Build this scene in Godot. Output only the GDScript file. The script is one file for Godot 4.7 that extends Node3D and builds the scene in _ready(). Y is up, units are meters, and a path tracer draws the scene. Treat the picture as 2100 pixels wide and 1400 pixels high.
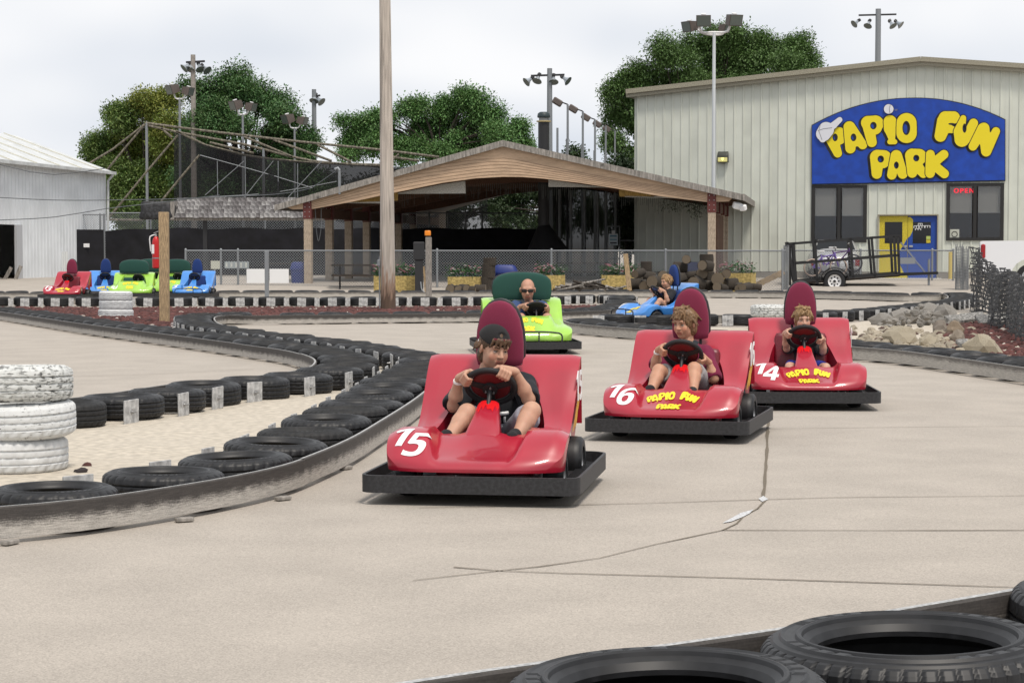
extends Node3D

# The photograph is 2100 x 1400; F is its focal length in those pixels, HZ the horizon row, EYE the camera height.
const F := 4200.0
const HZ := 507.0
const EYE := 1.35
var pitch := atan((700.0 - HZ) / F)
var rng := RandomNumberGenerator.new()
var taken := {}
var MT := {}


func _ready() -> void:
	rng.seed = 11
	# ---- camera ----
	var cam := Camera3D.new()
	cam.name = "camera"
	cam.fov = rad_to_deg(2.0 * atan(700.0 / F))
	cam.near = 0.1
	cam.far = 2000.0
	cam.position = Vector3(0, EYE, 0)
	cam.rotation.x = -pitch
	cam.current = true
	add_child(cam)
	# ---- sky, exposure ----
	var env := Environment.new()
	env.background_mode = Environment.BG_SKY
	env.sky = Sky.new()
	env.sky.sky_material = overcast_sky()
	env.tonemap_mode = Environment.TONE_MAPPER_LINEAR
	env.tonemap_exposure = 1.0
	env.sdfgi_enabled = true
	env.ssao_enabled = true
	env.ssil_enabled = true
	var we := WorldEnvironment.new()
	we.name = "environment"
	we.environment = env
	add_child(we)
	# ---- sun behind thin cloud ----
	var sun := DirectionalLight3D.new()
	sun.name = "sun"
	sun.light_energy = 0.9
	sun.light_color = Color(1.0, 0.965, 0.92)
	sun.light_angular_distance = 12.0
	sun.shadow_enabled = true
	sun.rotation_degrees = Vector3(-62, 24, 0)
	add_child(sun)
	make_materials()
	build_ground()
	build_barriers()
	build_buildings()
	build_trees()
	build_fences()
	build_poles()
	build_yard()
	build_karts()
	build_people()


# ---------------------------------------------------------------- pixels to places
func ray(px: float, py: float) -> Vector3:
	return Vector3(px - 1050.0, 700.0 - py, -F).rotated(Vector3.RIGHT, -pitch)


func gp(px: float, py: float, h := 0.0) -> Vector3:
	var r := ray(px, py)
	var t := (h - EYE) / r.y
	return Vector3(r.x * t, h, r.z * t)


func at(px: float, py: float, ppm: float) -> Vector3:
	# ppm: pixels per metre at that distance
	var r := ray(px, py)
	return Vector3(0, EYE, 0) + r * (F / ppm / -r.z)


func onto(px: float, ppm: float, h := 0.0) -> Vector3:
	var p := at(px, HZ, ppm)
	return Vector3(p.x, h, p.z)


# ---------------------------------------------------------------- names and tags
func numbered(called: String) -> String:
	var n: int = taken.get(called, 0)
	taken[called] = n + 1
	return called if n == 0 else "%s_%03d" % [called, n]


func tag(o: Node, label: String, category: String, group := "") -> Node:
	o.set_meta("label", label)
	o.set_meta("category", category)
	if group:
		o.set_meta("group", group)
	return o


func thing(called: String, label: String, category: String, where := Vector3.ZERO, turn := 0.0, group := "") -> Node3D:
	var o := Node3D.new()
	o.name = numbered(called)
	add_child(o)
	o.position = where
	o.rotation.y = turn
	tag(o, label, category, group)
	return o


func part(called: String, mesh: Mesh, m: Material, parent: Node, where := Vector3.ZERO) -> MeshInstance3D:
	var o := MeshInstance3D.new()
	o.mesh = mesh
	o.material_override = m
	o.name = numbered(called) if parent == self else called
	o.position = where
	parent.add_child(o, true)
	return o


func struct(called: String, mesh: Mesh, m: Material) -> MeshInstance3D:
	var o := part(called, mesh, m, self)
	o.set_meta("kind", "structure")
	return o


# ---------------------------------------------------------------- mesh builder
class MB:
	var v := PackedVector3Array()
	var uv := PackedVector2Array()
	var cl := PackedColorArray()
	var ix := PackedInt32Array()
	var use_uv := false
	var use_cl := false

	func vert(p: Vector3, t := Vector2.ZERO, c := Color.WHITE) -> int:
		v.append(p)
		uv.append(t)
		cl.append(c)
		return v.size() - 1

	func tri(a: Vector3, b: Vector3, c: Vector3) -> void:
		var i := vert(a)
		vert(b)
		vert(c)
		ix.append_array([i, i + 1, i + 2])

	# corners in clockwise order seen from the front
	func quad(a: Vector3, b: Vector3, c: Vector3, d: Vector3) -> void:
		var i := vert(a, Vector2(0, 0))
		vert(b, Vector2(1, 0))
		vert(c, Vector2(1, 1))
		vert(d, Vector2(0, 1))
		ix.append_array([i, i + 1, i + 2, i, i + 2, i + 3])

	func hexa(p: Array) -> void:
		# p: 0-3 the bottom ring, 4-7 the top ring above it (counter-clockwise seen from above)
		quad(p[4], p[7], p[6], p[5])
		quad(p[0], p[1], p[2], p[3])
		for k in 4:
			var n := (k + 1) % 4
			quad(p[k], p[k + 4], p[n + 4], p[n])

	func box(c: Vector3, s: Vector3, b := Basis.IDENTITY) -> void:
		var h := s * 0.5
		var p := []
		for y in [-1.0, 1.0]:
			for q in [[-1.0, 1.0], [1.0, 1.0], [1.0, -1.0], [-1.0, -1.0]]:
				p.append(c + b * Vector3(q[0] * h.x, y * h.y, q[1] * h.z))
		hexa(p)

	# a box with its twelve edges cut by e
	func cbox(c: Vector3, s: Vector3, e: float, b := Basis.IDENTITY) -> void:
		var h := s * 0.5
		e = minf(e, minf(h.x, minf(h.y, h.z)) * 0.9)
		var rings := []
		for q in [[-h.y, e], [-h.y + e, 0.0], [h.y - e, 0.0], [h.y, e]]:
			var x: float = h.x - q[1]
			var z: float = h.z - q[1]
			var r := []
			for k in [[-x + e, z], [x - e, z], [x, z - e], [x, -z + e], [x - e, -z], [-x + e, -z], [-x, -z + e], [-x, z - e]]:
				r.append(c + b * Vector3(k[0], q[0], k[1]))
			rings.append(r)
		for i in 3:
			for k in 8:
				var n := (k + 1) % 8
				quad(rings[i][k], rings[i + 1][k], rings[i + 1][n], rings[i][n])
		for k in range(1, 7):
			tri(rings[0][0], rings[0][k], rings[0][k + 1])
			tri(rings[3][0], rings[3][k + 1], rings[3][k])

	func beam(a: Vector3, c: Vector3, w: float, h: float, up := Vector3.UP) -> void:
		var z := (c - a).normalized()
		if absf(z.dot(up)) > 0.99:
			up = Vector3.RIGHT
		var x := up.cross(z).normalized()
		var y := z.cross(x)
		box((a + c) * 0.5, Vector3(w, h, a.distance_to(c)), Basis(x, y, z))

	func ring(c: Vector3, x: Vector3, y: Vector3, n: int) -> Array:
		var r := []
		for k in n:
			var t := TAU * k / n
			r.append(vert(c + x * cos(t) + y * sin(t), Vector2(float(k) / n, 0)))
		return r

	func join(r: Array, s: Array, closed := true) -> void:
		var n := r.size()
		for k in (n if closed else n - 1):
			var m := (k + 1) % n
			ix.append_array([r[k], s[k], s[m], r[k], s[m], r[m]])

	func fan(r: Array, flip := false) -> void:
		var q := []
		for i in r:
			q.append(vert(v[i]))
		for k in range(1, q.size() - 1):
			if flip:
				ix.append_array([q[0], q[k], q[k + 1]])
			else:
				ix.append_array([q[0], q[k + 1], q[k]])

	func frame(d: Vector3) -> Array:
		var u := Vector3.UP if absf(d.y) < 0.95 else Vector3.RIGHT
		var x := u.cross(d).normalized()
		return [x, d.cross(x).normalized()]

	func cyl(a: Vector3, b: Vector3, ra: float, rb: float, n := 10, caps := true) -> void:
		var f := frame((b - a).normalized())
		var r := ring(a, f[0] * ra, f[1] * ra, n)
		var s := ring(b, f[0] * rb, f[1] * rb, n)
		join(s, r)
		if caps:
			fan(r, true)
			fan(s)

	func tube(path: Array, rad, n := 8, closed := false, caps := true) -> void:
		var rings := []
		var m := path.size()
		var x := Vector3.ZERO
		for i in m:
			var p: Vector3 = path[i]
			var d: Vector3
			if closed:
				d = (path[(i + 1) % m] - path[(i + m - 1) % m]).normalized()
			else:
				d = (path[mini(i + 1, m - 1)] - path[maxi(i - 1, 0)]).normalized()
			if x == Vector3.ZERO:
				x = frame(d)[0]
			x = (x - d * x.dot(d)).normalized()
			var y := d.cross(x)
			var r: float = rad[i] if rad is Array else rad
			rings.append(ring(p, x * r, y * r, n))
		for i in (m if closed else m - 1):
			join(rings[(i + 1) % m], rings[i])
		if caps and not closed:
			fan(rings[0], true)
			fan(rings[m - 1])

	# profile: Vector2(radius, height), turned about the y axis
	func lathe(profile: Array, n: int, c := Vector3.ZERO, closed := false) -> void:
		var rings := []
		for i in profile.size():
			var q: Vector2 = profile[i]
			var r := []
			for k in n:
				var t := TAU * k / n
				r.append(vert(c + Vector3(cos(t) * q.x, q.y, sin(t) * q.x), Vector2(float(k) / n, float(i) / profile.size())))
			rings.append(r)
		for i in (profile.size() if closed else profile.size() - 1):
			join(rings[i], rings[(i + 1) % profile.size()])

	# rows of points; front faces up when rows run towards -z and points towards +x
	func grid(rows: Array, hole := Rect2i()) -> void:
		var id := []
		for i in rows.size():
			var r := []
			for k in rows[i].size():
				r.append(vert(rows[i][k], Vector2(float(k) / (rows[i].size() - 1), float(i) / (rows.size() - 1))))
			id.append(r)
		for i in rows.size() - 1:
			for k in rows[i].size() - 1:
				if hole.has_point(Vector2i(k, i)):
					continue
				ix.append_array([id[i][k], id[i + 1][k], id[i + 1][k + 1], id[i][k], id[i + 1][k + 1], id[i][k + 1]])

	func poly(pts: PackedVector2Array, h: float, flip := false) -> void:
		# a flat polygon in the xz plane
		var t := Geometry2D.triangulate_polygon(pts)
		var o := v.size()
		for p in pts:
			vert(Vector3(p.x, h, p.y), p)
		for k in range(0, t.size(), 3):
			var a := pts[t[k]]
			var b := pts[t[k + 1]]
			var c := pts[t[k + 2]]
			var ccw := (b - a).cross(c - a) < 0.0
			if ccw != flip:
				ix.append_array([o + t[k], o + t[k + 2], o + t[k + 1]])
			else:
				ix.append_array([o + t[k], o + t[k + 1], o + t[k + 2]])

	# a polygon in the xy plane given depth along z (front at z = d/2)
	func slab(pts: PackedVector2Array, d: float) -> void:
		var t := Geometry2D.triangulate_polygon(pts)
		var ccw := not Geometry2D.is_polygon_clockwise(pts)
		for s in [1.0, -1.0]:
			var o := v.size()
			for p in pts:
				vert(Vector3(p.x, p.y, d * 0.5 * s), p)
			for k in range(0, t.size(), 3):
				var a := pts[t[k]]
				var turn: bool = (pts[t[k + 1]] - a).cross(pts[t[k + 2]] - a) > 0.0
				if turn == (s > 0.0):
					ix.append_array([o + t[k], o + t[k + 2], o + t[k + 1]])
				else:
					ix.append_array([o + t[k], o + t[k + 1], o + t[k + 2]])
		for k in pts.size():
			var a := pts[k]
			var b := pts[(k + 1) % pts.size()]
			var q := [Vector3(a.x, a.y, d * 0.5), Vector3(b.x, b.y, d * 0.5), Vector3(b.x, b.y, -d * 0.5), Vector3(a.x, a.y, -d * 0.5)]
			if ccw:
				quad(q[0], q[1], q[2], q[3])
			else:
				quad(q[3], q[2], q[1], q[0])

	func xform(from: int, t: Transform3D) -> void:
		for k in range(from, v.size()):
			v[k] = t * v[k]

	func mesh() -> ArrayMesh:
		var n := PackedVector3Array()
		n.resize(v.size())
		for k in range(0, ix.size(), 3):
			var a := v[ix[k]]
			var c := (v[ix[k + 2]] - a).cross(v[ix[k + 1]] - a)
			n[ix[k]] += c
			n[ix[k + 1]] += c
			n[ix[k + 2]] += c
		for k in n.size():
			n[k] = n[k].normalized() if n[k].length_squared() > 1e-20 else Vector3.UP
		var a := []
		a.resize(Mesh.ARRAY_MAX)
		a[Mesh.ARRAY_VERTEX] = v
		a[Mesh.ARRAY_NORMAL] = n
		a[Mesh.ARRAY_INDEX] = ix
		if use_uv:
			a[Mesh.ARRAY_TEX_UV] = uv
		if use_cl:
			a[Mesh.ARRAY_COLOR] = cl
		var m := ArrayMesh.new()
		if v.size():
			m.add_surface_from_arrays(Mesh.PRIMITIVE_TRIANGLES, a)
		return m


func box_mesh(s: Vector3, e := 0.0) -> ArrayMesh:
	var m := MB.new()
	if e > 0.0:
		m.cbox(Vector3.ZERO, s, e)
	else:
		m.box(Vector3.ZERO, s)
	return m.mesh()


func beam_mesh(a: Vector3, b: Vector3, w: float, h: float) -> ArrayMesh:
	var m := MB.new()
	m.beam(a, b, w, h)
	return m.mesh()


func cyl_mesh(a: Vector3, b: Vector3, ra: float, rb := -1.0, n := 10) -> ArrayMesh:
	var m := MB.new()
	m.cyl(a, b, ra, ra if rb < 0.0 else rb, n)
	return m.mesh()


func tube_mesh(path: Array, r, n := 7, closed := false) -> ArrayMesh:
	var m := MB.new()
	m.tube(path, r, n, closed)
	return m.mesh()


# a smooth curve through points, about step apart
func smooth(p: Array, step: float) -> Array:
	var out := []
	for i in p.size() - 1:
		var a: Vector3 = p[maxi(i - 1, 0)]
		var b: Vector3 = p[i]
		var c: Vector3 = p[i + 1]
		var d: Vector3 = p[mini(i + 2, p.size() - 1)]
		if i == 0:
			a = b - (c - b)
		if i == p.size() - 2:
			d = c + (c - b)
		var ta := pow(a.distance_to(b), 0.5)
		var tb := pow(b.distance_to(c), 0.5)
		var tc := pow(c.distance_to(d), 0.5)
		var n := maxi(1, int(b.distance_to(c) / step))
		for k in n:
			out.append(b.cubic_interpolate_in_time(c, a, d, float(k) / n, tb, -ta, tb + tc))
	out.append(p[p.size() - 1])
	return out


# points evenly along a path: [position, direction]
func along(path: Array, gap: float, first := 0.0) -> Array:
	var out := []
	var left := first
	for i in path.size() - 1:
		var a: Vector3 = path[i]
		var b: Vector3 = path[i + 1]
		var l := a.distance_to(b)
		while left <= l and l > 0.0:
			out.append([a.lerp(b, left / l), (b - a).normalized()])
			left += gap
		left -= l
	return out


func lay_off(path: Array, by: float) -> Array:
	# the path moved sideways; by > 0 is to the right of its direction
	var out := []
	for i in path.size():
		var d: Vector3 = path[mini(i + 1, path.size() - 1)] - path[maxi(i - 1, 0)]
		d.y = 0
		out.append(path[i] + d.normalized().cross(Vector3.UP) * by)
	return out


# ---------------------------------------------------------------- materials
func lin(r: float, g: float, b: float) -> Color:
	return Color(r, g, b).linear_to_srgb()


func noise_tex(freq: float, lo: float, hi: float, octaves := 4, size := 512, seed_ := 1, kind := FastNoiseLite.TYPE_SIMPLEX_SMOOTH, tint := Color.WHITE) -> NoiseTexture2D:
	var n := FastNoiseLite.new()
	n.noise_type = kind
	n.frequency = freq
	n.fractal_octaves = octaves
	n.seed = seed_
	var t := NoiseTexture2D.new()
	t.width = size
	t.height = size
	t.seamless = true
	t.noise = n
	var g := Gradient.new()
	g.offsets = PackedFloat32Array([0.15, 0.85])
	g.colors = PackedColorArray([Color(lo, lo, lo), Color(hi * tint.r, hi * tint.g, hi * tint.b)])
	t.color_ramp = g
	return t


func mat(c: Color, rough := 0.7, metal := 0.0, tex: Texture2D = null, scale := 1.0, world := false) -> StandardMaterial3D:
	var m := StandardMaterial3D.new()
	m.albedo_color = c
	m.roughness = rough
	m.metallic = metal
	if tex:
		m.albedo_texture = tex
		m.uv1_triplanar = true
		m.uv1_world_triplanar = world
		m.uv1_scale = Vector3.ONE * scale
	return m


func bump(m: StandardMaterial3D, tex: Texture2D, cm: float) -> StandardMaterial3D:
	m.heightmap_enabled = true
	m.heightmap_texture = tex
	m.heightmap_scale = cm
	return m


# streaks along u (for wood grain, scuffs): an image made of stretched noise
func streak_tex(w: int, h: int, fx: float, fy: float, lo: float, hi: float, seed_: int, knots := 0, power := 1.0) -> ImageTexture:
	var n := FastNoiseLite.new()
	n.seed = seed_
	n.frequency = 1.0
	n.fractal_octaves = 4
	var im := Image.create(w, h, false, Image.FORMAT_RGB8)
	var r := RandomNumberGenerator.new()
	r.seed = seed_
	var ks := []
	for k in knots:
		ks.append([r.randf() * w, r.randf() * h, r.randf_range(4, 9)])
	for y in h:
		for x in w:
			var t := TAU * x / w
			var q := n.get_noise_3d(cos(t) * fx, sin(t) * fx, y * fy / h)
			var q2 := n.get_noise_3d(cos(t) * fx * 6.0 + 40.0, sin(t) * fx * 6.0, y * fy * 4.0 / h)
			var g := clampf(0.5 + q * 0.75 + q2 * 0.35, 0.0, 1.0)
			g = lo + (hi - lo) * pow(g, power)
			for k in ks:
				var dd := Vector2((x - k[0]) * 0.45, y - k[1]).length()
				if dd < k[2]:
					g *= 0.45 + 0.5 * dd / k[2]
			im.set_pixel(x, y, Color(g, g, g))
	im.generate_mipmaps()
	return ImageTexture.create_from_image(im)


func overcast_sky() -> PanoramaSkyMaterial:
	# a bright cloud deck: broad soft patches, slightly blue-grey where the deck is thicker
	var w := 768
	var h := 384
	var n := FastNoiseLite.new()
	n.seed = 5
	n.frequency = 1.0
	n.fractal_octaves = 5
	var im := Image.create(w, h, false, Image.FORMAT_RGBF)
	for y in h:
		var el := PI * (0.5 - (y + 0.5) / h)
		for x in w:
			var az := TAU * (x + 0.5) / w
			var d := Vector3(cos(el) * cos(az), sin(el), cos(el) * sin(az))
			# the deck lies flat overhead: look it up where the sight line meets it
			var up := maxf(d.y, 0.0) + 0.12
			var q := n.get_noise_3d(d.x / up * 0.55, d.z / up * 0.55, 3.0 + d.y)
			var q2 := n.get_noise_3d(d.x * 5.0, d.y * 14.0, d.z * 5.0)
			var t := clampf(0.56 + q * 0.7 + q2 * 0.8, 0.0, 1.0)
			var c := Color(0.70, 0.75, 0.83).lerp(Color(0.98, 0.985, 1.0), t)
			if d.y < 0.0:
				c = Color(0.36, 0.35, 0.33)
			im.set_pixel(x, y, c)
	var s := PanoramaSkyMaterial.new()
	s.panorama = ImageTexture.create_from_image(im)
	s.energy_multiplier = 1.0
	return s


func make_materials() -> void:
	var grain := noise_tex(0.33, 0.80, 1.0, 3, 1024, 3, FastNoiseLite.TYPE_VALUE)
	var fine := noise_tex(0.05, 0.72, 1.0, 5, 512, 9)
	var blotch := noise_tex(0.014, 0.945, 1.0, 6, 512, 21)
	MT.fine = fine
	MT.grain = grain
	var c := mat(lin(0.505, 0.453, 0.393), 0.92, 0.0, grain, 0.62, true)
	c.detail_enabled = true
	c.detail_blend_mode = BaseMaterial3D.BLEND_MODE_MUL
	c.detail_albedo = blotch
	c.detail_uv_layer = BaseMaterial3D.DETAIL_UV_2
	c.uv2_triplanar = true
	c.uv2_world_triplanar = true
	c.uv2_scale = Vector3(0.16, 0.16, 0.16)
	bump(c, grain, 0.15)
	MT.concrete = c
	var s := mat(lin(0.60, 0.52, 0.40), 0.95, 0.0, noise_tex(0.03, 0.84, 1.0, 6, 1024, 31), 0.35, true)
	bump(s, noise_tex(0.02, 0.2, 1.0, 6, 512, 33), 2.0)
	s.albedo_color = lin(0.57, 0.51, 0.42)
	MT.sand = s
	MT.mulch_bed = mat(lin(0.062, 0.026, 0.021), 0.95, 0.0, fine, 1.3, true)
	var mm := mat(Color.WHITE, 0.9)
	mm.vertex_color_use_as_albedo = true
	MT.mulch = mm
	MT.joint = mat(lin(0.20, 0.165, 0.12), 0.95, 0.0, fine, 3.0, true)
	MT.skid = mat(lin(0.455, 0.406, 0.345), 0.9, 0.0, grain, 0.7, true)
	MT.white_patch = mat(lin(0.72, 0.73, 0.74), 0.7, 0.0, fine, 2.0)
	# rubber, rails, plates
	var rub := mat(lin(0.0145, 0.0145, 0.0165), 0.5, 0.0, noise_tex(0.02, 0.55, 1.0, 5, 512, 41), 2.0)
	MT.rubber = rub
	var dusty := mat(lin(0.022, 0.022, 0.023), 0.68, 0.0, noise_tex(0.03, 0.5, 1.0, 5, 512, 43), 1.6)
	MT.rubber_dusty = dusty
	MT.white_tyre = chipped(0.03, 0.19, Color(0.82, 0.83, 0.83), Color(0.055, 0.055, 0.07), 77)
	MT.white_tyre_worn = chipped(0.026, 0.31, Color(0.80, 0.81, 0.80), Color(0.06, 0.06, 0.075), 78)
	MT.rail_dark = rail_mat(51, 0.54, Vector3(0.052, 0.046, 0.042), Vector3(0.40, 0.375, 0.34))
	MT.rail_grey = rail_mat(52, 0.30, Vector3(0.13, 0.118, 0.105), Vector3(0.40, 0.375, 0.335))
	MT.rail_top = mat(lin(0.62, 0.62, 0.61), 0.5, 0.3, fine, 2.0)
	MT.plate = mat(lin(0.58, 0.58, 0.575), 0.6, 0.0, noise_tex(0.02, 0.74, 1.0, 5, 512, 61), 1.2)
	MT.bolt = mat(lin(0.42, 0.42, 0.42), 0.4, 0.8)
	MT.galv = mat(lin(0.34, 0.36, 0.38), 0.5, 0.35, fine, 3.0)
	MT.wire = mat(lin(0.30, 0.32, 0.34), 0.55, 0.3)
	MT.black_metal = mat(lin(0.018, 0.018, 0.02), 0.5)
	MT.black_cloth = mat(lin(0.009, 0.009, 0.014), 0.9, 0.0, noise_tex(0.012, 0.6, 1.0, 4, 512, 63), 0.3)
	# wood
	var wt := streak_tex(384, 192, 0.7, 30.0, 0.62, 1.0, 71, 6)
	var wi := wt.get_image()
	wi.rotate_90(CLOCKWISE)
	var wv := ImageTexture.create_from_image(wi)
	MT.wood_tex = wt
	MT.pole_wood = uv_mat(lin(0.44, 0.40, 0.36), 0.85, wv)
	MT.grey_post = uv_mat(lin(0.36, 0.33, 0.30), 0.9, wv)
	MT.grey_wood = uv_mat(lin(0.40, 0.37, 0.335), 0.9, wt)
	MT.tan_wood = uv_mat(lin(0.56, 0.40, 0.23), 0.8, wv)
	MT.glulam = uv_mat(lin(0.60, 0.425, 0.285), 0.75, wt)
	MT.column_wood = uv_mat(lin(0.60, 0.48, 0.36), 0.8, wv)
	MT.brown_wood = uv_mat(lin(0.17, 0.08, 0.045), 0.8, wv)
	MT.glulam.albedo_texture = streak_tex(256, 128, 0.5, 24.0, 0.84, 1.0, 75)
	MT.glulam.uv1_scale = Vector3.ONE * 0.4
	MT.grey_wood.uv1_scale = Vector3.ONE * 0.5
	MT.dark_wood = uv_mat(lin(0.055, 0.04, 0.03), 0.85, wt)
	MT.bark = mat(lin(0.085, 0.068, 0.052), 0.95, 0.0, noise_tex(0.03, 0.4, 1.0, 5, 512, 73), 2.5)
	MT.cut_wood = mat(lin(0.21, 0.165, 0.115), 0.9, 0.0, noise_tex(0.03, 0.6, 1.0, 5, 512, 74), 5.0)


func uv_mat(c: Color, rough: float, t: Texture2D) -> StandardMaterial3D:
	var m := StandardMaterial3D.new()
	m.albedo_color = c
	m.roughness = rough
	m.albedo_texture = t
	m.uv1_triplanar = true
	# grain runs along local y on standing pieces: squeeze across, stretch along
	m.uv1_scale = Vector3(1.6, 1.6, 1.6)
	return m


# white paint flaking off rubber
func chipped(freq: float, cut: float, white: Color, black: Color, seed_: int) -> StandardMaterial3D:
	var n := FastNoiseLite.new()
	n.seed = seed_
	n.frequency = freq
	n.fractal_octaves = 5
	n.fractal_gain = 0.62
	var t := NoiseTexture2D.new()
	t.width = 512
	t.height = 512
	t.seamless = true
	t.noise = n
	var g := Gradient.new()
	g.offsets = PackedFloat32Array([0.0, cut - 0.02, cut + 0.02, cut + 0.12, 1.0])
	g.colors = PackedColorArray([black, black, Color(white.r * 0.86, white.g * 0.85, white.b * 0.83), white, white])
	t.color_ramp = g
	var m := mat(Color.WHITE, 0.7, 0.0, t, 1.2)
	m.uv1_scale = Vector3(1.1, 3.4, 1.1)
	return m


# a rail's face: rubbed dark by bumpers along the upper part, pale and speckled below, the edge between ragged
func rail_mat(seed_: int, edge: float, dark: Vector3, pale: Vector3) -> StandardMaterial3D:
	var w := 1024
	var h := 96
	var n := FastNoiseLite.new()
	n.seed = seed_
	n.frequency = 1.0
	n.fractal_octaves = 4
	var im := Image.create(w, h, false, Image.FORMAT_RGB8)
	for y in h:
		for x in w:
			var t := TAU * x / w
			var cx := cos(t)
			var sx := sin(t)
			var v := float(y) / h
			var rag := n.get_noise_2d(cx * 3.0, sx * 3.0) * 0.10
			var st := n.get_noise_3d(cx * 5.0, sx * 5.0, v * 26.0)
			var sp := n.get_noise_3d(cx * 70.0, sx * 70.0, v * 14.0)
			var k := smoothstep(edge - 0.2, edge + 0.2, v + rag + st * 0.14 + sp * 0.07)
			var c := dark.lerp(pale, k) * (1.0 + st * 0.5 + sp * 0.35)
			im.set_pixel(x, y, Color(clampf(c.x, 0.0, 1.0), clampf(c.y, 0.0, 1.0), clampf(c.z, 0.0, 1.0)).linear_to_srgb())
	var m := StandardMaterial3D.new()
	m.albedo_texture = ImageTexture.create_from_image(im)
	m.roughness = 0.72
	return m


func px_poly(pts: Array) -> PackedVector2Array:
	var out := PackedVector2Array()
	for p in pts:
		var g := gp(p[0], p[1])
		out.append(Vector2(g.x, g.z))
	return out


func ground_h(z: float) -> float:
	return smoothstep(-56.0, -66.0, z) * 0.3


func ribbon(m: MB, px: Array, w: float, h: float, wob := 0.0) -> void:
	var p := []
	for q in px:
		p.append(gp(q[0], q[1]))
	var s := smooth(p, 0.25)
	var l := []
	var r := []
	for i in s.size():
		var d: Vector3 = (s[mini(i + 1, s.size() - 1)] - s[maxi(i - 1, 0)]).normalized()
		var side := d.cross(Vector3.UP)
		var ww := w * (1.0 + rng.randf_range(-0.45, 0.45)) * 0.5
		var c: Vector3 = s[i] + Vector3(0, h, 0) + side * rng.randf_range(-wob, wob)
		l.append(c - side * ww)
		r.append(c + side * ww)
	m.grid([l, r])


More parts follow.
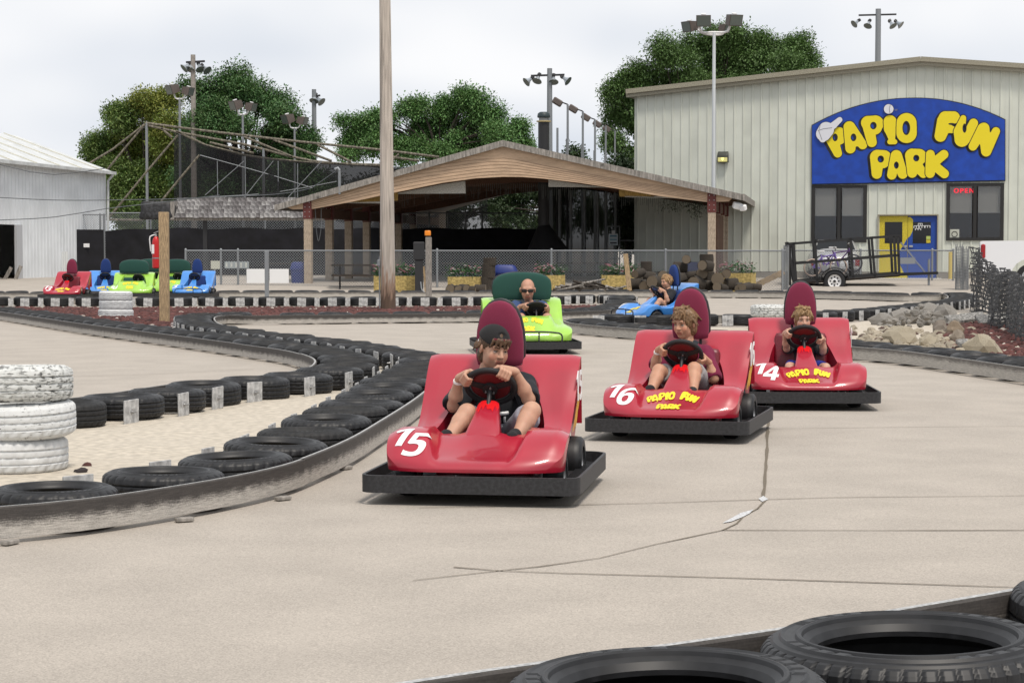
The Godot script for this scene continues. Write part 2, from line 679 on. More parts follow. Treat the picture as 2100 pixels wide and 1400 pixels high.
func build_ground() -> void:
	var m := MB.new()
	var rows := []
	for z in [40.0, 0.0, -20.0, -40.0, -56.0, -58.0, -60.0, -62.0, -64.0, -66.0, -120.0, -400.0, -1500.0]:
		var r := []
		for x in [-1200.0, -300.0, -60.0, -20.0, 0.0, 20.0, 60.0, 300.0, 1200.0]:
			r.append(Vector3(x, ground_h(z), z))
		rows.append(r)
	m.grid(rows)
	var ground := struct("track_pavement", m.mesh(), MT.concrete)
	# saw-cut joints and cracks between the slabs
	for j in [
		[[[1480, 1088], [1800, 1088.5], [2130, 1088]], 0.014, 0.002],
		[[[1576, 860], [1572, 940], [1566, 1024]], 0.02, 0.003],
		[[[860, 1042], [1200, 1036], [1565, 1025], [1700, 1021], [1900, 1019], [2130, 1017]], 0.009, 0.003],
		[[[1566, 1027], [1530, 1060], [1480, 1088], [1400, 1106], [1340, 1117], [1230, 1145], [1110, 1163], [1035, 1171], [850, 1192]], 0.009, 0.014],
		[[[930, 1164], [1035, 1172], [1500, 1186], [2130, 1207]], 0.012, 0.002],
		[[[700, 741], [960, 741], [1300, 743]], 0.012, 0.002],
		[[[1190, 815], [1260, 815]], 0.010, 0.002],
		[[[150, 772], [300, 768], [520, 757]], 0.010, 0.002],
		[[[1560, 880], [1800, 877], [2130, 874]], 0.008, 0.003],
	]:
		var b := MB.new()
		ribbon(b, j[0], j[1], 0.004, j[2])
		part("slab_joint", b.mesh(), MT.joint, ground)
	var wp := MB.new()
	wp.poly(px_poly([[1482, 1074], [1500, 1064], [1520, 1053], [1546, 1046], [1538, 1054], [1525, 1061], [1500, 1071]]), 0.005)
	part("white_paint_patch", wp.mesh(), MT.white_patch, ground)
	var wq := MB.new()
	wq.poly(px_poly([[1556, 1024], [1566, 1018], [1576, 1025], [1564, 1030]]), 0.005)
	part("white_paint_patch", wq.mesh(), MT.white_patch, ground)
	# sandy islands between the lanes, their surface slightly uneven
	struct("sand_island", sand_mesh([[-300, 1150], [0, 1092], [165, 1072], [400, 1024], [580, 985], [720, 922], [850, 834], [895, 790], [905, 772], [870, 758], [800, 742], [735, 733], [738, 748], [700, 787], [620, 800], [540, 810], [465, 820], [365, 832], [210, 857], [100, 872], [-300, 890]]), MT.sand)
	struct("sand_island", sand_mesh([[1170, 678], [1500, 674], [1749, 663], [1900, 648], [1990, 640], [2160, 645], [2160, 795], [1960, 757], [1843, 740], [1600, 712], [1297, 690]]), MT.sand)
	var far_sand := MB.new()
	far_sand.poly(px_poly([[-200, 600], [60, 590], [120, 602], [420, 606], [560, 603], [560, 598], [60, 580], [-200, 580]]), 0.004)
	struct("dusty_verge", far_sand.mesh(), MT.sand)
	# lava rock beds
	var beds := [
		[[-60, 633], [300, 634], [1000, 632], [1300, 628], [1300, 640], [1230, 649], [1000, 652], [760, 654], [500, 657], [420, 664], [370, 674], [330, 692], [200, 674], [0, 647], [-60, 642]],
		[[1930, 672], [1985, 656], [2050, 648], [2160, 650], [2160, 780], [2060, 752], [1990, 735], [1950, 718], [1940, 690]],
		[[-60, 602], [20, 598], [100, 598], [82, 588], [40, 583], [-60, 583]]]
	var names := ["dark red lava rock mulch filling the bed round the wooden pole", "dark red lava rock mulch under the rock pile", "dark red lava rock mulch mounded by the white shed"]
	var lump := lump_mesh(5, 0.3)
	for i in beds.size():
		var poly := px_poly(beds[i])
		var b := MB.new()
		b.poly(poly, 0.006)
		struct("mulch_bed", b.mesh(), MT.mulch_bed)
		var mm := MultiMesh.new()
		mm.transform_format = MultiMesh.TRANSFORM_3D
		mm.use_colors = true
		mm.mesh = lump
		var ts := []
		var box := Rect2(poly[0], Vector2.ZERO)
		for p in poly:
			box = box.expand(p)
		var want: int = [9000, 1800, 700][i]
		var tries := 0
		while ts.size() < want and tries < want * 8:
			tries += 1
			var q := box.position + Vector2(rng.randf(), rng.randf()) * box.size
			if Geometry2D.is_point_in_polygon(q, poly):
				var s := rng.randf_range(0.025, 0.06)
				ts.append(Transform3D(Basis.from_euler(Vector3(rng.randf() * TAU, rng.randf() * TAU, 0)).scaled(Vector3(s, s * 0.8, s)), Vector3(q.x, 0.02, q.y)))
		mm.instance_count = ts.size()
		for k in ts.size():
			mm.set_instance_transform(k, ts[k])
			var t := rng.randf_range(0.5, 1.5)
			mm.set_instance_color(k, Color(0.085 * t, 0.030 * t, 0.026 * t) if rng.randf() > 0.012 else Color(0.5, 0.45, 0.4))
		var o := MultiMeshInstance3D.new()
		o.multimesh = mm
		o.material_override = MT.mulch
		o.name = numbered("lava_rock_mulch")
		add_child(o)
		tag(o, names[i], "mulch")
		o.set_meta("kind", "stuff")


func sand_mesh(px: Array) -> ArrayMesh:
	var poly := px_poly(px)
	var box := Rect2(poly[0], Vector2.ZERO)
	for p in poly:
		box = box.expand(p)
	var n := FastNoiseLite.new()
	n.seed = 4
	n.frequency = 0.6
	var m := MB.new()
	# clip a grid against the outline, so the surface can rise and fall inside it
	var step := 0.35
	for iz in int(box.size.y / step) + 1:
		for ixx in int(box.size.x / step) + 1:
			var o := box.position + Vector2(ixx, iz) * step
			var cell := PackedVector2Array([o, o + Vector2(step, 0), o + Vector2(step, step), o + Vector2(0, step)])
			for piece in Geometry2D.intersect_polygons(cell, poly):
				if piece.size() < 3:
					continue
				var first := m.v.size()
				m.poly(piece, 0.006)
				for k in range(first, m.v.size()):
					var q := m.v[k]
					m.v[k].y = 0.008 + 0.03 * maxf(0.0, n.get_noise_2d(q.x, q.z) + 0.15)
	return m.mesh()


# an uneven pebble: a rough ball of few faces
func lump_mesh(seed_: int, rough := 0.25, n := 7, rings := 4) -> ArrayMesh:
	var r := RandomNumberGenerator.new()
	r.seed = seed_
	var m := MB.new()
	var top := m.vert(Vector3(0, 0.9 + r.randf() * 0.2, 0))
	var prev := []
	for i in range(1, rings):
		var t := PI * i / rings
		var row := []
		for k in n:
			var a := TAU * k / n + i * 0.4
			var s := 1.0 + r.randf_range(-rough, rough)
			row.append(m.vert(Vector3(sin(t) * cos(a), cos(t) * 0.9, sin(t) * sin(a)) * s))
		if i == 1:
			for k in n:
				m.ix.append_array([top, row[(k + 1) % n], row[k]])
		else:
			m.join(row, prev)
		prev = row
	var low := m.vert(Vector3(0, -0.9, 0))
	for k in n:
		m.ix.append_array([low, prev[k], prev[(k + 1) % n]])
	return m.mesh()


# ---------------------------------------------------------------- tyres
func tyre_mesh(n: int, seed_: int, w := 0.205, blocks := true, period := 4, slot := 1, hard := false) -> ArrayMesh:
	var h := w * 0.5
	var R := 0.325
	var prof := [
		[0.205, h * 0.72, 0], [0.215, h * 0.86, 0], [0.229, h * 0.94, 0], [0.232, h * 1.02, 0], [0.238, h * 1.05, 0], [0.243, h * 1.04, 0], [0.246, h * 0.985, 0], [0.254, h * 1.0, 3], [0.270, h * 1.0, 3], [0.277, h * 1.03, 0], [0.282, h * 0.97, 0], [0.295, h * 0.95, 0], [0.300, h * 0.90, 0],
		[0.308, h * 0.875, 1], [0.316, h * 0.80, 1], [R - 0.003, h * 0.72, 1], [R, h * 0.50, 2], [R, h * 0.44, 0], [R - 0.008, h * 0.42, 0], [R - 0.008, h * 0.36, 0], [R, h * 0.34, 0], [R + 0.001, h * 0.06, 2], [R - 0.008, h * 0.03, 0]]
	var rows := []
	for q in prof:
		rows.append(q)
	for i in range(prof.size() - 1, -1, -1):
		rows.append([prof[i][0], -prof[i][1], prof[i][2]])
	# the hollow inside
	for q in [[0.205, -h * 0.62], [0.25, -h * 0.86], [0.295, -h * 0.72], [0.308, -h * 0.3], [0.308, h * 0.3], [0.295, h * 0.72], [0.25, h * 0.86], [0.205, h * 0.62]]:
		rows.append([q[0], q[1], 0])
	var m := MB.new()
	var rings := []
	for q in rows:
		var r := []
		for k in n:
			var t := TAU * k / n
			var rad: float = q[0]
			if blocks and q[2] == 1 and k % period < slot:
				rad -= 0.009
			if blocks and q[2] == 2 and (k + (0 if q[1] > 0.0 else period / 2)) % period < slot:
				rad -= 0.006
			var y: float = q[1]
			if blocks and q[2] == 3 and (k % (n / 4)) < n / 8 and (k / (3 if n > 200 else 1)) % 3 != 0:
				y += 0.0035 * signf(y)
			r.append(m.vert(Vector3(cos(t) * rad, y, sin(t) * rad)))
		rings.append(r)
	for i in rings.size():
		if not hard:
			m.join(rings[i], rings[(i + 1) % rings.size()])
			continue
		# crisp ridges: each band keeps its own edge
		var a := []
		var b := []
		for k in n:
			a.append(m.vert(m.v[rings[i][k]]))
			b.append(m.vert(m.v[rings[(i + 1) % rings.size()][k]]))
		m.join(a, b)
	return m.mesh()


var TY := {}


func tyre_kinds() -> void:
	TY.near = [tyre_mesh(160, 1, 0.185, true, 5, 1), tyre_mesh(140, 2, 0.195, true, 4, 1), tyre_mesh(168, 3, 0.17, true, 6, 1)]
	TY.stack = [tyre_mesh(150, 8, 0.205, true, 5, 1)]
	TY.front = [tyre_mesh(320, 9, 0.235, true, 6, 1, true)]
	TY.mid = [tyre_mesh(56, 4, 0.185), tyre_mesh(48, 5, 0.195)]
	TY.far = [tyre_mesh(28, 6, 0.205, false)]
	TY.plate = plate_mesh(0.20, 0.185)
	TY.narrow = plate_mesh(0.115, 0.185)
	var b := MB.new()
	b.cyl(Vector3(0, 0, 0.006), Vector3(0, 0, 0.012), 0.022, 0.022, 10)
	b.cyl(Vector3(0, 0, 0.012), Vector3(0, 0, 0.024), 0.012, 0.012, 6)
	b.cyl(Vector3(0, 0, 0.024), Vector3(0, 0, 0.05), 0.006, 0.006, 6)
	TY.bolt = b.mesh()


func plate_mesh(w: float, h: float) -> ArrayMesh:
	var m := MB.new()
	m.cbox(Vector3.ZERO, Vector3(w, h, 0.012), 0.003)
	return m.mesh()


func put_tyre(p: Vector3, label: String, group: String, kind: String, scale := 1.0, tilt := Vector3.ZERO, m: Material = null, called := "tyre") -> MeshInstance3D:
	var list: Array = TY[kind]
	var pick: Material = m
	if pick == null:
		pick = MT.rubber if rng.randf() < 0.6 else MT.rubber_dusty
	var o := part(called, list[rng.randi() % list.size()], pick, self, p)
	o.basis = Basis.from_euler(Vector3(tilt.x, rng.randf() * TAU, tilt.z)).scaled(Vector3(scale, 1.0, scale))
	tag(o, label, "tyre", group)
	return o


func add_plate(t: MeshInstance3D, at_: Vector3, facing: Vector3, narrow := false, bolt := true) -> void:
	var inv := t.transform.affine_inverse()
	var z := facing.normalized()
	var b := Basis(Vector3.UP.cross(z), Vector3.UP, z) * Basis.from_euler(Vector3(rng.randf_range(-0.03, 0.03), 0, rng.randf_range(-0.04, 0.04)))
	var o := part("mounting_plate", TY.narrow if narrow else TY.plate, MT.plate, t)
	o.transform = inv * Transform3D(b, at_)
	if bolt:
		part("bolt", TY.bolt, MT.bolt, o)


# rail in sections; each a thin bent plank standing a little off the ground
func rail(px: Array, label: String, m: Material, group := "rails along the lanes", bottom := 0.025, top := 0.172, lift := 0.0, world := []) -> Array:
	var p := []
	for q in px:
		p.append(gp(q[0], q[1], lift))
	if world:
		p = world
	var path := smooth(p, 0.16)
	var t := thing("guard_rail", label, "guard rail", path[0], 0.0, group)
	var total := 0.0
	for i in path.size() - 1:
		total += path[i].distance_to(path[i + 1])
	var i0 := 0
	var u := rng.randf() * 5.0
	while i0 < path.size() - 1:
		var l := 0.0
		var i1 := i0
		var want := rng.randf_range(2.2, 2.9)
		while i1 < path.size() - 1 and l < want:
			l += path[i1].distance_to(path[i1 + 1])
			i1 += 1
		if path.size() - 1 - i1 < 4:
			i1 = path.size() - 1
		var piece := []
		for k in range(i0, i1 + 1):
			piece.append(path[k] - path[0])
		var mb := MB.new()
		mb.use_uv = true
		u = sweep_rail(mb, piece, bottom, top, 0.034, u)
		var sec := part("rail_section", mb.mesh(), m, t)
		sec.position.y = rng.randf_range(-0.003, 0.003)
		var cap := MB.new()
		cap_strip(cap, piece, top + 0.0015, 0.013 if world.is_empty() else 0.022)
		part("rail_edge", cap.mesh(), MT.rail_top, t).position.y = sec.position.y
		i0 = i1
	return path


func sweep_rail(m: MB, path: Array, y0: float, y1: float, w: float, u: float) -> float:
	var faces := [[[-w / 2, y1 - 0.006, 0.04], [-w / 2, y0, 1.0]], [[w / 2, y0, 1.0], [w / 2, y1 - 0.006, 0.04]], [[-w / 2 + 0.006, y1, 0.0], [-w / 2, y1 - 0.006, 0.04]], [[w / 2, y1 - 0.006, 0.04], [w / 2 - 0.006, y1, 0.0]], [[w / 2 - 0.006, y1, 0.0], [-w / 2 + 0.006, y1, 0.0]], [[-w / 2, y0, 1.0], [w / 2, y0, 0.9]]]
	var us := [u]
	for i in path.size() - 1:
		us.append(us[i] + path[i].distance_to(path[i + 1]) * 0.28)
	for f in faces:
		var a := []
		var b := []
		for i in path.size():
			var d: Vector3 = path[mini(i + 1, path.size() - 1)] - path[maxi(i - 1, 0)]
			d.y = 0
			var s := d.normalized().cross(Vector3.UP)
			a.append(m.vert(path[i] + s * f[0][0] + Vector3(0, f[0][1], 0), Vector2(us[i], f[0][2])))
			b.append(m.vert(path[i] + s * f[1][0] + Vector3(0, f[1][1], 0), Vector2(us[i], f[1][2])))
		m.join(b, a, false)
	# end faces
	for e in [[0, 1], [path.size() - 1, path.size() - 2]]:
		var d: Vector3 = (path[e[0]] - path[e[1]]).normalized()
		var s := d.cross(Vector3.UP) * w * 0.5
		var p: Vector3 = path[e[0]]
		m.quad(p + s + Vector3(0, y0, 0), p - s + Vector3(0, y0, 0), p - s + Vector3(0, y1 - 0.006, 0), p + s + Vector3(0, y1 - 0.006, 0))
	return us[us.size() - 1]


func cap_strip(m: MB, path: Array, y: float, w: float) -> void:
	var a := []
	var b := []
	for i in path.size():
		var d: Vector3 = path[mini(i + 1, path.size() - 1)] - path[maxi(i - 1, 0)]
		d.y = 0
		var s := d.normalized().cross(Vector3.UP) * w * 0.5
		a.append(path[i] - s + Vector3(0, y, 0))
		b.append(path[i] + s + Vector3(0, y, 0))
	m.grid([a, b])


# tyres lying along a rail; side +1: to the right of its direction. plates: 0 none, 1 one between two tyres, 2 wide and narrow ones
func tyre_row(path: Array, side: float, label: String, group: String, kind: String, plates := 0, gap := 0.665, first := 0.2, clear := Vector3(0, 1e6, 0), off := 0.355, from := "the rail's start") -> void:
	var count := 0
	var centre := lay_off(path, off * side)
	var last := Vector3(1e6, 0, 0)
	for q in along(centre, gap, first):
		var p: Vector3 = q[0]
		if p.distance_to(last) < gap * 0.86 or p.distance_to(clear) < 0.5:
			continue
		last = p
		var s := rng.randf_range(0.93, 1.02)
		count += 1
		var t := put_tyre(p + Vector3(0, 0.097 + rng.randf_range(0.0, 0.012), 0), "%s, %s from %s" % [label, nth(count), from], group, kind, s, Vector3(rng.randf_range(-0.03, 0.03), 0, rng.randf_range(-0.03, 0.03)))
		var out: Vector3 = (q[1] as Vector3).cross(Vector3.UP) * side
		var d: Vector3 = q[1]
		if plates == 1:
			add_plate(t, p + out * 0.335 * s + d * gap * 0.5 - out * 0.02 + Vector3(0, 0.10, 0), out, false, kind != "far")
		elif plates == 2:
			add_plate(t, p + out * (0.338 * s + 0.008) + Vector3(0, 0.10, 0), out, false, true)
			add_plate(t, p + out * 0.29 + d * gap * 0.5 + Vector3(0, 0.10, 0), out, true, false)


const NOWHERE := Vector3(0, 1e6, 0)


func nth(k: int) -> String:
	var tail := "th"
	if k % 100 < 11 or k % 100 > 13:
		tail = ["th", "st", "nd", "rd", "th", "th", "th", "th", "th", "th"][k % 10]
	return "%d%s" % [k, tail]


func build_barriers() -> void:
	tyre_kinds()
	var a := rail([[-90, 1122], [0, 1115], [165, 1098], [380, 1063], [480, 1043], [580, 1018], [650, 990], [720, 955], [790, 908], [850, 864], [892, 826], [925, 797], [945, 779], [940, 767], [912, 759], [880, 753], [832, 745], [781, 735], [736, 728], [640, 716], [566, 707], [496, 697], [455, 688], [440, 678], [446, 669], [470, 666], [510, 667], [576, 666], [760, 664], [970, 662], [1100, 660], [1235, 655], [1285, 647], [1310, 638], [1300, 632]], "long dark scuffed rail winding from the painted tyre stack to the lava rock bed", MT.rail_dark)
	# the part of it near the camera, then round the tip and back, then along the lava rock bed
	var tip := gp(560, 706).z
	var cut := 0
	var bend := 0
	for i in a.size():
		if a[i].z > gp(945, 779).z:
			cut = i
		if a[i].z > gp(446, 674).z:
			bend = i
	tyre_row(a.slice(0, cut + 6), -1.0, "black tyre behind the sandy island's front rail", "tyres along the sandy island", "near", 1, 0.82, 0.62, NOWHERE, 0.355, "its near end")
	tyre_row(a.slice(cut + 6, bend + 1), -1.0, "black tyre in the sandy island's back row", "tyres behind the sandy island", "mid", 1, 0.66, 0.3, NOWHERE, 0.355, "the rail's tip")
	tyre_row(a.slice(bend + 1), -1.0, "dark tyre along the lava rock bed's front rail", "tyres on the edge of the lava rock bed", "mid", 0, 0.68, 0.2, NOWHERE, 0.355, "the extinguisher post")
	for q in [[20, 1117], [378, 1070], [580, 1026], [708, 963]]:
		var w := gp(q[0], q[1])
		var sh := part("wooden_shim", box_mesh(Vector3(0.09, 0.02, 0.045), 0.004), MT.grey_wood, self, w + Vector3(0, 0.014, 0.01))
		sh.rotation.y = 0.3 + rng.randf()
		tag(sh, "scrap of wood wedged under the dark scuffed rail", "shim", "wood scraps under the rail")
	var b := rail([[-90, 646], [0, 658], [96, 674], [200, 691], [336, 710], [444, 726], [520, 738], [572, 746], [610, 755], [640, 767], [645, 779], [622, 793], [548, 806], [459, 817], [367, 826], [212, 852], [90, 868], [-100, 888]], "dark rail curving round the hairpin lane left of the sandy island", MT.rail_dark)
	var turn := 0
	for i in b.size():
		if b[i].x > b[turn].x:
			turn = i
	var wt := gp(37, 968)
	tyre_row(b.slice(0, turn - 2), -1.0, "black tyre behind the hairpin's far rail", "tyres behind the hairpin rail", "mid", 0, 0.66, 0.1, NOWHERE, 0.355, "the shed end")
	tyre_row(b.slice(turn - 2), -1.0, "black plated tyre on the hairpin's near side", "tyres round the hairpin", "near", 1, 0.74, 0.5, wt, 0.355, "the bend")
	# far row with plates, its rail behind it
	var e := rail([[-90, 627.5], [0, 627], [400, 626.5], [1000, 625], [1200, 621.5], [1290, 622], [1306, 628]], "pale rail on the far edge of the lava rock bed", MT.rail_grey)
	tyre_row(e, 1.0, "white-plated tyre in the row beyond the lava rock", "tyres with white plates beyond the lava rock", "far", 2, 0.70, 0.2, NOWHERE, 0.355, "the shed end")
	# far straight and its right hairpin
	var f := rail([[401, 612], [600, 612], [1000, 612], [1300, 610.5], [1560, 612], [1760, 616], [1860, 619.5], [1915, 618.5], [1932, 616], [1945, 622], [1930, 631], [1867, 640], [1749, 653], [1600, 663], [1500, 666], [1367, 666.5], [1230, 667]], "weathered grey rail along the far straight and round its right hairpin", MT.rail_grey)
	var fb := 0
	for i in f.size():
		if f[i].x > f[fb].x:
			fb = i
	tyre_row(f.slice(0, fb - 3), -1.0, "dark tyre below the chain link fence", "tyres below the chain link fence", "far", 0, 0.70, 0.1, NOWHERE, 0.355, "blue kart 3")
	tyre_row(f.slice(fb - 3), -1.0, "white-plated tyre on the rock pile's far side", "tyres behind the rock pile", "mid", 1, 0.72, 0.1, NOWHERE, 0.355, "the right hairpin")
	var d2 := rail([[1150, 676], [1160, 681], [1180, 686], [1297, 697], [1450, 710], [1600, 724], [1751, 740], [1843, 749], [1970, 768], [2100, 789], [2230, 811]], "pale streaked rail in front of the rock pile", MT.rail_grey)
	tyre_row(d2, -1.0, "black tyre behind the pale rail below the rock pile", "tyres below the rock pile", "mid", 0, 0.69, 0.5, NOWHERE, 0.355, "the green kart")
	var k := rail([[-90, 613], [0, 614], [90, 614.5], [181, 615]], "weathered grey rail end in front of kart 13", MT.rail_grey)
	tyre_row(k, -1.0, "dark tyre behind the rail in front of kart 13", "tyres by kart 13", "far", 0, 0.70, 0.2, NOWHERE, 0.355, "the shed side")
	# foreground: tyres two high, rail at the upper tier
	var w := [at(560, 1452, 1050), at(860, 1403, 995), at(1000, 1381, 971), at(1314, 1336, 921), at(1595, 1295, 876), at(2037, 1221, 793), at(2250, 1185, 750)]
	for i in w.size():
		w[i].y = 0.0
	rail([], "pale metal rail edge behind the two-high tyres", MT.rail_dark, "", 0.29, 0.45, 0.0, w)
	var spots := [[1368, 1392, 1010], [1868, 1309, 915], [2345, 1290, 800]]
	var nm := ["black tyre on a two-high pile, grey plate at its side", "black tyre on a two-high pile, raised rings on its sidewall", "black tyre on a two-high pile at the frame's edge"]
	for i in 3:
		var c := at(spots[i][0], spots[i][1], spots[i][2])
		var top := put_tyre(Vector3(c.x, 0.358, c.z), nm[i].replace(" at the frame's edge", " under the rail's far end"), "", "front", 1.04, Vector3(0.02, 0, -0.02), MT.rubber)
		put_tyre(Vector3(c.x, 0.122, c.z), "lower black tyre under " + ["the plated tyre of the two-high pile", "the ring-marked tyre of the two-high pile", "the two-high pile's tyre by the rail's far end"][i], "", "near", 1.04, Vector3.ZERO, MT.rubber)
		if i == 0:
			add_plate(top, Vector3(c.x + 0.20, 0.375, c.z + 0.29), Vector3(0.35, 0, 1), false, true)
	# painted stacks
	var say := ["lowest tyre of the white stack, solid white paint", "middle white-painted tyre of the stack on the sand, lightly chipped", "top white-painted tyre of the stack, paint flaked to black"]
	for i in 3:
		put_tyre(wt + Vector3([-0.02, 0.012, 0.0][i], 0.112 + i * 0.212, 0), say[i], "", "stack", [0.97, 1.02, 1.01][i], Vector3([0.0, 0.01, -0.02][i], 0, [0.0, -0.03, 0.03][i]), [MT.white_solid if MT.has("white_solid") else white_solid(), MT.white_tyre, MT.white_tyre_worn][i], "painted_tyre")
	var ws := gp(237, 652)
	for i in 3:
		put_tyre(ws + Vector3(0, 0.08 + i * 0.17, 0), ["lowest", "middle", "topmost"][i] + " of three white tyres stacked on the lava rock", "", "mid", [1.03, 0.98, 0.98][i], Vector3(0.02, 0, 0.02), [MT.white_solid, MT.white_solid, MT.white_tyre][i], "painted_tyre")
	var wr := gp(1580, 676)
	for i in 2:
		put_tyre(wr + Vector3(0, 0.11 + i * 0.2, 0), ["lower", "upper"][i] + " white-painted tyre behind the kart numbered 14", "", "mid", 1.0, Vector3.ZERO, MT.white_tyre_worn, "painted_tyre")
	# stones by the stack
	for q in [[166, 974, 0.035, Color(0.05, 0.04, 0.04), "dark round stone on the sand near the white tyre stack"], [178, 962, 0.028, Color(0.10, 0.035, 0.03), "reddish stone on the sand near the white tyre stack"]]:
		var st := part("stone", lump_mesh(int(q[0]), 0.2, 9, 6), mat(lin(q[3].r, q[3].g, q[3].b), 0.9, 0.0, MT.fine, 6.0), self, gp(q[0], q[1]) + Vector3(0, 0.02, 0))
		st.scale = Vector3(q[2] * 1.2, q[2] * 0.8, q[2])
		tag(st, q[4], "stone")


func white_solid() -> Material:
	MT.white_solid = mat(lin(0.68, 0.69, 0.69), 0.65, 0.0, noise_tex(0.012, 0.86, 1.0, 5, 512, 79), 1.5)
	return MT.white_solid


# ---------------------------------------------------------------- shapes from a field of strokes (lettering)
# a glyph: strokes [x0,y0,r0,x1,y1,r1] joined, minus counters [cx,cy,rx,ry]
const GLYPHS := [
	["p", [[320, 500, 62, 375, 640, 42], [330, 480, 68, 385, 455, 70], [385, 455, 70, 385, 490, 68]], [[350, 485, 26, 38]]],
	["a", [[490, 385, 58, 500, 592, 50], [490, 385, 58, 620, 558, 44], [505, 545, 28, 590, 545, 28]], [[530, 485, 28, 38]]],
	["p", [[668, 345, 58, 710, 532, 48], [672, 343, 68, 745, 350, 80], [745, 350, 80, 735, 385, 74]], [[725, 370, 32, 37]]],
	["i", [[888, 332, 64, 888, 400, 60], [888, 400, 60, 906, 500, 32], [886, 528, 25, 934, 528, 25]], []],
	["o", [[1050, 345, 98, 1050, 440, 100], [1050, 393, 100, 1050, 393, 100]], [[1047, 393, 38, 70]]],
	["f", [[1425, 330, 78, 1382, 470, 58], [1430, 295, 66, 1512, 290, 60], [1440, 400, 42, 1495, 408, 35]], [[1490, 354, 34, 10]]],
	["u", [[1605, 296, 29, 1568, 430, 58], [1568, 430, 58, 1592, 505, 72], [1592, 505, 72, 1655, 465, 56], [1655, 465, 56, 1706, 345, 44]], [[1618, 395, 20, 46]]],
	["n", [[1800, 400, 56, 1700, 572, 42], [1808, 395, 54, 1830, 622, 50], [1830, 622, 50, 1926, 425, 40]], []],
	["p", [[760, 690, 68, 758, 840, 50], [765, 680, 74, 825, 690, 80], [825, 690, 80, 815, 715, 72]], [[797, 697, 32, 35]]],
	["a", [[950, 665, 56, 905, 852, 46], [950, 665, 56, 1012, 842, 48], [912, 805, 22, 1010, 805, 22]], [[950, 757, 24, 36]]],
	["r", [[1100, 680, 62, 1105, 832, 48], [1105, 665, 70, 1170, 675, 78], [1150, 760, 55, 1214, 840, 42]], [[1145, 688, 30, 33]]],
	["k", [[1283, 650, 43, 1280, 835, 47], [1300, 748, 46, 1416, 652, 44], [1320, 760, 45, 1420, 840, 45]], []]]


func glyph_d(g: Array, x: float, y: float) -> float:
	var d := 1e6
	var p := Vector2(x, y)
	for s in g[1]:
		var a := Vector2(s[0], s[1])
		var b := Vector2(s[3], s[4])
		var ab := b - a
		var t := 0.0 if ab == Vector2.ZERO else clampf((p - a).dot(ab) / ab.length_squared(), 0.0, 1.0)
		d = minf(d, p.distance_to(a + ab * t) - lerpf(s[2], s[5], t))
	for c in g[2]:
		var q := Vector2((x - c[0]) / c[2], (y - c[1]) / c[3])
		d = maxf(d, (1.0 - q.length()) * minf(c[2], c[3]))
	return d


# fills where the field is below lim; vertices keep the drawing's own coordinates (y down), z = 0
func glyph_fill(m: MB, g: Array, lim: float, cell: float, dx := 0.0, dy := 0.0) -> void:
	var lo := Vector2(1e6, 1e6)
	var hi := -lo
	for s in g[1]:
		for q in [[s[0], s[1], s[2]], [s[3], s[4], s[5]]]:
			lo = lo.min(Vector2(q[0] - q[2], q[1] - q[2]))
			hi = hi.max(Vector2(q[0] + q[2], q[1] + q[2]))
	lo -= Vector2.ONE * (lim + cell)
	hi += Vector2.ONE * (lim + cell)
	var nx := int((hi.x - lo.x) / cell) + 1
	var ny := int((hi.y - lo.y) / cell) + 1
	var f := PackedFloat32Array()
	for j in ny + 1:
		for i in nx + 1:
			f.append(glyph_d(g, lo.x + i * cell, lo.y + j * cell) - lim)
	for j in ny:
		for i in nx:
			var q := [[i, j], [i + 1, j], [i + 1, j + 1], [i, j + 1]]
			var poly := []
			for k in 4:
				var a: Array = q[k]
				var b: Array = q[(k + 1) % 4]
				var fa := f[a[1] * (nx + 1) + a[0]]
				var fb := f[b[1] * (nx + 1) + b[0]]
				var pa := lo + Vector2(a[0], a[1]) * cell
				var pb := lo + Vector2(b[0], b[1]) * cell
				if fa < 0.0:
					poly.append(pa)
				if (fa < 0.0) != (fb < 0.0):
					poly.append(pa.lerp(pb, fa / (fa - fb)))
			if poly.size() >= 3:
				var o := m.v.size()
				for p in poly:
					m.vert(Vector3(p.x + dx, p.y + dy, 0))
				for k in range(1, poly.size() - 1):
					m.ix.append_array([o, o + k, o + k + 1])


# ---------------------------------------------------------------- kart body
func crv(x: float, p: Array) -> float:
	if x <= p[0][0]:
		return p[0][1]
	for i in p.size() - 1:
		if x <= p[i + 1][0]:
			var t: float = (x - p[i][0]) / (p[i + 1][0] - p[i][0])
			var y0: float = p[maxi(i - 1, 0)][1]
			var y3: float = p[mini(i + 2, p.size() - 1)][1]
			var x0: float = p[maxi(i - 1, 0)][0]
			var x3: float = p[mini(i + 2, p.size() - 1)][0]
			var w: float = p[i + 1][0] - p[i][0]
			var m0: float = (p[i + 1][1] - y0) / maxf(p[i + 1][0] - x0, 1e-5) * w
			var m1: float = (y3 - p[i][1]) / maxf(x3 - p[i][0], 1e-5) * w
			var t2 := t * t
			var t3 := t2 * t
			return (2 * t3 - 3 * t2 + 1) * p[i][1] + (t3 - 2 * t2 + t) * m0 + (-2 * t3 + 3 * t2) * p[i + 1][1] + (t3 - t2) * m1
	return p[p.size() - 1][1]


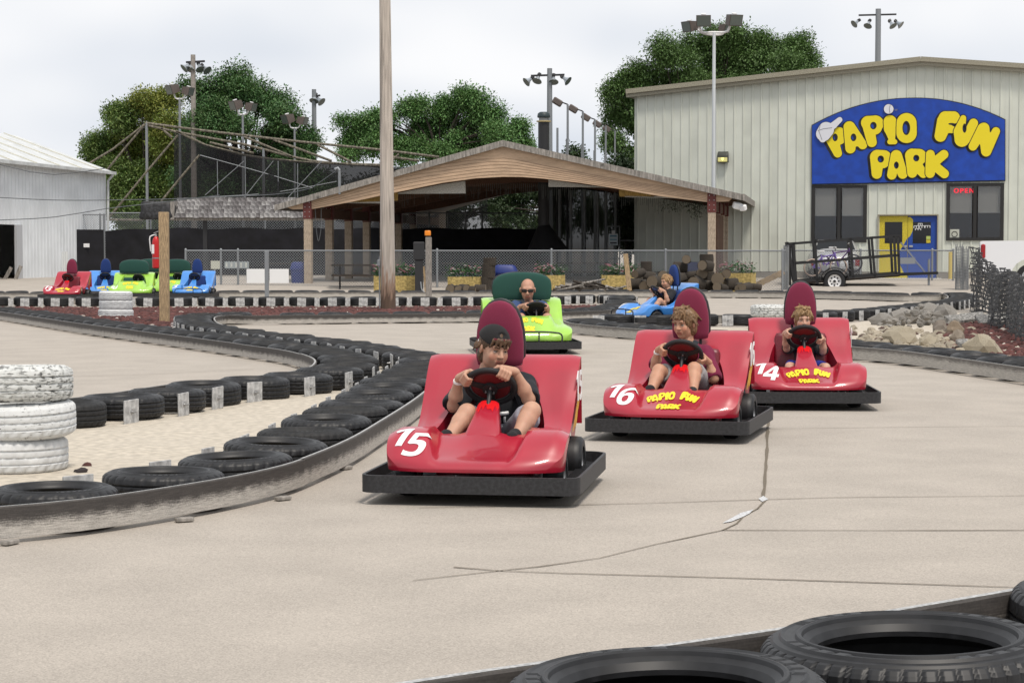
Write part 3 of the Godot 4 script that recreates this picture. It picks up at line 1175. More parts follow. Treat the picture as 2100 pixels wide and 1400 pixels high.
const BW := [[0.0, 0.40], [0.02, 0.435], [0.06, 0.463], [0.12, 0.478], [0.30, 0.484], [0.40, 0.472], [0.47, 0.445], [0.7, 0.435], [1.0, 0.438], [1.22, 0.44]]
const HOOD := [[0.0, 0.19], [0.02, 0.212], [0.06, 0.228], [0.12, 0.242], [0.2, 0.268], [0.3, 0.306], [0.36, 0.326], [0.42, 0.336]]
const WING := [[0.0, 0.19], [0.02, 0.222], [0.06, 0.255], [0.12, 0.306], [0.2, 0.356], [0.28, 0.377], [0.40, 0.374], [0.48, 0.338], [0.6, 0.332], [0.70, 0.345], [0.80, 0.388], [0.90, 0.462], [1.0, 0.560], [1.08, 0.642], [1.14, 0.695], [1.18, 0.718], [1.22, 0.730]]
const HOOD2 := [[0.0, 0.20], [0.02, 0.25], [0.06, 0.285], [0.12, 0.33], [0.2, 0.385], [0.3, 0.44], [0.42, 0.47]]
const WING2 := [[0.0, 0.20], [0.02, 0.24], [0.06, 0.272], [0.12, 0.303], [0.2, 0.332], [0.3, 0.352], [0.42, 0.37], [0.6, 0.385], [0.75, 0.42], [0.85, 0.50], [0.95, 0.60], [1.05, 0.66], [1.22, 0.69]]
const OPEN_X := [[0.42, 0.265], [0.47, 0.293], [0.6, 0.302], [0.75, 0.288], [0.88, 0.255], [0.98, 0.205]]


func kart_w(s: float, wide: float) -> float:
	return crv(s, BW) * wide


func kart_h(x: float, s: float, wide: float) -> float:
	var dbl := wide > 1.1
	var u := absf(x) / kart_w(s, wide)
	var wing := crv(s, WING2 if dbl else WING)
	var hood := crv(s, HOOD2 if dbl else HOOD)
	var q := clampf(s / 0.42, 0.0, 1.0)
	var t := smoothstep(lerpf(0.40, 0.50, q), lerpf(0.50, 0.585, q), u)
	if dbl:
		t = smoothstep(lerpf(0.50, 0.58, q), lerpf(0.60, 0.70, q), u)
	var y := lerpf(hood, wing, t)
	if s > 0.42:
		y = wing
	# hump where the steering cover rises
	if s < 0.42 and not dbl:
		y += 0.026 * smoothstep(0.22, 0.42, s) * (1.0 - smoothstep(0.03, 0.17, absf(x)))
	# rolled lip round the cockpit
	if s > 0.36 and s < 1.04:
		var xo := crv(s, OPEN_X) * wide
		y += 0.012 * (1.0 - smoothstep(0.0, 0.05, absf(absf(x) - xo))) * smoothstep(0.36, 0.42, s) * (1.0 - smoothstep(0.96, 1.04, s))
	y -= 0.030 * pow(smoothstep(0.84, 1.0, u), 2.0) * smoothstep(0.0, 0.14, s) * (1.0 - 0.6 * smoothstep(0.8, 1.1, s))
	return y


func kart_body(wide: float) -> ArrayMesh:
	var m := MB.new()
	var st := []
	for s in [0.0, 0.008, 0.02, 0.04, 0.06, 0.08, 0.10, 0.12, 0.14, 0.16, 0.18, 0.2, 0.225, 0.25, 0.275, 0.3, 0.325, 0.35, 0.37, 0.39, 0.405, 0.42]:
		st.append(s)
	var first_open := st.size() - 1
	for s in [0.445, 0.47, 0.51, 0.56, 0.62, 0.68, 0.74, 0.8, 0.85, 0.9, 0.94, 0.98]:
		st.append(s)
	var last_open := st.size() - 1
	for s in [1.02, 1.06, 1.10, 1.14, 1.17, 1.195, 1.21, 1.22]:
		st.append(s)
	var rows := []
	# the front lip turns under
	var lip := []
	for r in 2:
		var row := []
		for k in range(-20, 21):
			var xo := crv(0.42, OPEN_X) * wide
			var w := kart_w(0.0, wide) * (0.985 if r == 0 else 1.0)
			var x := xo * k / 12.0 if absi(k) <= 12 else signf(k) * lerpf(xo, w, (absi(k) - 12) / 8.0)
			var round_ := 0.05 * pow(absf(x) / w, 4.0)
			row.append(Vector3(x, 0.17 if r == 0 else 0.185, -0.06 - round_))
		rows.append(row)
	var edge := []
	for i in st.size():
		var s: float = st[i]
		var xo := crv(clampf(s, 0.42, 0.98), OPEN_X) * wide
		var w := kart_w(s, wide)
		var row := []
		for k in range(-20, 21):
			var x := xo * k / 12.0 if absi(k) <= 12 else signf(k) * lerpf(xo, w, (absi(k) - 12) / 8.0)
			var round_ := 0.05 * pow(absf(x) / w, 4.0) * (1.0 - smoothstep(0.0, 0.2, s))
			row.append(Vector3(x, kart_h(x, s, wide), -0.06 - s - round_))
		rows.append(row)
	m.grid(rows, Rect2i(8, first_open + 2, 24, last_open - first_open))
	# cockpit walls
	var top := []
	for i in range(first_open + 2, last_open + 3):
		top.append(rows[i][8])
	for k in range(9, 32):
		top.append(rows[last_open + 2][k])
	for i in range(last_open + 2, first_open + 1, -1):
		top.append(rows[i][32])
	for k in range(31, 8, -1):
		top.append(rows[first_open + 2][k])
	var a := []
	var b := []
	for p in top:
		a.append(m.vert(p))
		b.append(m.vert(Vector3(p.x * 0.96, 0.11, -0.76 + (p.z + 0.76) * 0.97)))
	m.join(a, b)
	# outer sides with wheel arches, back
	for sd in [0, 40]:
		var side_rows := []
		for i in st.size():
			var s: float = st[i]
			var p: Vector3 = rows[i + 2][sd]
			var low := 0.17
			for q in [[0.37, 0.165], [1.0, 0.185]]:
				var ds := absf(s - q[0])
				if ds < q[1]:
					low = maxf(low, 0.13 + sqrt(q[1] * q[1] - ds * ds))
			low = minf(low, p.y - 0.012)
			var sr := []
			for c in 5:
				var t := c / 4.0
				var inset := 0.035 * t * smoothstep(0.42, 0.6, s) + 0.01 * t * t
				sr.append(Vector3(p.x - signf(p.x) * inset, lerpf(p.y, low, t), p.z))
			if sd == 0:
				sr.reverse()
			side_rows.append(sr)
		m.grid(side_rows)
	var back := []
	for c in 3:
		var r := []
		for k in 41:
			var p: Vector3 = rows[rows.size() - 1][k]
			r.append(Vector3(p.x, lerpf(p.y, 0.33, c / 2.0), p.z - 0.004 - 0.02 * c))
		back.append(r)
	m.grid(back)
	return m.mesh()


func body_paint(c: Color) -> StandardMaterial3D:
	var m := mat(c, 0.36, 0.0, noise_tex(0.008, 0.90, 1.0, 4, 256, 91), 1.1)
	m.clearcoat_enabled = true
	m.clearcoat = 0.6
	m.clearcoat_roughness = 0.09
	return m


func ring_path(hw: float, z0: float, z1: float, rf: float, rb: float, y: float) -> Array:
	var p := []
	for c in [[hw - rf, z0 - rf, rf, 90.0], [-hw + rf, z0 - rf, rf, 180.0], [-hw + rb, z1 + rb, rb, 270.0], [hw - rb, z1 + rb, rb, 360.0]]:
		for k in 6:
			var t := deg_to_rad(c[3] - 90.0 + 90.0 * k / 5.0)
			p.append(Vector3(c[0] + cos(t) * c[2], y, c[1] + sin(t) * c[2]))
	return p


func band(m: MB, path: Array, y0: float, y1: float, th: float) -> void:
	var n := path.size()
	var cs := []
	for i in n:
		var d: Vector3 = (path[(i + 1) % n] - path[(i + n - 1) % n]).normalized()
		cs.append(d.cross(Vector3.UP))
	for f in [[0.0, y0, 0.0, y1], [0.0, y1, th, y1], [th, y1, th, y0], [th, y0, 0.0, y0]]:
		var a := []
		var b := []
		for i in n:
			a.append(m.vert(path[i] - cs[i] * f[0] + Vector3(0, f[1], 0)))
			b.append(m.vert(path[i] - cs[i] * f[2] + Vector3(0, f[3], 0)))
		m.join(a, b)


func wheel_mesh(r: float, w: float) -> Array:
	var t := MB.new()
	t.lathe([Vector2(r * 0.55, -w * 0.45), Vector2(r * 0.62, -w * 0.5), Vector2(r * 0.85, -w * 0.5), Vector2(r * 0.97, -w * 0.40), Vector2(r, -w * 0.2), Vector2(r, w * 0.2), Vector2(r * 0.97, w * 0.40), Vector2(r * 0.85, w * 0.5), Vector2(r * 0.62, w * 0.5), Vector2(r * 0.55, w * 0.45)], 28, Vector3.ZERO, true)
	var h := MB.new()
	h.lathe([Vector2(0.0, w * 0.30), Vector2(r * 0.16, w * 0.30), Vector2(r * 0.2, w * 0.2), Vector2(r * 0.46, w * 0.24), Vector2(r * 0.5, w * 0.42), Vector2(r * 0.56, w * 0.44), Vector2(r * 0.56, -w * 0.44), Vector2(0.0, -w * 0.3)], 20)
	return [t.mesh(), h.mesh()]


# a padded shape: half-width and half-depth along its height, rounded across
func pad_mesh(rows: Array, e := 2.6, n := 28) -> ArrayMesh:
	# rows: [y, half width, half depth, x shift, z shift]
	var m := MB.new()
	var rings := []
	for q in rows:
		var r := []
		for k in n:
			var t := TAU * k / n
			var c := cos(t)
			var s := sin(t)
			r.append(m.vert(Vector3(signf(c) * pow(absf(c), 2.0 / e) * q[1] + q[3], q[0], signf(s) * pow(absf(s), 2.0 / e) * q[2] + q[4])))
		rings.append(r)
	for i in rings.size() - 1:
		m.join(rings[i], rings[i + 1])
	m.fan(rings[0])
	m.fan(rings[rings.size() - 1], true)
	return m.mesh()


var KM := {}


func kart_meshes(wide: float) -> Dictionary:
	var key := "w%d" % int(wide * 100)
	if KM.has(key):
		return KM[key]
	var d := {}
	d.body = kart_body(wide)
	var hw := 0.565 * wide if wide < 1.1 else 0.655
	var b := MB.new()
	band(b, ring_path(hw, 0.0, -1.42, 0.07, 0.11, 0.0), 0.066, 0.158, 0.016)
	d.bumper = b.mesh()
	var tr := MB.new()
	var pp := PackedVector2Array()
	for p in ring_path(hw - 0.02, -0.02, -1.40, 0.06, 0.10, 0.0):
		pp.append(Vector2(p.x, p.z))
	tr.poly(pp, 0.096)
	tr.poly(pp, 0.086, true)
	for k in 22:
		for sd in [-1.0, 1.0]:
			tr.box(Vector3(sd * (hw - 0.07), 0.103, -0.12 - k * 0.056), Vector3(0.09, 0.012, 0.012))
	d.tray = tr.mesh()
	# steering cover
	var c := MB.new()
	var rows := []
	for q in [[0.29, 0.268, 0.094], [0.345, 0.338, 0.095], [0.42, 0.385, 0.088], [0.48, 0.425, 0.076], [0.54, 0.465, 0.066], [0.60, 0.50, 0.058], [0.615, 0.498, 0.052], [0.62, 0.47, 0.05]]:
		var y: float = q[1] + (0.12 if wide > 1.1 and q[0] < 0.5 else 0.04 if wide > 1.1 else 0.0)
		var w: float = q[2]
		var fl := 0.12 if q[0] > 0.40 else y - 0.05
		rows.append([Vector3(-w * 1.5, fl, -0.06 - q[0]), Vector3(-w * 1.06, y - 0.03, -0.06 - q[0]), Vector3(-w * 0.98, y - 0.012, -0.06 - q[0]), Vector3(-w * 0.78, y, -0.06 - q[0]), Vector3(-w * 0.3, y + 0.003, -0.06 - q[0]), Vector3(w * 0.3, y + 0.003, -0.06 - q[0]), Vector3(w * 0.78, y, -0.06 - q[0]), Vector3(w * 0.98, y - 0.012, -0.06 - q[0]), Vector3(w * 1.06, y - 0.03, -0.06 - q[0]), Vector3(w * 1.5, fl, -0.06 - q[0])])
	c.grid(rows)
	d.cover = c.mesh()
	# fresh paint brushed over the top of the cover, its lower edge ragged
	var f := MB.new()
	var fr := []
	for k in 13:
		var u := -1.0 + k / 6.0
		var low := 0.535 + 0.022 * sin(k * 2.7) + 0.012 * sin(k * 5.3)
		var col := []
		for j in 5:
			var s := lerpf(low, 0.603, j / 4.0)
			var w := crv(s, [[0.42, 0.088], [0.48, 0.076], [0.54, 0.066], [0.60, 0.058], [0.615, 0.052]])
			var y := crv(s, [[0.42, 0.385], [0.48, 0.425], [0.54, 0.465], [0.60, 0.50], [0.615, 0.498]])
			col.append(Vector3(u * w * 0.97, y + 0.006 - 0.016 * pow(absf(u), 4.0), -0.06 - s))
		fr.append(col)
	var fr2 := []
	for j in 5:
		var r := []
		for k in 13:
			r.append(fr[k][j])
		fr2.append(r)
	f.grid(fr2)
	d.fresh = f.mesh()
	# steering wheel, axis along y (towards the driver), top of the rim towards -z
	var rim := MB.new()
	var rp := []
	for k in 40:
		var t := TAU * k / 40
		rp.append(Vector3(cos(t) * 0.135, 0, sin(t) * 0.135))
	rim.tube(rp, 0.0165, 10, true)
	d.rim = rim.mesh()
	var pad := MB.new()
	pad.lathe([Vector2(0.0, -0.006), Vector2(0.098, -0.008), Vector2(0.112, 0.0), Vector2(0.112, 0.012), Vector2(0.0, 0.016)], 32)
	d.pad = pad.mesh()
	var sp := MB.new()
	for t in [deg_to_rad(-20.0), deg_to_rad(90.0), deg_to_rad(200.0)]:
		sp.beam(Vector3(0, -0.016, 0), Vector3(cos(t) * 0.13, -0.006, sin(t) * 0.13), 0.036, 0.012)
	sp.cyl(Vector3(0, -0.03, 0), Vector3(0, -0.008, 0), 0.042, 0.042, 16)
	d.spokes = sp.mesh()
	var hb := MB.new()
	for k in 3:
		var t := TAU * k / 3 + 0.3
		hb.cyl(Vector3(cos(t) * 0.025, -0.04, sin(t) * 0.025), Vector3(cos(t) * 0.025, -0.028, sin(t) * 0.025), 0.006, 0.006, 6)
	d.hub_bolts = hb.mesh()
	d.front = wheel_mesh(0.13, 0.11)
	d.rear = wheel_mesh(0.14, 0.15)
	if wide < 1.1:
		d.head = pad_mesh([[0.0, 0.10, 0.02, 0, 0], [0.008, 0.128, 0.038, 0, 0], [0.05, 0.136, 0.045, 0, 0], [0.13, 0.137, 0.045, 0, -0.004], [0.2, 0.131, 0.044, 0, -0.008], [0.27, 0.115, 0.042, 0, -0.012], [0.32, 0.092, 0.038, 0, -0.015], [0.352, 0.062, 0.031, 0, -0.017], [0.366, 0.034, 0.022, 0, -0.018], [0.371, 0.01, 0.01, 0, -0.018]], 3.2)
		d.shell = pad_mesh([[-0.004, 0.10, 0.012, 0, 0], [0.05, 0.142, 0.02, 0, 0], [0.13, 0.144, 0.02, 0, -0.004], [0.2, 0.139, 0.02, 0, -0.008], [0.27, 0.124, 0.02, 0, -0.012], [0.32, 0.101, 0.02, 0, -0.015], [0.357, 0.068, 0.016, 0, -0.017], [0.374, 0.036, 0.012, 0, -0.018], [0.380, 0.01, 0.008, 0, -0.018]], 4.0)
		d.seat = pad_mesh([[0.0, 0.19, 0.03, 0, 0], [0.02, 0.225, 0.045, 0, 0], [0.2, 0.23, 0.05, 0, -0.02], [0.40, 0.225, 0.045, 0, -0.05], [0.43, 0.21, 0.03, 0, -0.055], [0.435, 0.18, 0.015, 0, -0.055]], 5.0)
	else:
		d.head = pad_mesh([[0.0, 0.34, 0.02, 0, 0], [0.01, 0.375, 0.04, 0, 0], [0.08, 0.388, 0.05, 0, 0], [0.18, 0.39, 0.05, 0, -0.005], [0.25, 0.375, 0.048, 0, -0.01], [0.30, 0.33, 0.044, 0, -0.014], [0.33, 0.27, 0.038, 0, -0.016], [0.35, 0.18, 0.03, 0, -0.018], [0.358, 0.08, 0.015, 0, -0.018]], 2.9, 40)
		d.shell = pad_mesh([[-0.004, 0.34, 0.012, 0, 0], [0.08, 0.395, 0.02, 0, 0], [0.18, 0.397, 0.02, 0, -0.005], [0.25, 0.383, 0.02, 0, -0.01], [0.31, 0.33, 0.018, 0, -0.014], [0.35, 0.2, 0.014, 0, -0.018], [0.365, 0.08, 0.01, 0, -0.018]], 4.0, 40)
		d.seat = pad_mesh([[0.0, 0.36, 0.03, 0, 0], [0.02, 0.40, 0.045, 0, 0], [0.2, 0.40, 0.05, 0, -0.02], [0.36, 0.39, 0.045, 0, -0.05], [0.385, 0.36, 0.02, 0, -0.055]], 5.0, 40)
	var bar := MB.new()
	bar.tube(smooth([Vector3(-hw * 0.62, 0.10, 0.005), Vector3(-hw * 0.62, 0.25, 0.0), Vector3(-hw * 0.5, 0.275, 0.0), Vector3(hw * 0.5, 0.275, 0.0), Vector3(hw * 0.62, 0.25, 0.0), Vector3(hw * 0.62, 0.10, 0.005)], 0.03), 0.011, 8)
	bar.cyl(Vector3(0.12, 0.15, 0.0), Vector3(0.12, 0.275, 0.0), 0.01, 0.01, 8)
	d.nerf = bar.mesh()
	var bb := MB.new()
	for k in 9:
		var x := -hw * 0.8 + hw * 1.6 * k / 8.0
		bb.cyl(Vector3(x, 0.105 + 0.02 * (k % 3), 0.0), Vector3(x, 0.105 + 0.02 * (k % 3), 0.010), 0.012, 0.010, 8)
	d.bolts = bb.mesh()
	var sc := MB.new()
	var rs := RandomNumberGenerator.new()
	rs.seed = 6
	for k in 26:
		var x := rs.randf_range(-hw * 0.82, hw * 0.82)
		var y := rs.randf_range(0.08, 0.155)
		sc.box(Vector3(x, y, 0.0), Vector3(rs.randf_range(0.01, 0.09), rs.randf_range(0.0015, 0.004), 0.003), Basis.from_euler(Vector3(0, 0, rs.randf_range(-0.15, 0.15))))
	sc.box(Vector3(-hw * 0.12, 0.116, 0.0), Vector3(0.003, 0.096, 0.003))
	d.scratches = sc.mesh()
	d.hw = hw
	KM[key] = d
	return d


# text laid on the bodywork: x across, s back from the nose
func hood_text(txt: String, x: float, s: float, size: float, wide: float, slant := 0.22, turn := 0.0) -> ArrayMesh:
	var tm := TextMesh.new()
	var fnt := SystemFont.new()
	fnt.font_names = PackedStringArray(["Droid Sans"])
	fnt.font_weight = 700
	tm.font = fnt
	tm.text = txt
	tm.font_size = 64
	tm.pixel_size = size / 46.0
	tm.depth = 0.0
	tm.horizontal_alignment = HORIZONTAL_ALIGNMENT_CENTER
	tm.vertical_alignment = VERTICAL_ALIGNMENT_CENTER
	var arr := tm.get_mesh_arrays()
	var m := MB.new()
	var vs: PackedVector3Array = arr[Mesh.ARRAY_VERTEX]
	var ids: PackedInt32Array = arr[Mesh.ARRAY_INDEX] if arr[Mesh.ARRAY_INDEX] != null else PackedInt32Array(range(vs.size()))
	for k in range(0, ids.size(), 3):
		split(m, vs[ids[k]], vs[ids[k + 1]], vs[ids[k + 2]], size * 0.16, 0)
	for k in m.v.size():
		var p := m.v[k]
		p.x = p.x * 1.15 + p.y * slant
		var q := Vector2(p.x, p.y).rotated(turn)
		m.v[k] = Vector3(x + q.x, 0, s + q.y)
	for k in m.v.size():
		var p := m.v[k]
		var ss := maxf(p.z, 0.004)
		m.v[k] = Vector3(p.x, kart_h(p.x, ss, wide) + 0.004, -0.06 - ss - 0.05 * pow(absf(p.x) / kart_w(ss, wide), 4.0) * (1.0 - smoothstep(0.0, 0.2, ss)))
	return m.mesh()


func split(m: MB, a: Vector3, b: Vector3, c: Vector3, lim: float, depth: int) -> void:
	var l := maxf(a.distance_to(b), maxf(b.distance_to(c), c.distance_to(a)))
	if l < lim or depth > 6:
		m.tri(a, b, c)
	elif l == a.distance_to(b):
		split(m, a, (a + b) * 0.5, c, lim, depth + 1)
		split(m, (a + b) * 0.5, b, c, lim, depth + 1)
	elif l == b.distance_to(c):
		split(m, a, b, (b + c) * 0.5, lim, depth + 1)
		split(m, a, (b + c) * 0.5, c, lim, depth + 1)
	else:
		split(m, a, b, (c + a) * 0.5, lim, depth + 1)
		split(m, (c + a) * 0.5, b, c, lim, depth + 1)


var HOODLOGO := {}


func hood_logo(wide: float, lim: float, lift: float) -> ArrayMesh:
	var m := MB.new()
	for g in GLYPHS:
		glyph_fill(m, g, lim, 17.0)
	for k in m.v.size():
		var p := m.v[k]
		# the drawing spans 250..1960 across and 240..900 down
		var x := (p.x - 1100.0) / 1710.0 * 0.375 * minf(wide, 1.1)
		var s := 0.168 + (680.0 - p.y) / 440.0 * 0.15
		if p.y > 588.0 and p.x > 650.0 and p.x < 1500.0:
			s = 0.035 + (900.0 - p.y) / 310.0 * 0.112
		m.v[k] = Vector3(x, kart_h(x, s, wide) + lift, -0.06 - s - 0.05 * pow(absf(x) / kart_w(s, wide), 4.0) * (1.0 - smoothstep(0.0, 0.2, s)))
	return m.mesh()


func side_text(txt: String, size: float, at_: Transform3D) -> ArrayMesh:
	var tm := TextMesh.new()
	var fnt := SystemFont.new()
	fnt.font_names = PackedStringArray(["Droid Sans"])
	fnt.font_weight = 700
	tm.font = fnt
	tm.text = txt
	tm.font_size = 64
	tm.pixel_size = size / 46.0
	tm.depth = size * 0.02
	var m := MB.new()
	var arr := tm.get_mesh_arrays()
	var vs: PackedVector3Array = arr[Mesh.ARRAY_VERTEX]
	for k in vs:
		m.vert(at_ * k)
	m.ix = arr[Mesh.ARRAY_INDEX]
	return m.mesh()


func make_kart(label: String, where: Vector3, turn: float, paint: Material, cloth: Material, wide: float, number: String, logo: bool, nerf: bool, side_number := "") -> Node3D:
	var d := kart_meshes(wide)
	var t := thing("go_kart", label, "go-kart", where, turn, "")
	var body := part("body", d.body, paint, t)
	part("bumper", d.bumper, MT.bumper, t)
	part("bumper_bolt_row", d.bolts, MT.bolt, t)
	part("bumper_scratches", d.scratches, MT.scratch, t).set_meta("kind", "stuff")
	part("floor_tray", d.tray, MT.black_metal, t)
	if wide < 1.1:
		part("steering_cover", d.cover, paint, t)
		if paint == MT.red:
			part("fresh_paint", d.fresh, MT.fresh_red, t).set_meta("label", "brighter red paint brushed over the steering cover's top")
	# wheels
	for q in [[-0.40, 0.13, -0.43, "front"], [0.40, 0.13, -0.43, "front"], [-0.405, 0.14, -1.06, "rear"], [0.405, 0.14, -1.06, "rear"]]:
		var x: float = q[0] * (1.0 if wide < 1.1 else wide)
		var w := part("wheel", d[q[3]][0], MT.rubber, t, Vector3(x, q[1], q[2]))
		w.rotation.z = -PI / 2 if x > 0.0 else PI / 2
		part("hub", d[q[3]][1], MT.hub, w)
	# steering wheel
	var dx := 0.0 if wide < 1.1 else 0.15
	var sw := Node3D.new()
	sw.name = "steering_wheel"
	t.add_child(sw)
	sw.transform = wheel_frame(dx)
	part("rim", d.rim, MT.grip, sw)
	part("pad", d.pad, MT.wheel_pad if paint == MT.red else MT.wheel_pad_blue if paint == MT.blue else MT.black_metal, sw)
	part("spokes", d.spokes, MT.grip, sw)
	part("hub_bolts", d.hub_bolts, MT.bolt, sw)
	part("steering_column", cyl_mesh(Vector3(dx, 0.565, -0.70), Vector3(dx, 0.43, -0.60), 0.013), MT.black_metal, t)
	# seat
	var zs := -1.06
	part("seat_back", d.seat, cloth if paint != MT.red else MT.seat_vinyl, t, Vector3(0, 0.17, -0.98))
	var sb := MB.new()
	sb.cbox(Vector3(0, 0.15, -0.84), Vector3(0.46 if wide < 1.1 else 0.8, 0.07, 0.34), 0.03)
	part("seat_cushion", sb.mesh(), cloth if paint != MT.red else MT.seat_vinyl, t)
	var hr := part("headrest", d.head, cloth, t, Vector3(0, 0.675 if wide < 1.1 else 0.665, zs))
	hr.rotation.x = 0.10
	part("shell", d.shell, MT.black_metal, hr, Vector3(0, 0, -0.045))
	for sx in ([-0.07, 0.07] if wide < 1.1 else [-0.25, 0.25]):
		part("headrest_post", cyl_mesh(Vector3(sx, 0.40, zs + 0.0), Vector3(sx, 0.72, zs - 0.03), 0.011), MT.black_metal, t)
	if nerf:
		part("front_guard", d.nerf, MT.black_metal, t)
	# marks
	if number:
		for i in number.length():
			var x0 := -0.40 * wide + i * 0.088
			var o := part("number_decal", hood_text(number[i], x0, 0.175 - i * 0.055, 0.15, wide, 0.28, -0.05), MT.decal_white, t)
			if i == 0:
				o.set_meta("label", "white number " + number)
	if logo:
		var key := "%d" % int(wide * 100)
		if not HOODLOGO.has(key):
			HOODLOGO[key] = hood_logo(wide, 2.0, 0.0065)
		part("logo_lettering", HOODLOGO[key], MT.decal_yellow, t).set_meta("label", "yellow bubble lettering")
	if side_number:
		var bs := Basis(Vector3(0, 0, -1), Vector3(0, 1, 0), Vector3(1, 0, 0))
		part("side_number", side_text(side_number, 0.17, Transform3D(bs, Vector3(0.446, 0.56, -1.14))), MT.decal_white, t)
		var fl := MB.new()
		# licks of flame, laid on the flank
		for q in [[0.94, 0.36, 0.055, 0.5], [0.985, 0.405, 0.05, 0.9], [1.03, 0.36, 0.06, 0.2], [1.075, 0.43, 0.05, 0.8], [1.12, 0.38, 0.06, 0.4], [1.16, 0.46, 0.045, 0.9]]:
			var ring := []
			for k in 14:
				var a := TAU * k / 14
				var rr: float = q[2] * (1.0 + 0.5 * maxf(0.0, cos(a - PI / 2 - q[3])))
				ring.append(flank(q[0] + cos(a) * rr * 0.7, q[1] + sin(a) * rr))
			var c := flank(q[0], q[1])
			for k in 14:
				fl.tri(c, ring[k], ring[(k + 1) % 14])
		part("flame_decal", fl.mesh(), MT.decal_orange, t)
		part("step_sticker", hood_text("STEP", 0.36 * wide, 0.55, 0.05, wide, 0.0, PI / 2), MT.decal_white, t)
		part("step_sticker", hood_text("STEP", -0.36 * wide, 0.55, 0.05, wide, 0.0, PI / 2), MT.decal_white, t)
	return t


func flank(s: float, y: float) -> Vector3:
	# a point just off the right flank
	var w := kart_w(s, 1.0)
	var top := kart_h(w, s, 1.0)
	var t := clampf((top - y) / (top - 0.2), 0.0, 1.0)
	return Vector3(w - (0.035 * t + 0.01 * t * t) * smoothstep(0.42, 0.6, s) + 0.012, y, -0.06 - s)


func wheel_frame(dx := 0.0) -> Transform3D:
	# axis (local y) towards the driver and up; rim top (local -z) up and forward
	var a := deg_to_rad(45.0)
	var n := Vector3(0, sin(a), -cos(a))
	var up := Vector3(0, cos(a), sin(a))
	return Transform3D(Basis(Vector3.RIGHT * -1.0, n, up * -1.0).orthonormalized(), Vector3(dx, 0.58 if dx == 0.0 else 0.545, -0.715))


func kart_materials() -> void:
	MT.red = body_paint(lin(0.42, 0.008, 0.030))
	MT.blue = body_paint(lin(0.055, 0.26, 0.70))
	MT.green = body_paint(lin(0.36, 0.66, 0.075))
	MT.fresh_red = mat(lin(0.66, 0.010, 0.014), 0.3)
	MT.bumper = mat(lin(0.030, 0.030, 0.033), 0.55, 0.0, noise_tex(0.03, 0.68, 1.0, 5, 512, 93), 2.6)
	MT.scratch = mat(lin(0.14, 0.14, 0.14), 0.7)
	MT.hub = mat(lin(0.45, 0.45, 0.46), 0.35, 0.8)
	MT.grip = mat(lin(0.017, 0.016, 0.018), 0.7, 0.0, MT.fine, 6.0)
	MT.wheel_pad = mat(lin(0.16, 0.007, 0.010), 0.55, 0.0, MT.fine, 4.0)
	MT.wheel_pad_blue = mat(lin(0.02, 0.04, 0.12), 0.55)
	MT.seat_vinyl = mat(lin(0.20, 0.012, 0.025), 0.4, 0.0, MT.fine, 2.0)
	MT.maroon = fabric(lin(0.235, 0.020, 0.062))
	MT.navy = fabric(lin(0.012, 0.045, 0.21))
	MT.dark_green = fabric(lin(0.018, 0.085, 0.068))
	MT.decal_white = mat(lin(0.80, 0.80, 0.80), 0.45)
	MT.decal_yellow = mat(lin(0.80, 0.62, 0.02), 0.5)
	MT.decal_orange = mat(lin(0.78, 0.40, 0.02), 0.5)


func fabric(c: Color) -> StandardMaterial3D:
	var m := mat(c, 0.92, 0.0, noise_tex(0.12, 0.74, 1.0, 3, 512, 95), 5.0)
	m.rim_enabled = true
	m.rim = 0.35
	m.rim_tint = 0.6
	return m


var KART := {}


func build_karts() -> void:
	kart_materials()
	KART.k15 = make_kart("red single-seat kart numbered 15 leading the others", gp(961, 1039), deg_to_rad(-8.6), MT.red, MT.maroon, 1.0, "15", false, false, "15")
	KART.k16 = make_kart("red single-seat kart numbered 16 with yellow hood lettering", gp(1364, 908), deg_to_rad(-14.5), MT.red, MT.maroon, 1.0, "16", true, false, "16")
	KART.k14 = make_kart("red single-seat kart numbered 14 driven by a small child", gp(1664, 843), deg_to_rad(-3.0), MT.red, MT.maroon, 1.0, "14", true, false, "14")
	KART.green = make_kart("lime green two-seat kart driven by a bald man", gp(1086, 727), deg_to_rad(5.0), MT.green, MT.dark_green, 1.18, "", true, true)
	KART.blue = make_kart("sky blue single-seat kart driven past by a blond boy", gp(1276, 668), deg_to_rad(-62.0), MT.blue, MT.navy, 1.0, "1", true, true, "1")
	make_kart("red single-seat kart numbered 13 parked empty by the white shed", gp(120, 617), deg_to_rad(-6.0), MT.red, MT.maroon, 1.0, "13", true, false)
	make_kart("sky blue kart numbered 6 parked empty beside green kart 10", gp(212, 613), deg_to_rad(8.0), MT.blue, MT.navy, 1.0, "6", true, false)
	make_kart("lime green two-seat kart numbered 10 parked empty", gp(264, 614), deg_to_rad(3.0), MT.green, MT.dark_green, 1.18, "10", true, false)
	make_kart("lime green two-seat kart parked behind green kart 10", gp(301, 607), deg_to_rad(4.0), MT.green, MT.dark_green, 1.18, "", false, false)
	make_kart("lime green two-seat kart parked behind the wooden extinguisher post", gp(338, 610), deg_to_rad(-8.0), MT.green, MT.dark_green, 1.18, "", true, false)
	make_kart("sky blue kart numbered 3 parked empty with a black front guard", gp(386, 614), deg_to_rad(-4.0), MT.blue, MT.navy, 1.0, "3", true, true)


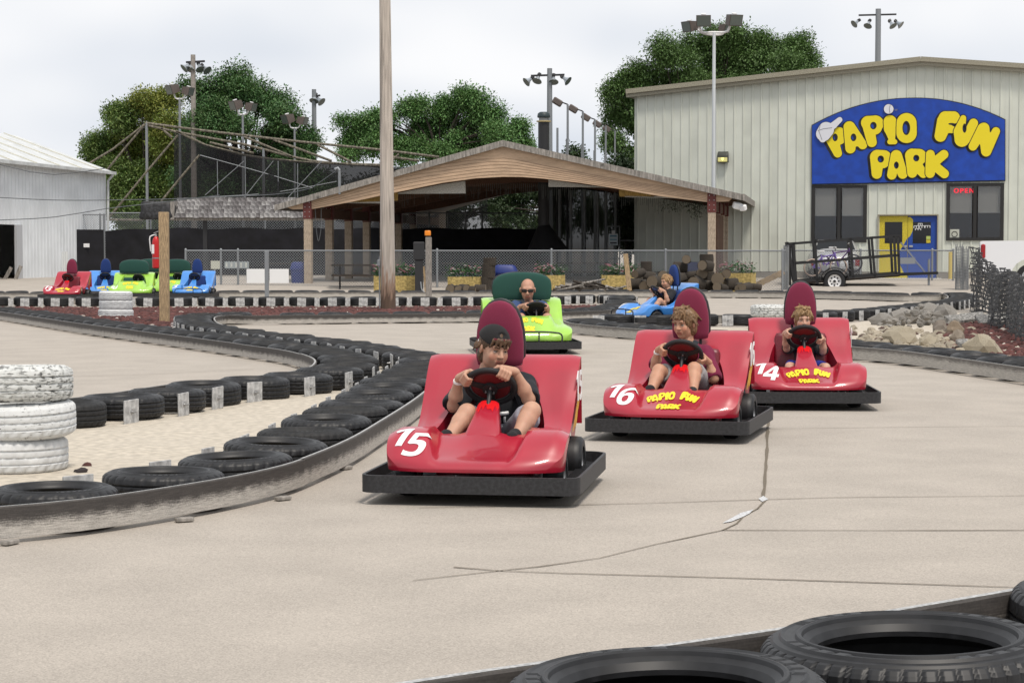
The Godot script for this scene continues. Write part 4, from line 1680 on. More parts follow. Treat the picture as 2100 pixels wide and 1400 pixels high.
# ---------------------------------------------------------------- smooth bodies: a distance field meshed as surface nets
class Field:
	var lo: Vector3
	var cell: float
	var nx: int
	var ny: int
	var nz: int
	var f: PackedFloat32Array

	func _init(a: Vector3, b: Vector3, c: float) -> void:
		lo = a
		cell = c
		nx = int((b.x - a.x) / c) + 2
		ny = int((b.y - a.y) / c) + 2
		nz = int((b.z - a.z) / c) + 2
		f = PackedFloat32Array()
		f.resize(nx * ny * nz)
		f.fill(1.0)

	func span(a: Vector3, b: Vector3) -> Array:
		var p := ((a - lo) / cell).floor()
		var q := ((b - lo) / cell).ceil()
		return [maxi(0, int(p.x)), mini(nx - 1, int(q.x)), maxi(0, int(p.y)), mini(ny - 1, int(q.y)), maxi(0, int(p.z)), mini(nz - 1, int(q.z))]

	# a capsule from a to b that tapers from ra to rb, blended in over k; cut: taken away instead
	func cap(a: Vector3, b: Vector3, ra: float, rb: float, k := 0.03, cut := false) -> void:
		var pad := Vector3.ONE * (maxf(ra, rb) + k + cell * 2.0)
		var s := span(a.min(b) - pad, a.max(b) + pad)
		var ab := b - a
		var l2 := maxf(ab.length_squared(), 1e-9)
		for z in range(s[4], s[5] + 1):
			for y in range(s[2], s[3] + 1):
				var i: int = (z * ny + y) * nx + s[0]
				var p := lo + Vector3(s[0], y, z) * cell - a
				for x in range(s[0], s[1] + 1):
					var t := clampf(p.dot(ab) / l2, 0.0, 1.0)
					var d := (p - ab * t).length() - ra - (rb - ra) * t
					var g := f[i]
					if cut:
						var e := -d
						var h := clampf(0.5 + 0.5 * (e - g) / k, 0.0, 1.0)
						f[i] = g + (e - g) * h + k * h * (1.0 - h)
					elif d < g + k:
						var h := clampf(0.5 + 0.5 * (g - d) / k, 0.0, 1.0)
						f[i] = g + (d - g) * h - k * h * (1.0 - h)
					i += 1
					p.x += cell

	func ell(c: Vector3, r: Vector3, k := 0.02, cut := false, turn := Basis.IDENTITY) -> void:
		var m := maxf(r.x, maxf(r.y, r.z))
		var small := minf(r.x, minf(r.y, r.z))
		var pad := Vector3.ONE * (m + k + cell * 2.0)
		var s := span(c - pad, c + pad)
		var inv := turn.inverse()
		var ir := Vector3(1.0 / r.x, 1.0 / r.y, 1.0 / r.z)
		for z in range(s[4], s[5] + 1):
			for y in range(s[2], s[3] + 1):
				var i: int = (z * ny + y) * nx + s[0]
				for x in range(s[0], s[1] + 1):
					var q := (inv * (lo + Vector3(x, y, z) * cell - c))
					var n := (q * ir).length()
					var d := (n - 1.0) * (small if n < 0.3 else q.length() / maxf(n, 1e-4))
					var g := f[i]
					if cut:
						var e := -d
						var h := clampf(0.5 + 0.5 * (e - g) / k, 0.0, 1.0)
						f[i] = g + (e - g) * h + k * h * (1.0 - h)
					elif d < g + k:
						var h := clampf(0.5 + 0.5 * (g - d) / k, 0.0, 1.0)
						f[i] = g + (d - g) * h - k * h * (1.0 - h)
					i += 1

	# keeps only what lies behind the plane through p with outward normal n
	func trim(p: Vector3, n: Vector3) -> void:
		var i := 0
		for z in nz:
			for y in ny:
				var q := lo + Vector3(0, y, z) * cell - p
				for x in nx:
					f[i] = maxf(f[i], q.dot(n))
					i += 1
					q.x += cell

	func ripple(amp: float, freq: float, seed_: int) -> void:
		var n := FastNoiseLite.new()
		n.seed = seed_
		n.frequency = freq
		n.fractal_octaves = 2
		var i := 0
		for z in nz:
			for y in ny:
				for x in nx:
					if absf(f[i]) < 0.04:
						f[i] += amp * n.get_noise_3d(x * cell, y * cell * 0.6, z * cell)
					i += 1

	func into(m: MB, col := Color.WHITE) -> void:
		var id := PackedInt32Array()
		id.resize(nx * ny * nz)
		id.fill(-1)
		var sx := 1
		var sy := nx
		var sz := nx * ny
		var far := cell * 2.6
		for z in nz - 1:
			for y in ny - 1:
				for x in nx - 1:
					var i := (z * ny + y) * nx + x
					if absf(f[i]) > far:
						continue
					var a := [f[i], f[i + sx], f[i + sy], f[i + sx + sy], f[i + sz], f[i + sx + sz], f[i + sy + sz], f[i + sx + sy + sz]]
					var neg := 0
					for q in a:
						if q < 0.0:
							neg += 1
					if neg == 0 or neg == 8:
						continue
					var p := Vector3.ZERO
					var c := 0
					for e in [[0, 1], [2, 3], [4, 5], [6, 7], [0, 2], [1, 3], [4, 6], [5, 7], [0, 4], [1, 5], [2, 6], [3, 7]]:
						var u: float = a[e[0]]
						var w: float = a[e[1]]
						if (u < 0.0) != (w < 0.0):
							var t := u / (u - w)
							var pa := Vector3(e[0] & 1, (e[0] >> 1) & 1, e[0] >> 2)
							var pb := Vector3(e[1] & 1, (e[1] >> 1) & 1, e[1] >> 2)
							p += pa.lerp(pb, t)
							c += 1
					id[i] = m.vert(lo + (Vector3(x, y, z) + p / c) * cell, Vector2.ZERO, col)
		for z in range(1, nz - 1):
			for y in range(1, ny - 1):
				for x in range(1, nx - 1):
					var i := (z * ny + y) * nx + x
					if absf(f[i]) > far:
						continue
					var g := f[i] < 0.0
					for e in [[sx, sy, sz], [sy, sz, sx], [sz, sx, sy]]:
						if g != (f[i + e[0]] < 0.0):
							var q0 := id[i]
							var q1 := id[i - e[1]]
							var q2 := id[i - e[1] - e[2]]
							var q3 := id[i - e[2]]
							if q0 < 0 or q1 < 0 or q2 < 0 or q3 < 0:
								continue
							if g:
								m.ix.append_array([q0, q2, q1, q0, q3, q2])
							else:
								m.ix.append_array([q0, q1, q2, q0, q2, q3])


func kl(k: Node3D, px: float, py: float, s: float) -> Vector3:
	# where the sight line through a pixel meets the kart's cross plane at s behind its nose
	var t := k.transform.affine_inverse()
	var o := t * Vector3(0, EYE, 0)
	var r := t.basis * ray(px, py)
	var z := -0.06 - s
	return o + r * ((z - o.z) / r.z)


func put_hand(m: MB, wheel: Transform3D, phi: float, elbow: Vector3, hs: float, cell: float, side: float) -> Vector3:
	# returns the wrist
	var N := wheel.basis.y
	var X := Vector3.RIGHT
	var U := wheel.basis.z * -1.0
	var rad := X * cos(phi) + U * sin(phi)
	var T := X * -sin(phi) + U * cos(phi)
	var R := wheel.origin + rad * 0.135
	var K := R + rad * 0.020 + N * 0.020
	var e := (elbow - R).normalized()
	var wrist := K + (e + N * 0.35 + rad * 0.25).normalized() * 0.075 * hs
	var fl := Field.new(R - Vector3.ONE * 0.12, R + Vector3.ONE * 0.12, cell)
	for j in [-1.0, 0.0, 1.0]:
		fl.cap(wrist + T * j * 0.010, K + T * j * 0.024 * hs, 0.020 * hs, 0.0165 * hs, 0.014)
	for j in 4:
		var o := T * (j - 1.5) * 0.0195 * hs
		var l: float = [0.88, 1.0, 0.97, 0.80][j if side > 0.0 else 3 - j]
		var p0 := K + o
		var p1 := R + o + rad * 0.030 - N * 0.006
		var p2 := R + o + rad * 0.008 * l - N * 0.029
		var p3 := R + o - rad * 0.019 * l - N * 0.021
		fl.cap(p0, p1, 0.0108 * hs, 0.0104 * hs, 0.004)
		fl.cap(p1, p2, 0.0104 * hs, 0.0098 * hs, 0.003)
		fl.cap(p2, p3, 0.0098 * hs, 0.0082 * hs, 0.003)
	# thumb leaves the side of the palm and lies along the rim inside
	var up := T * (1.0 if T.y > 0.0 else -1.0)
	fl.cap(wrist + up * 0.012, R + up * 0.042 * hs + N * 0.026 + rad * 0.004, 0.015 * hs, 0.0115 * hs, 0.01)
	fl.cap(R + up * 0.042 * hs + N * 0.026 + rad * 0.004, R + up * 0.058 * hs + N * 0.012 - rad * 0.020, 0.0112 * hs, 0.0088 * hs, 0.004)
	fl.into(m)
	return wrist


func head_field(hs: float, cell: float, soft := 0.0) -> Field:
	var fl := Field.new(Vector3(-0.115, -0.20, -0.135) * hs, Vector3(0.115, 0.14, 0.14) * hs, cell)
	fl.ell(Vector3(0, 0.028, -0.014) * hs, Vector3(0.072, 0.086, 0.092) * hs, 0.02)
	fl.ell(Vector3(0, -0.028, 0.022) * hs, Vector3(0.058 + soft, 0.080, 0.066) * hs, 0.03 * hs)
	fl.ell(Vector3(0, -0.066, 0.02) * hs, Vector3(0.050 + soft, 0.040, 0.056) * hs, 0.025 * hs)
	fl.ell(Vector3(0, -0.094, 0.056) * hs, Vector3(0.022, 0.017, 0.018) * hs, 0.022 * hs)
	for sx in [-1.0, 1.0]:
		fl.ell(Vector3(sx * 0.036, -0.034, 0.056) * hs, Vector3(0.024, 0.026, 0.022) * hs, 0.022 * hs)
	fl.cap(Vector3(-0.036, 0.024, 0.074) * hs, Vector3(0.036, 0.024, 0.074) * hs, 0.014 * hs, 0.014 * hs, 0.02 * hs)
	for sx in [-1.0, 1.0]:
		fl.ell(Vector3(sx * 0.031, 0.000, 0.096) * hs, Vector3(0.019, 0.013, 0.016) * hs, 0.012 * hs, true)
	fl.cap(Vector3(0, 0.012, 0.082) * hs, Vector3(0, -0.028, 0.102) * hs, 0.0085 * hs, 0.0115 * hs, 0.010 * hs)
	for sx in [-1.0, 1.0]:
		fl.ell(Vector3(sx * 0.011, -0.031, 0.092) * hs, Vector3(0.009, 0.008, 0.011) * hs, 0.006 * hs)
	fl.cap(Vector3(-0.019, -0.058, 0.079) * hs, Vector3(0.019, -0.058, 0.079) * hs, 0.0075 * hs, 0.0075 * hs, 0.008 * hs)
	fl.cap(Vector3(-0.016, -0.069, 0.078) * hs, Vector3(0.016, -0.069, 0.078) * hs, 0.008 * hs, 0.008 * hs, 0.008 * hs)
	for sx in [-1.0, 1.0]:
		fl.ell(Vector3(sx * 0.076, -0.006, -0.012) * hs, Vector3(0.010, 0.031, 0.019) * hs, 0.008 * hs, false, Basis.from_euler(Vector3(0.2, sx * 0.35, 0)))
	return fl


# hair as a shell over the skull, cut back from the face, with locks laid over it
func hair_mesh(hs: float, cell: float, seed_: int, style: Dictionary) -> ArrayMesh:
	var r := RandomNumberGenerator.new()
	r.seed = seed_
	var fl := Field.new(Vector3(-0.14, -0.17, -0.15) * hs, Vector3(0.14, 0.16, 0.15) * hs, cell)
	var g: float = style.get("grow", 0.012)
	fl.ell(Vector3(0, 0.030, -0.016) * hs, Vector3(0.073 + g, 0.088 + g, 0.094 + g) * hs, 0.01)
	var low: float = style.get("low", -0.03)
	fl.ell(Vector3(0, low, -0.045) * hs, Vector3(0.068 + g * 0.6, 0.07, 0.058 + g * 0.6) * hs, 0.02)
	# the face stays free below the hairline
	var line: float = style.get("line", 0.045)
	fl.ell(Vector3(0, line - 0.105, 0.098) * hs, Vector3(0.068, 0.105, 0.085) * hs, 0.012, true)
	fl.trim(Vector3(0, style.get("end", -0.075), 0) * hs, Vector3(0, -1, 0.45).normalized())
	var part_x: float = style.get("part", 0.0)
	for i in int(style.get("locks", 90)):
		var az := r.randf_range(-PI, PI)
		var el := r.randf_range(-0.2, 1.35)
		var d := Vector3(sin(az) * cos(el), sin(el), cos(az) * cos(el))
		if (d.z > 0.35 and d.y < 0.45) or d.y > style.get("top", 2.0):
			continue
		var p := Vector3(0, 0.028, -0.014) + d * Vector3(0.080 + g * 0.6, 0.092 + g * 0.6, 0.100 + g * 0.6)
		var out := Vector3(d.x - part_x, 0, d.z).normalized() * 0.6 + Vector3(0, -0.8, 0)
		if d.y > 0.8:
			out = Vector3(d.x + r.randf_range(-0.4, 0.4), 0.1, d.z + 0.5).normalized()
		out += Vector3(r.randf_range(-0.4, 0.4), r.randf_range(-0.1, 0.3), r.randf_range(-0.4, 0.4)) * style.get("mess", 0.5)
		var l: float = r.randf_range(0.02, 0.045) * style.get("len", 1.0)
		fl.cap(p * hs, (p + out.normalized() * l) * hs, 0.0085 * hs, 0.004 * hs, 0.013)
	for q in style.get("fringe", []):
		fl.cap(Vector3(q[0], q[1], q[2]) * hs, Vector3(q[3], q[4], q[5]) * hs, 0.013 * hs, 0.005 * hs, 0.006)
	for q in style.get("spikes", []):
		fl.cap(Vector3(q[0], q[1], q[2]) * hs, Vector3(q[3], q[4], q[5]) * hs, 0.012 * hs, 0.004 * hs, 0.006)
	fl.ripple(0.004, 60.0, seed_)
	var m := MB.new()
	fl.into(m)
	m.use_cl = true
	var n := FastNoiseLite.new()
	n.seed = seed_
	n.frequency = 60.0
	var a: Color = style.colour
	for k in m.v.size():
		var p := m.v[k]
		var az := atan2(p.x - part_x * 0.05, p.z + 0.02)
		var t := 0.85 + 0.75 * n.get_noise_3d(az * 0.16, p.y * 0.5, p.length() * 0.3) + 0.35 * n.get_noise_3d(p.x * 1.6, p.y * 0.35, p.z * 1.6)
		t = clampf(t, 0.35, 1.6)
		m.cl[k] = Color(a.r * t, a.g * t, a.b * t)
	return m.mesh()


func person(label: String, kart: Node3D, J: Dictionary, o: Dictionary) -> Node3D:
	var b: float = o.get("size", 1.0)
	var cell: float = o.get("cell", 0.012)
	var hc: float = o.get("head_cell", 0.0048)
	var t := thing("person", label, "person", kart.position, kart.rotation.y)
	var skin: Color = o.skin
	var skin_m := mat(Color.WHITE, 0.6)
	skin_m.vertex_color_use_as_albedo = true
	skin_m.subsurf_scatter_enabled = true
	skin_m.subsurf_scatter_strength = 0.06
	var body := MB.new()
	body.use_cl = true
	# ---- hands first: they give the wrists
	var wr := {}
	for s in ["l", "r"]:
		if J.has("phi_" + s):
			wr[s] = put_hand(body, o.wheel, J["phi_" + s], J["elbow_" + s], o.get("hand", 1.0), hc, -1.0 if s == "l" else 1.0)
		else:
			wr[s] = J["hand_" + s]
	# ---- trunk and limbs in one field
	var lo := Vector3.ONE * 10.0
	var hi := -lo
	for k in J:
		if J[k] is Vector3:
			lo = lo.min(J[k])
			hi = hi.max(J[k])
	for s in wr:
		lo = lo.min(wr[s])
		hi = hi.max(wr[s])
	var pad := Vector3.ONE * 0.16
	var fl := Field.new(lo - pad, hi + pad, cell)
	fl.cap(J.hip, J.chest, 0.105 * b, 0.115 * b, 0.04)
	fl.cap(J.shoulder_l, J.shoulder_r, 0.058 * b, 0.058 * b, 0.05)
	fl.cap(J.chest, J.neck, 0.105 * b, 0.05 * b, 0.04)
	fl.cap(J.neck, J.head + Vector3(0, -0.07, -0.02) * b, 0.046 * b, 0.044 * b, 0.03)
	for s in ["l", "r"]:
		fl.cap(J["shoulder_" + s], J["elbow_" + s], 0.050 * b, 0.040 * b, 0.025)
		var fore: Vector3 = J["elbow_" + s].lerp(wr[s], 0.35)
		fl.cap(J["elbow_" + s], fore, 0.040 * b, 0.041 * b, 0.02)
		fl.cap(fore, wr[s], 0.041 * b, 0.025 * b, 0.02)
		var hp: Vector3 = J["hip_" + s]
		fl.cap(hp, J["knee_" + s], 0.080 * b, 0.054 * b, 0.03)
		var calf: Vector3 = J["knee_" + s].lerp(J["ankle_" + s], 0.32) + Vector3(0, 0, -0.012)
		fl.cap(J["knee_" + s], calf, 0.052 * b, 0.053 * b, 0.02)
		fl.cap(calf, J["ankle_" + s], 0.053 * b, 0.035 * b, 0.02)
	fl.into(body)
	# ---- head
	var hs: float = o.get("head", 1.0)
	var ht := Transform3D(Basis.from_euler(Vector3(o.get("nod", 0.0), o.get("look", 0.0), o.get("tilt", 0.0))), J.head)
	var h0 := body.v.size()
	var hf := head_field(hs, hc, o.get("soft", 0.0))
	hf.cap(Vector3(0, -0.06, -0.022) * hs, Vector3(0, -0.17, -0.035) * hs, 0.046 * hs, 0.05 * hs, 0.02)
	hf.into(body)
	var nz := FastNoiseLite.new()
	nz.frequency = 12.0
	for k in body.v.size():
		var p := body.v[k]
		var q := 1.0 + 0.12 * nz.get_noise_3dv(p * 2.0)
		var c := Color(skin.r * q, skin.g * q, skin.b * q)
		if k >= h0:
			var l := p / hs
			# lips, cheeks, stubble
			if l.z > 0.068 and absf(l.x) < 0.024 and absf(l.y + 0.0635) < 0.0115:
				c = Color(skin.r * 0.82, skin.g * 0.52, skin.b * 0.52)
				if absf(l.y + 0.0640) < 0.0028:
					c = Color(skin.r * 0.35, skin.g * 0.22, skin.b * 0.22)
			elif l.z > 0.03 and Vector2(absf(l.x) - 0.042, l.y + 0.034).length() < 0.02:
				c = c.lerp(Color(skin.r * 1.05, skin.g * 0.78, skin.b * 0.75), 0.6)
			if o.has("beard") and l.z > 0.045 and absf(l.x) < 0.024 and l.y < -0.050 and not (absf(l.x) < 0.02 and absf(l.y + 0.0635) < 0.0115):
				c = c.lerp(o.beard, 0.55 if l.y < -0.074 else 0.3)
		body.cl[k] = c
	body.xform(h0, ht)
	part("body", body.mesh(), skin_m, t)
	# ---- eyes, brows
	if not o.get("shades", false):
		for sx in [-1.0, 1.0]:
			var ey := MB.new()
			ey.lathe([Vector2(0.0, 0.0115), Vector2(0.006, 0.0098), Vector2(0.0105, 0.004), Vector2(0.0105, -0.004), Vector2(0.006, -0.0098), Vector2(0.0, -0.0115)], 12)
			var e := part("eye", ey.mesh(), MT.eye_white, t)
			e.transform = ht * Transform3D(Basis.from_scale(Vector3(1.25, 0.62, 0.9) * hs), Vector3(sx * 0.0305, -0.001, 0.0735) * hs)
			var ir := part("iris", pad_mesh([[-0.004, 0.001, 0.001, 0, 0], [-0.004, 0.0052, 0.0052, 0, 0], [0.0, 0.0052, 0.0052, 0, 0], [0.002, 0.001, 0.001, 0, 0]], 2.0, 12), MT.iris, e, Vector3(0, 0, 0.0095))
			ir.rotation.x = PI / 2
			var br := part("eyebrow", tube_mesh([Vector3(sx * 0.014, 0.019, 0.090) * hs, Vector3(sx * 0.032, 0.0235, 0.088) * hs, Vector3(sx * 0.048, 0.018, 0.077) * hs], [0.003 * hs, 0.0036 * hs, 0.002 * hs], 6), o.brow, t)
			br.transform = ht
			var ld := part("eyelid", tube_mesh([Vector3(sx * 0.018, 0.0035, 0.083) * hs, Vector3(sx * 0.031, 0.0065 - o.get("lids", 0.0), 0.0855) * hs, Vector3(sx * 0.044, 0.002, 0.078) * hs], [0.0018 * hs, 0.0028 * hs, 0.0018 * hs], 6), o.brow, t)
			ld.transform = ht
	else:
		var gl := MB.new()
		for sx in [-1.0, 1.0]:
			gl.cbox(Vector3(sx * 0.034, 0.002, 0.092) * hs, Vector3(0.056, 0.032, 0.012) * hs, 0.006, Basis.from_euler(Vector3(0, sx * 0.22, 0)))
			gl.beam(Vector3(sx * 0.062, 0.008, 0.084) * hs, Vector3(sx * 0.078, 0.004, -0.01) * hs, 0.005, 0.012)
		gl.box(Vector3(0, 0.008, 0.098) * hs, Vector3(0.016, 0.008, 0.006) * hs)
		part("sunglasses", gl.mesh(), MT.shades, t).transform = ht
	if o.has("hair"):
		var hm := mat(Color.WHITE, 0.55)
		hm.vertex_color_use_as_albedo = true
		part("hair", hair_mesh(hs, hc * 1.05, int(o.get("seed", 3)), o.hair), hm, t).transform = ht
	if o.get("cap", false):
		var cf := Field.new(Vector3(-0.13, -0.04, -0.15) * hs, Vector3(0.13, 0.16, 0.15) * hs, hc)
		cf.ell(Vector3(0, 0.040, -0.016) * hs, Vector3(0.091, 0.096, 0.108) * hs, 0.01)
		cf.trim(Vector3(0, 0.034, 0.05) * hs, Vector3(0, -1.0, -0.30).normalized())
		# the opening over the strap, at the front because the cap is worn backwards
		cf.ell(Vector3(0, 0.098, 0.105) * hs, Vector3(0.046, 0.026, 0.05) * hs, 0.006, true)
		var cm := MB.new()
		cf.into(cm)
		var cp := part("cap", cm.mesh(), MT.cap_cloth, t)
		cp.transform = ht
		var strap := []
		for k in 9:
			var a := lerpf(-0.62, 0.62, k / 8.0)
			strap.append(Vector3(sin(a) * 0.094, 0.062 + 0.008 * cos(a), -0.016 + cos(a) * 0.112) * hs)
		part("strap", tube_mesh(strap, 0.0075 * hs, 6), MT.cap_red, cp)
		part("peak", pad_mesh([[-0.006, 0.07, 0.05, 0, 0], [0.0, 0.078, 0.055, 0, 0], [0.005, 0.07, 0.05, 0, 0]], 2.4), MT.cap_cloth, cp, Vector3(0, 0.012, -0.145) * hs)
		var lg := MB.new()
		lg.tri(Vector3(0, 0, 0), Vector3(0.018, 0.004, 0.002), Vector3(0.004, 0.026, 0.0))
		part("emblem", lg.mesh(), MT.decal_white, cp, Vector3(-0.094, 0.02, -0.035) * hs).rotation.y = -1.3
	# ---- clothes
	var slo: Vector3 = J.hip.min(J.shoulder_l).min(J.shoulder_r).min(J.elbow_l).min(J.elbow_r)
	var shi: Vector3 = J.hip.max(J.shoulder_l).max(J.shoulder_r).max(J.elbow_l).max(J.elbow_r)
	var sf := Field.new(slo - pad, shi + pad, cell)
	var g := 0.014 * b
	sf.cap(J.hip, J.chest, 0.108 * b + g, 0.118 * b + g, 0.04)
	sf.cap(J.shoulder_l, J.shoulder_r, 0.058 * b + g * 0.8, 0.058 * b + g * 0.8, 0.05)
	sf.cap(J.chest, J.neck + Vector3(0, -0.012, 0), 0.108 * b + g, 0.056 * b + g * 0.3, 0.04)
	for s in ["l", "r"]:
		var el: Vector3 = J["shoulder_" + s].lerp(J["elbow_" + s], o.get("sleeve", 0.68))
		sf.cap(J["shoulder_" + s], el, 0.056 * b + g, 0.060 * b + g, 0.025)
	sf.ripple(0.011, 9.0, 5)
	# neck opening and sleeve ends are cut clean
	sf.cap(J.neck + Vector3(0, 0.035, 0.012), J.head, 0.058 * b, 0.07 * b, 0.006, true)
	for s in ["l", "r"]:
		var sh: Vector3 = J["shoulder_" + s]
		var e: Vector3 = J["elbow_" + s]
		var c: Vector3 = sh.lerp(e, o.get("sleeve", 0.68)) + (e - sh).normalized() * 0.10 * b
		sf.cap(c, e + (e - sh) * 0.4, 0.085 * b, 0.085 * b, 0.005, true)
	sf.trim(J.hip + Vector3(0, -0.03, 0), Vector3(0, -1, 0))
	var sm := MB.new()
	sf.into(sm)
	var shirt := part("shirt", sm.mesh(), o.shirt, t)
	if o.has("print"):
		part("shirt_print", chest_print(sf, J, o.print), MT.decal_white, shirt)
	var plo: Vector3 = J.hip.min(J.knee_l).min(J.knee_r)
	var phi: Vector3 = J.hip.max(J.knee_l).max(J.knee_r)
	var pf := Field.new(plo - pad, phi + pad, cell)
	pf.cap(J.hip, J.hip + Vector3(0, 0.06, 0), 0.118 * b, 0.118 * b, 0.03)
	for s in ["l", "r"]:
		var kn: Vector3 = J["hip_" + s].lerp(J["knee_" + s], o.get("shorts_to", 0.80))
		pf.cap(J["hip_" + s], kn, 0.092 * b, 0.082 * b, 0.03)
	pf.ripple(0.012, 8.0, 6)
	for s in ["l", "r"]:
		var k: Vector3 = J["knee_" + s]
		var hp: Vector3 = J["hip_" + s]
		pf.cap(hp.lerp(k, o.get("shorts_to", 0.80)) + (k - hp).normalized() * 0.12 * b, k + (k - hp) * 0.5, 0.11 * b, 0.11 * b, 0.005, true)
	var pm := MB.new()
	pf.into(pm)
	part("shorts", pm.mesh(), o.shorts, t)
	for s in ["l", "r"]:
		var an: Vector3 = J["ankle_" + s]
		var toe: Vector3 = J["toe_" + s]
		var ff := Field.new(an.min(toe) - Vector3.ONE * 0.09, an.max(toe) + Vector3.ONE * 0.09, 0.007)
		ff.cap(an + Vector3(0, -0.02, 0), toe, 0.042 * b, 0.036 * b, 0.02)
		ff.cap(an, an + Vector3(0, 0.03, -0.01), 0.042 * b, 0.042 * b, 0.02)
		var fm := MB.new()
		ff.into(fm)
		var sh := part("shoe", fm.mesh(), MT.shoe, t)
		part("shoe_sole", tube_mesh([an + Vector3(0, -0.05, 0.0) * b, an.lerp(toe, 0.5) + Vector3(0, -0.035, 0.0) * b, toe + Vector3(0, -0.026, 0.012) * b], 0.024 * b, 8), MT.decal_white, sh)
	if o.has("band"):
		var w: Vector3 = wr[o.band]
		var e: Vector3 = J["elbow_" + o.band]
		var c := w.lerp(e, 0.12)
		var d := (e - w).normalized()
		part("wristband", cyl_mesh(c - d * 0.006, c + d * 0.006, 0.031 * b, 0.032 * b, 16), MT.decal_white, t)
	if o.has("belt"):
		# safety strap over one shoulder and across the chest
		var path := []
		var from: Vector3 = J["shoulder_" + o.belt].lerp(J.neck, 0.45) + Vector3(0, 0.07, -0.02) * b
		var to: Vector3 = J.hip + Vector3(0.08 if o.belt == "l" else -0.08, 0.02, 0.13) * b
		for k in 9:
			var u := k / 8.0
			var p: Vector3 = from.lerp(to, u)
			p.z += 0.115 * b * sin(PI * minf(1.0, 0.25 + u * 0.6))
			path.append(p)
		var bm := MB.new()
		for k in 8:
			bm.beam(path[k], path[k + 1], 0.042, 0.006, Vector3(0, 0.3, 1))
		part("safety_strap", bm.mesh(), o.get("belt_m", MT.strap), t)
	return t


# marks lying on the front of the shirt: found by walking back from in front until the cloth is met
func chest_print(fl: Field, J: Dictionary, strokes: Array) -> ArrayMesh:
	var m := MB.new()
	for q in strokes:
		var pts := []
		for i in 9:
			var u := i / 8.0
			var p: Vector3 = J.chest.lerp(J.hip, lerpf(q[1], q[3], u)) + Vector3(lerpf(q[0], q[2], u), 0, 0.25)
			for k in 80:
				var c := ((p - fl.lo) / fl.cell).floor()
				if c.x < 0 or c.y < 0 or c.z < 0 or c.x >= fl.nx or c.y >= fl.ny or c.z >= fl.nz:
					p.z -= 0.004
					continue
				if fl.f[(int(c.z) * fl.ny + int(c.y)) * fl.nx + int(c.x)] < 0.006:
					break
				p.z -= 0.004
			pts.append(p + Vector3(0, 0, 0.004))
		m.tube(pts, q[4], 6)
	return m.mesh()


func seated(k: Node3D, dx := 0.0, b := 1.0) -> Dictionary:
	return {
		"hip": Vector3(dx, 0.25, -0.93), "chest": Vector3(dx, 0.25 + 0.24 * b, -0.95), "neck": Vector3(dx, 0.25 + 0.39 * b, -0.93), "head": Vector3(dx, 0.25 + 0.53 * b, -0.90),
		"shoulder_l": Vector3(dx - 0.155 * b, 0.25 + 0.33 * b, -0.93), "shoulder_r": Vector3(dx + 0.155 * b, 0.25 + 0.33 * b, -0.93),
		"elbow_l": Vector3(dx - 0.20 * b, 0.25 + 0.19 * b, -0.80), "elbow_r": Vector3(dx + 0.20 * b, 0.25 + 0.19 * b, -0.80), "phi_l": deg_to_rad(165.0), "phi_r": deg_to_rad(15.0),
		"hip_l": Vector3(dx - 0.08 * b, 0.24, -0.92), "hip_r": Vector3(dx + 0.08 * b, 0.24, -0.92), "knee_l": Vector3(dx - 0.17, 0.24 + 0.2 * b, -0.66), "knee_r": Vector3(dx + 0.17, 0.24 + 0.2 * b, -0.66),
		"ankle_l": Vector3(dx - 0.15, 0.21, -0.45), "ankle_r": Vector3(dx + 0.15, 0.21, -0.45), "toe_l": Vector3(dx - 0.16, 0.24, -0.36), "toe_r": Vector3(dx + 0.16, 0.24, -0.36)}


